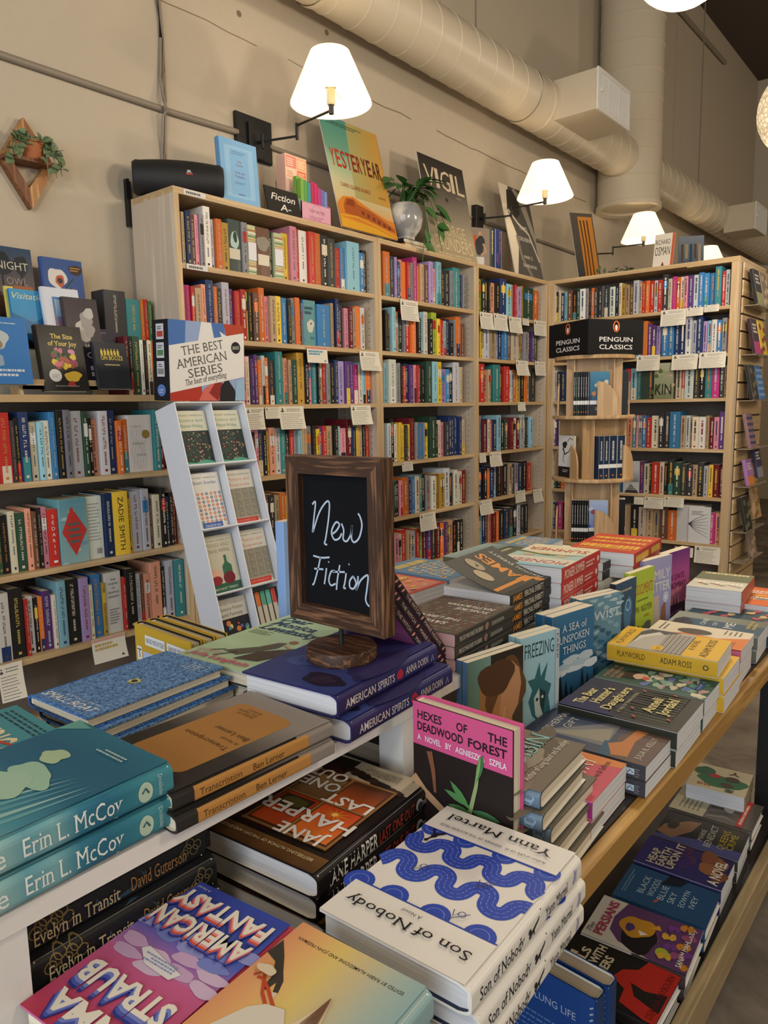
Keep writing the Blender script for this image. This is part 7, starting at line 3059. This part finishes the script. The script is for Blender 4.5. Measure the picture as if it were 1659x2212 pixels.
def art_pattern(A, w, h):
    A.rect(0, 0, w, h, '5a7a94')
    for k in range(50):
        A.k = 3 + k % 2
        A.blob(w * (.06 + .88 * (k * 37 % 100) / 100), h * (.1 + .6 * (k * 61 % 100) / 100), w * .06, ('c0a884', 'b89470', '8fa0a8')[k % 3], h * .025, seed=k, wob=.4)
    A.lines(w * .1, h * .75, w * .9, h * .92, 1, 'c4b070', .8, ragged=.1)


def art_land(A, w, h):
    A.rect(0, h * .5, w, h, '6a7a78', '8a9a98')
    A.rect(0, 0, w, h * .5, '5a5a44', '3f4a40')
    A.lines(w * .1, h * .3, w * .9, h * .42, 1, 'a8a48a', .8)


def art_witch(A, w, h):
    A.rect(0, 0, w, h, '8a4a70', '7a3f68')
    A.lines(w * .1, h * .3, w * .9, h * .85, 12, '5a2f50', .3)


def sart_witch(A, h, t):
    A.rect(0, 0, h, t, '2a2426')
    for k, s_ in enumerate((.06, .11, .16)):
        A.leaf(h * s_, t * .2, h * (s_ + .02), t * .85, t * .3, 'd08a88')
    A.text('THE WITCH', h * .22, t * .3, t * .42, 'c8a8a4', w=h * .22)
    A.leaf(h * .47, t * .2, h * .49, t * .85, t * .3, 'd08a88')
    A.text('MARIE NDIAYE', h * .52, t * .3, t * .42, 'c8a8a4', w=h * .28)
    for k, s_ in enumerate((.84, .89)):
        A.leaf(h * s_, t * .2, h * (s_ + .02), t * .85, t * .3, 'd08a88')


def art_the(A, w, h):
    A.rect(0, 0, w, h, 'b8962c')
    A.rect(w * .14, 0, w * .96, h * .8, 'a8b4cc')
    for k, ch in enumerate('THE'):
        A.rect(w * .03, h * (.72 - .12 * k), w * .12, h * (.83 - .12 * k), 'd4d4d2')
        A.text(ch, w * .075, h * (.74 - .12 * k), h * .07, '2f3a5a', align='C')
    for k, t_ in enumerate(('NAOKI MATAYOSHI', 'SHINSUKE YOSHITAKE')):
        A.rect(w * (.2 + .4 * k), h * .86, w * (.56 + .4 * k), h * .94, 'd4d4d2')
        A.text(t_, w * (.22 + .4 * k), h * .88, h * .04, '2f3a6a', w=w * .32)
    A.stroke([(w * .3, h * .5), (w * .36, h * .6), (w * .4, h * .5), (w * .34, h * .46), (w * .46, h * .58)], .002, '3a4050')
    A.poly([(w * .2, h * .3), (w * .3, h * .5), (w * .42, h * .4), (w * .4, 0), (w * .2, 0)], 'c0b8a8')


def art_pale(A, w, h):
    A.rect(0, 0, w, h, '7f9fcc')
    A.rect(0, 0, w, h * .3, '5f86c0', '7f9fcc')
    for k, (ch, v) in enumerate((('TIME', .7), ('BEYOND', .55))):
        A.text(ch, w * .1, h * v, h * .09, 'd4d6da', w=w * .8)


def art_deanna(A, w, h):
    A.rect(0, 0, w, h, '201d1b')
    A.rect(0, h * .88, w * .6, h * .95, 'c8bb98')
    A.text('KILLS', w * .16, h * .79, h * .08, 'cfc4a4', w=w * .6, bold=.03)
    A.text('WELL WITH', w * .1, h * .68, h * .08, 'cfc4a4', w=w * .82, bold=.03)
    A.text('OTHERS', w * .16, h * .57, h * .08, 'cfc4a4', w=w * .62, bold=.03)
    A.poly([(w * .0, h * .1), (w * .1, h * .34), (w * .34, h * .36), (w * .46, h * .5), (w * .66, h * .46), (w * .78, h * .34), (w, h * .3), (w, 0), (0, 0)], 'a82a22')
    A.poly([(w * .2, h * .02), (w * .3, h * .26), (w * .5, h * .34), (w * .46, h * .2), (w * .56, h * .02)], '241f1c')
    A.text('DEANNA RAYBOURN', w * .06, h * .04, h * .06, '5a1a18', w=w * .88)


def art_pers(A, w, h):
    A.rect(0, 0, w, h, 'c4bdb0')
    A.poly([(w * .3, h * .78), (w * .6, h * .8), (w, h * .74), (w, 0), (0, 0), (0, h * .34), (w * .12, h * .66)], '5a3a5f')
    A.blob(w * .34, h * .5, w * .3, '201c1e', h * .18, seed=3)
    A.blob(w * .55, h * .56, w * .24, 'b88428', h * .16, seed=5)
    A.blob(w * .5, h * .62, w * .1, '4a3468', h * .04, seed=6)
    A.poly([(w * .4, h * .5), (w * .5, h * .54), (w * .48, h * .44)], 'd8cfc0')
    A.poly([(w * .62, h * .46), (w * .76, h * .38), (w * .66, h * .34)], 'c8902c')
    for k in range(18):
        A.blob(w * (.1 + .85 * (k * 37 % 100) / 100), h * (.04 + .26 * (k * 53 % 100) / 100), w * .07, ('b8782c', '6a3a80', '8a4a6a', 'c89a3a')[k % 4], h * .035, seed=k)
    A.k = 12
    A.disc(w * .22, h * .26, w * .1, '9aa834', rv=h * .06)
    A.text('The', w * .1, h * .92, h * .05, '5a5650', w=w * .2, shear=.4)
    A.text('PERSIANS', w * .1, h * .81, h * .09, 'a0304a', w=w * .82, bold=.02)
    A.text('SANAM MAHLOUDJI', w * .06, h * .06, h * .05, 'd4ccbc', w=w * .88, bold=.02)


def sart_pers(A, h, t):
    A.rect(0, 0, h, t, 'bcb6ac')
    A.text('PERSIANS', h * .12, t * .25, t * .5, '8a2f40', w=h * .26, bold=.02)
    A.rect(h * .5, 0, h, t, '3a2f34')


def art_woods(A, w, h):
    A.rect(0, 0, w, h, '23466a', '2a5074')
    A.lines(w * .2, h * .9, w * .9, h * .96, 2, '7a94aa', .35)
    for k, t_ in enumerate(('BLACK', 'WOODS', 'BLUE', 'SKY')):
        A.text(t_, w * .3, h * (.72 - .11 * k), h * .07, 'a8bcc4', w=w * .1 * len(t_))
    A.leaf(w * .16, h * .58, w * .3, h * .54, w * .05, 'a8584a')
    A.text('EOWYN', w * .3, h * .28, h * .06, 'a8bcc4', w=w * .46)
    A.text('IVEY', w * .36, h * .18, h * .06, 'a8bcc4', w=w * .32)
    A.poly([(w * .7, h * .6), (w, h * .55), (w, h * .35), (w * .8, h * .4)], '161e2a')


def art_heap(A, w, h):
    A.rect(0, 0, w, h, '2f2a5a', '34306a')
    for k in range(9):
        A.blob(w * (.4 + .5 * (k * 37 % 100) / 100), h * (.1 + .7 * (k * 53 % 100) / 100), w * .2, ('7a4a34', '4a3050', '8a5a3c', '3a2c60')[k % 4], h * .1, seed=k)
    for k, t_ in enumerate(('HEAP', 'EARTH', 'UPON IT')):
        A.text(t_, w * .1, h * (.78 - .11 * k), h * .09, 'c0b498', w=w * .13 * len(t_), bold=.03)
    A.text('A NOVEL', w * .06, h * .06, h * .11, 'd0c8b4', w=w * .8, bold=.03)


def art_queens(A, w, h):
    A.rect(0, 0, w, h, '34322e', '2c2c2c')
    A.poly([(0, 0), (w * .3, 0), (w * .3, h * .5), (w * .12, h), (0, h)], '4a4f80')
    A.poly([(w * .2, h), (w * .5, h * .96), (w * .85, h * .7), (w * .9, h * .56), (w * .5, h * .62), (w * .1, h * .8)], '8a684f')
    A.blob(w * .6, h * .86, w * .2, '3f3a34', h * .07, seed=4)
    A.text('MARIE', w * .3, h * .46, h * .06, 'b8b4a8', w=w * .4)
    A.text('BENEDICT', w * .16, h * .35, h * .08, 'b8b4a8', w=w * .78)
    A.text('QUEENS', w * .2, h * .2, h * .08, 'b09a34', w=w * .68)
    A.text('CRIME', w * .26, h * .1, h * .08, 'b09a34', w=w * .56)


def art_pop(A, w, h):
    A.rect(0, 0, w, h, '5f5a54')
    A.rect(0, h * .58, w, h, 'b0a88c')
    A.lines(w * .15, h * .66, w * .85, h * .94, 5, '6a6458', .35)
    for k in range(7):
        A.stroke([(w * (.1 + .12 * k), h * .55), (w * (.2 + .1 * k), h * .35), (w * (.12 + .12 * k), h * .2)], .006, ('8a847c', '34302c')[k % 2], .002)
    A.blob(w * .6, h * .34, w * .2, 'a09a90', h * .08, seed=3)
    A.rect(0, h * .12, w, h * .2, 'a82a28')
    A.lines(w * .1, h * .14, w * .9, h * .18, 1, 'd8b8a8', .8)


def art_vhs(A, w, h):
    A.rect(0, 0, w, h, 'c0b494')
    A.blob(w * .45, h * .6, w * .4, '2f6a48', h * .26, seed=3)
    A.blob(w * .8, h * .3, w * .18, '2f5f44', h * .2, seed=4)
    A.disc(w * .35, h * .7, w * .12, '4a3a30', rv=h * .09)
    A.disc(w * .6, h * .42, w * .1, 'a8302c', rv=h * .08)
    A.disc(w * .3, h * .42, w * .13, '4a342e', rv=h * .1)
    A.text('VHS', w * .6, h * .8, h * .09, 'a8603a', w=w * .24, bold=.03)
    A.text('Y', w * .2, h * .1, h * .14, '6a4030', w=w * .2, bold=.03)
    A.text('S', w * .2, h * .85, h * .1, '23442f', w=w * .16, bold=.03)


def bart_lung(A, w, h):
    A.rect(0, 0, w, h, '1f3f78', '26498a')
    A.text('LUNG LIFE', w * .34, h * .78, h * .05, 'a8b4c4', w=w * .46)
    A.lines(w * .1, h * .3, w * .84, h * .7, 10, '5f7cac', .3)
    for k in range(22):
        A.k = 5
        A.stroke([(w * .95, h * (.04 + .042 * k)), (w * .985, h * (.06 + .042 * k))], .0025, 'a8b0bc')


# ------------------------------------------------------------------ books on the front riser
def xy(u, v, z):
    p = at(u, v, 2, z)
    return (p.x, p.y)


stack(2, RZ + .0625, xy(523, 1451, RZ + .062), (.156, .236), 95, 'violet hardback with red flower on its spine under the sign,', 'violet hardbacks under the sign', .156, .236, .031,
      offs=[(.012, -.014, -1.5)], where=['upper copy', 'lower copy'], cov='2c2a5c', spine='2c2a5c', art=art_spirits, sart=sart_spirits, bulge=.005, pages=PAGE_WHITE, inside='2c2a5c')
stack(2, RZ + .045, xy(547, 1457, RZ + .045), (.162, 0), -86, 'pale green hardback with two drawn figures,', 'pale green hardbacks', .162, .25, .022, where=['top copy', 'copy beneath'], cov='9fb592', spine='2a2622',
      back='26262a', art=art_monica, offs=[(.006, -.004, 0)])
stack(3, RZ + .051, xy(187, 1552, RZ + .051), (.129, 0), -87, 'thin blue cloth book,', 'thin blue cloth books', .129, .21, .0165, offs=[(.012, -.008, 1.5), (.02, -.012, 2.5)], cov='54769f', spine='3268b0', mat=CLOTH, art=art_boat, inside='3a4a6a')
stack(2, RZ + .045, xy(35, 1523, RZ + .045), (0, .22), -92, 'teal hardback with cream capital letters cut by the left edge,', 'teal hardbacks at the left edge', .155, .22, .022, where=['top copy', 'lower copy'], cov='3f8088', art=art_american)
stack(2, RZ + .067, (.389, .601), (0, 0), 91, 'sea green hardback with pale petals at the left table corner,', 'sea green hardbacks on the riser', .163, .24, .033, offs=[(-.001, .001, .6)],
      where=['upper copy', 'lower copy'], cov='28637a', spine='3f7f8a', art=art_mccoy, sart=sart_mccoy, bulge=.006)
stack(2, RZ + .041, xy(540, 1492, RZ + .041), (.15, 0), 88, 'dark brown hardback with an orange printed panel,', 'brown hardbacks on the riser', .15, .215, .020, offs=[(-.004, -.004, .8)], where=['upper copy', 'lower copy'], cov='2c2824',
      spine='2b2724', art=art_trans, sart=sart_trans, mat=INK)
o = standing((290, 1346), (430, 1396), .985, .22, .02, 'yellow hardback with a label reading THE at the rear of the riser', n=3, group='yellow hardbacks standing behind the blue cloth books', hard=True, gap=.004,
             w=.172, where=['front copy', 'middle copy', 'rear copy'], cov='b8962c', art=art_the, inside='23211f', pages=hx('c8b894'))
o = standing((612, 1128), (640, 1122), 1.142, .205, .02, 'light blue paperback standing behind the left side of the framed sign', w=.135, cov='7f9fcc', art=art_pale)
# three books leaning towards the viewer at the far end of the front riser
Bp, Tp = Vector((.915, .632, RZ + .01)), Vector((.778, .632, 1.102))
Vv = (Tp - Bp).normalized()
Nn = Vector((0, -1, 0)).cross(Vv)
Mw = frame((0, 1, 0), Vv, Vector((0, 1, 0)).cross(Vv), Bp, (0, 0, 0))
o = make_book('paperback_book', Mw, .13, .216, .013, False, cov='7a3f68', spine='2a2426', back='8a4a70', sart=sart_witch, bart=art_witch)
tag(o, 'dark leaning paperback with pink petals on its spine, right hand of three', 'book', 'paperbacks leaning beside the sign')
for k, lb in ((1, 'middle of the three leaning paperbacks with pink petals on dark spines'), (2, 'left hand leaning paperback with pink petals, nearest the sign frame')):
    Mk = Matrix.Translation(-(Vector((0, 1, 0)).cross(Vv)) * .0145 * k) @ Mw
    tag(copy_thing(o, Mk), lb, 'book', 'paperbacks leaning beside the sign')

# ------------------------------------------------------------------ books under and in front of the riser
stack(4, TZ + .14, (.437, .622), (0, 0), 90, 'dark hardback with gold lettering under the white riser,', 'dark hardbacks under the riser', .155, .197, .0345, where=['uppermost spine', 'second spine', 'third spine', 'lowest spine'],
      offs=[(.008, -.006, 0), (.012, -.01, 0), (.012, -.006, 0)], cov='191a1c', sart=sart_evelyn, bulge=.006)
stack(2, TZ + .072, (.93, .66), (0, 0), 92, 'black book with turquoise lettering in the shadow under the riser,', 'black books under the riser', .15, .12, .035, where=['upper one', 'lower one'], cov='2f3030',
      sart=lambda A, h, t: A.text('The', h * .2, t * .3, t * .5, '5fa8b8', w=h * .5, shear=.3))
stack(3, TZ + .091, xy(442, 1785, TZ + .091), (.166, .228), 95, 'black hardback with an orange window on it,', 'black hardbacks with a window picture', .166, .228, .030, offs=[(.006, .006, -1), (.004, -.004, 1)],
      cov='1f1613', spine='1d1817', art=art_harper, sart=sart_harper, bulge=.007, pages=PAGE_WHITE)
stack(3, TZ + .089, xy(690, 1963, TZ + .089), (.166, .232), 92, 'white hardback with a blue wave pattern,', 'white hardbacks with blue waves', .166, .232, .0292, offs=[(.006, -.004, .5), (.004, -.005, 1)], cov='d9d4ca', art=art_son,
      sart=sart_son, bulge=.007, pages=PAGE_WHITE, inside='23304a')
o = stack(3, TZ + .086, xy(425, 1900, TZ + .086), (.13, 0), 96, 'pink and blue hardback with big cream letters,', 'pink and blue hardbacks', .13, .195, .028, cov='b85a86', spine='a8344a', art=art_straub)
o = stack(3, TZ + .096, xy(655, 1992, TZ + .096), (.138, 0), 93.5, 'orange to teal hardback with a white bird,', 'hardbacks with a white bird', .138, .215, .0315, cov='bcae84', spine='86a3a3', art=art_bird, sart=sart_bird, bulge=.007)

# ------------------------------------------------------------------ books standing face out along the table
standing((892, 1512), (1108, 1580), .969, .203, .026, 'pink and black hardback with a green sprout standing on the table', hard=True, cov='241c1a', spine='241c1a', back='c4507e', art=art_hexes, inside='c4507e',
         pages=PAGE_CREAM)
ST = .957
standing((1010, 1433), (1123, 1396), ST, .191, .012, 'paperback with a woman in profile,', 2, 'paperbacks with a woman in profile', w=.128, cov='4a4434', spine='4f6f90', art=art_lady, sart=sart_lady)
standing((1125, 1381), (1208, 1357), ST, .191, .014, 'light blue paperback with an angular spiky face,', 2, 'light blue paperbacks with a spiky face', cov='8fb4be', art=art_freezing)
standing((1194, 1335), (1284, 1307), ST, .191, .02, 'deep blue paperback with a cloudy sea picture,', 2, 'deep blue paperbacks with a sea picture', cov='2a5f84', art=art_sea)
standing((1254, 1297), (1343, 1277), ST, .191, .015, 'blue grey paperback with a rippling water cover,', 2, 'blue grey paperbacks with water covers', cov='4a7488', art=art_wist)
standing((1331, 1263), (1375, 1245), ST, .191, .015, 'dark blue paperback with gold letters behind the lime green book', cov='2a3444', art=art_judge)
standing((1361, 1240), (1414, 1222), ST + .005, .191, .015, 'lime green paperback with red title letters', cov='a4b83a', art=art_docs)
standing((1392, 1213), (1452, 1197), ST + .014, .191, .018, 'lavender paperback with cream letters right of the lime green book', cov='8a8cb4', art=art_family)
standing((1434, 1199), (1491, 1181), ST, .19, .022, 'purple and pink paperback, last of the standing row', cov='6a3478', art=art_six)

# ------------------------------------------------------------------ piles along the table edge
stack(2, TZ + .049, xy(1395, 1657, TZ + .049), (0, 0), 1, 'dusky blue and orange paperback at the table edge,', 'dusky blue paperbacks', .14, .205, .024, hard=False, where=['upper copy', 'lower copy'], cov='3f4a60', spine='46464e',
      art=art_julia, sart=sart_julia, pages=PAGE_WHITE, offs=[(-.002, -.001, 0)])
stack(2, TZ + .053, xy(1280, 1734, TZ + .053), (0, 0), 2.5, 'pink and orange paperback with a yellow corner,', 'pink and orange paperbacks', .132, .19, .026, hard=False, where=['upper copy', 'lower copy'], cov='bc5260', spine='9a2f7a', art=art_kim, pages=PAGE_WHITE,
      offs=[(-.003, .0, 0)])
stack(5, TZ + .121, xy(1168, 1712, TZ + .121), (0, 0), 4, 'grey brown hardback with turquoise letters,', 'grey brown hardbacks', .15, .152, .024, offs=[(-.006, -.006, 1), (.012, -.008, -1), (.014, -.014, 0), (.018, -.02, 0)], cov='6a6254', spine='3f464c',
      art=art_toibin, sart=sart_toibin, bulge=.002)
stack(2, TZ + .062, xy(1463, 1583, TZ + .062), (0, 0), 2, 'dark green paperback with cream gothic letters,', 'dark green paperbacks', .155, .2, .0305, hard=False, where=['upper copy', 'lower copy'], cov='2f3028', art=art_bear, pages=PAGE_WHITE)
stack(2, TZ + .060, xy(1522, 1512, TZ + .060), (0, 0), 2, 'green painted paperback with a pale woman,', 'green painted paperbacks', .106, .2, .0295, hard=False, where=['upper copy', 'lower copy'], cov='35564a', art=art_portrait, pages=PAGE_WHITE)
stack(3, TZ + .103, xy(1551, 1429, TZ + .103), (0, 0), 5, 'yellow paperback with a grey photo,', 'yellow paperbacks', .14, .205, .034, hard=False, offs=[(.014, -.008, -2), (.014, -.01, -2)], cov='d0a52a', spine='c49c2c', art=art_play, sart=sart_play, pages=PAGE_WHITE)
stack(3, TZ + .076, xy(1601, 1406, TZ + .076), (0, 0), 3, 'cream and orange paperback with pink spine,', 'cream and orange paperbacks', .135, .2, .025, hard=False, cov='d0c4ac', spine='b85a70', art=art_human, sart=sart_pink, pages=PAGE_WHITE)
stack(2, TZ + .061, xy(1637, 1378, TZ + .061), (0, 0), 3, 'grey and blue paperback with white letters,', 'grey and blue paperbacks', .135, .2, .030, hard=False, where=['upper copy', 'lower copy'], cov='5f6458', art=art_me, pages=PAGE_WHITE)
stack(2, TZ + .056, xy(1676, 1352, TZ + .056), (0, 0), 3, 'dark teal paperback with red flowers,', 'dark teal paperbacks', .115, .2, .0275, hard=False, where=['upper copy', 'lower copy'], cov='27404c', art=art_flowers, pages=PAGE_WHITE)
stack(3, TZ + .112, xy(1482, 1265, TZ + .112), (.13, .2), 95, 'white and olive paperback at the far table end,', 'white and olive paperbacks', .13, .2, .037, hard=False, where=['top copy', 'middle copy', 'bottom copy'], cov='bcb6a4', spine='b0604a', art=art_kol, pages=PAGE_WHITE)
stack(2, TZ + .066, xy(1564, 1298, TZ + .066), (.13, .2), 93, 'bright orange paperback with white letters,', 'bright orange paperbacks', .13, .2, .0325, hard=False, where=['upper copy', 'lower copy'], cov='cc6428', spine='b8502a', art=art_orange, pages=PAGE_WHITE)

# ------------------------------------------------------------------ piles on the farther riser
stack(3, RZ + .061, xy(983, 1372, RZ + .061), (0, .198), 93, 'grey paperback with crowded tiny print pattern,', 'grey patterned paperbacks', .14, .198, .02, hard=False, cov='4a4640', spine='34322e', art=art_cat, sart=sart_cat, pages=hx('c09a98'))
kw = dict(hard=False, cov='34342e', spine='23231f', art=art_james, sart=sart_james, pages=PAGE_WHITE)
zj = RZ + .0735
stack(1, zj, xy(1102, 1287, zj), (0, .195), 93.6, 'dark paperback with orange letters and a curled cover, top of its stack', None, .137, .195, .018, curl=.045, **kw)
stack(3, zj - .0184, xy(1102, 1287, zj), (0, .195), 93.6, 'dark paperback with orange lettered spine below the curled cover,', 'dark paperbacks with orange lettering', .137, .195, .018,
      where=['second of four', 'third of four', 'lowest of four'], **kw)
stack(3, RZ + .091, xy(1214, 1229, RZ + .091), (0, .225), 95, 'red spined paperback with a beach scene cover,', 'red spined paperbacks', .15, .225, .030, hard=False, cov='cfc6a8', spine='b0302e', art=art_pio, sart=sart_pio, pages=PAGE_WHITE, curl=.0)
stack(2, RZ + .045, (1.60, .675), (0, .11), 93, 'charcoal paperback between the red spined piles,', 'charcoal paperbacks', .16, .11, .022, hard=False, where=['upper copy', 'lower copy'], cov='3a3834', spine='2f2e2c', art=art_land, pages=PAGE_WHITE)
stack(2, RZ + .062, xy(1370, 1197, RZ + .062), (0, .24), 95, 'orange red paperback with yellow lettering,', 'orange red paperbacks', .16, .24, .030, hard=False, where=['upper copy', 'lower copy'], cov='b23e2c', spine='a8362a', art=art_red, sart=sart_red, pages=PAGE_WHITE)
stack(2, RZ + .051, (1.08, .845), (0, 0), 0, 'red bordered paperback left of the dark curled cover,', 'red bordered paperbacks', .14, .19, .025, hard=False, where=['upper copy', 'lower copy'], cov='b0463c', art=art_smallred, pages=PAGE_WHITE)
stack(2, RZ + .053, (1.235, .85), (0, 0), 0, 'blue paperback with a tan speckled pattern,', 'blue speckled paperbacks', .14, .19, .026, hard=False, where=['upper copy', 'lower copy'], cov='5a7a94', art=art_pattern, pages=PAGE_WHITE)
stack(1, RZ + .03, (1.265, .93), (0, -.12), 2, 'blank cream book behind the red bordered paperbacks', None, .14, .05, .028, cov='c8bda0', pages=PAGE_WHITE)
stack(2, RZ + .06, (1.40, .85), (0, 0), 1, 'grey green landscape book at the back of the table,', 'landscape books', .2, .13, .03, hard=False, where=['upper copy', 'lower copy'], cov='5a5a44', art=art_land, pages=PAGE_WHITE)
stack(1, RZ + .056, (1.63, .85), (0, 0), 3, 'teal grey book behind the red spined paperbacks', None, .14, .12, .05, hard=False, cov='5a7a84', art=art_pattern, pages=PAGE_WHITE)

# ------------------------------------------------------------------ books on the lower shelf of the table
LZ = .181
stack(2, LZ + .06, xy(1472, 2112, LZ + .06), (.145, 0), 0, 'black hardback with a red silhouette on the lower shelf,', 'black and red books on the lower shelf', .145, .21, .0295, where=['upper copy', 'lower copy'], cov='201d1b', art=art_deanna, pages=PAGE_WHITE)
stack(2, LZ + .064, xy(1482, 2106, LZ + .064), (0, 0), 4, 'pale hardback with a gold masked face on the lower shelf,', 'gold face books on the lower shelf', .145, .21, .0315, where=['upper copy', 'lower copy'], cov='c4bdb0', spine='bcb6ac', art=art_pers,
      sart=sart_pers, pages=PAGE_WHITE)
stack(2, LZ + .06, xy(1524, 2008, LZ + .06), (0, 0), 3, 'deep blue hardback on the lower shelf,', 'deep blue books on the lower shelf', .14, .2, .0295, where=['upper copy', 'lower copy'], cov='23466a', art=art_woods, pages=PAGE_WHITE)
stack(2, LZ + .064, xy(1558, 1925, LZ + .064), (0, 0), 2, 'violet book with bold cream capitals on the lower shelf,', 'violet books on the lower shelf', .13, .2, .0315, hard=False, where=['upper copy', 'lower copy'], cov='2f2a5a', art=art_heap, pages=PAGE_WHITE)
stack(2, LZ + .06, xy(1594, 1862, LZ + .06), (0, 0), 3, 'dark book with yellow lettering on the lower shelf,', 'dark yellow lettered books on the lower shelf', .14, .2, .0295, hard=False, where=['upper copy', 'lower copy'], cov='34322e', art=art_queens, pages=PAGE_WHITE)
stack(2, LZ + .058, (1.965, .412), (0, 0), 2, 'black and white photo book with a red band on the lower shelf,', 'photo books on the lower shelf', .15, .21, .0285, where=['upper copy', 'lower copy'], cov='5f5a54', art=art_pop, pages=PAGE_WHITE)
stack(2, LZ + .1, xy(1482, 1692, LZ + .1), (.15, .15), 95, 'cream book with a green and red drawing on the lower shelf,', 'green drawing books on the lower shelf', .15, .15, .049, hard=False, where=['upper copy', 'lower copy'], cov='c0b494', spine='9a8a70', art=art_vhs, pages=PAGE_WHITE)
Ml = frame((.06, 1, 0), (0, 0, 1), Vector((.06, 1, 0)).cross(Vector((0, 0, 1))), (.985, .412, LZ + .252), (0, .25, 0))
o = make_book('hardcover_book', Ml, .16, .25, .032, True, cov='1f3f78', spine='1d3764', back='1f3f78', bart=bart_lung, pages=hx('b8a890'))
tag(o, 'blue hardback standing upright on the lower shelf, nearer copy', 'book', 'blue hardbacks standing on the lower shelf')
tag(copy_thing(o, Matrix.Translation((.036, -.004, 0)) @ Ml), 'blue hardback standing upright on the lower shelf, farther copy', 'book', 'blue hardbacks standing on the lower shelf')
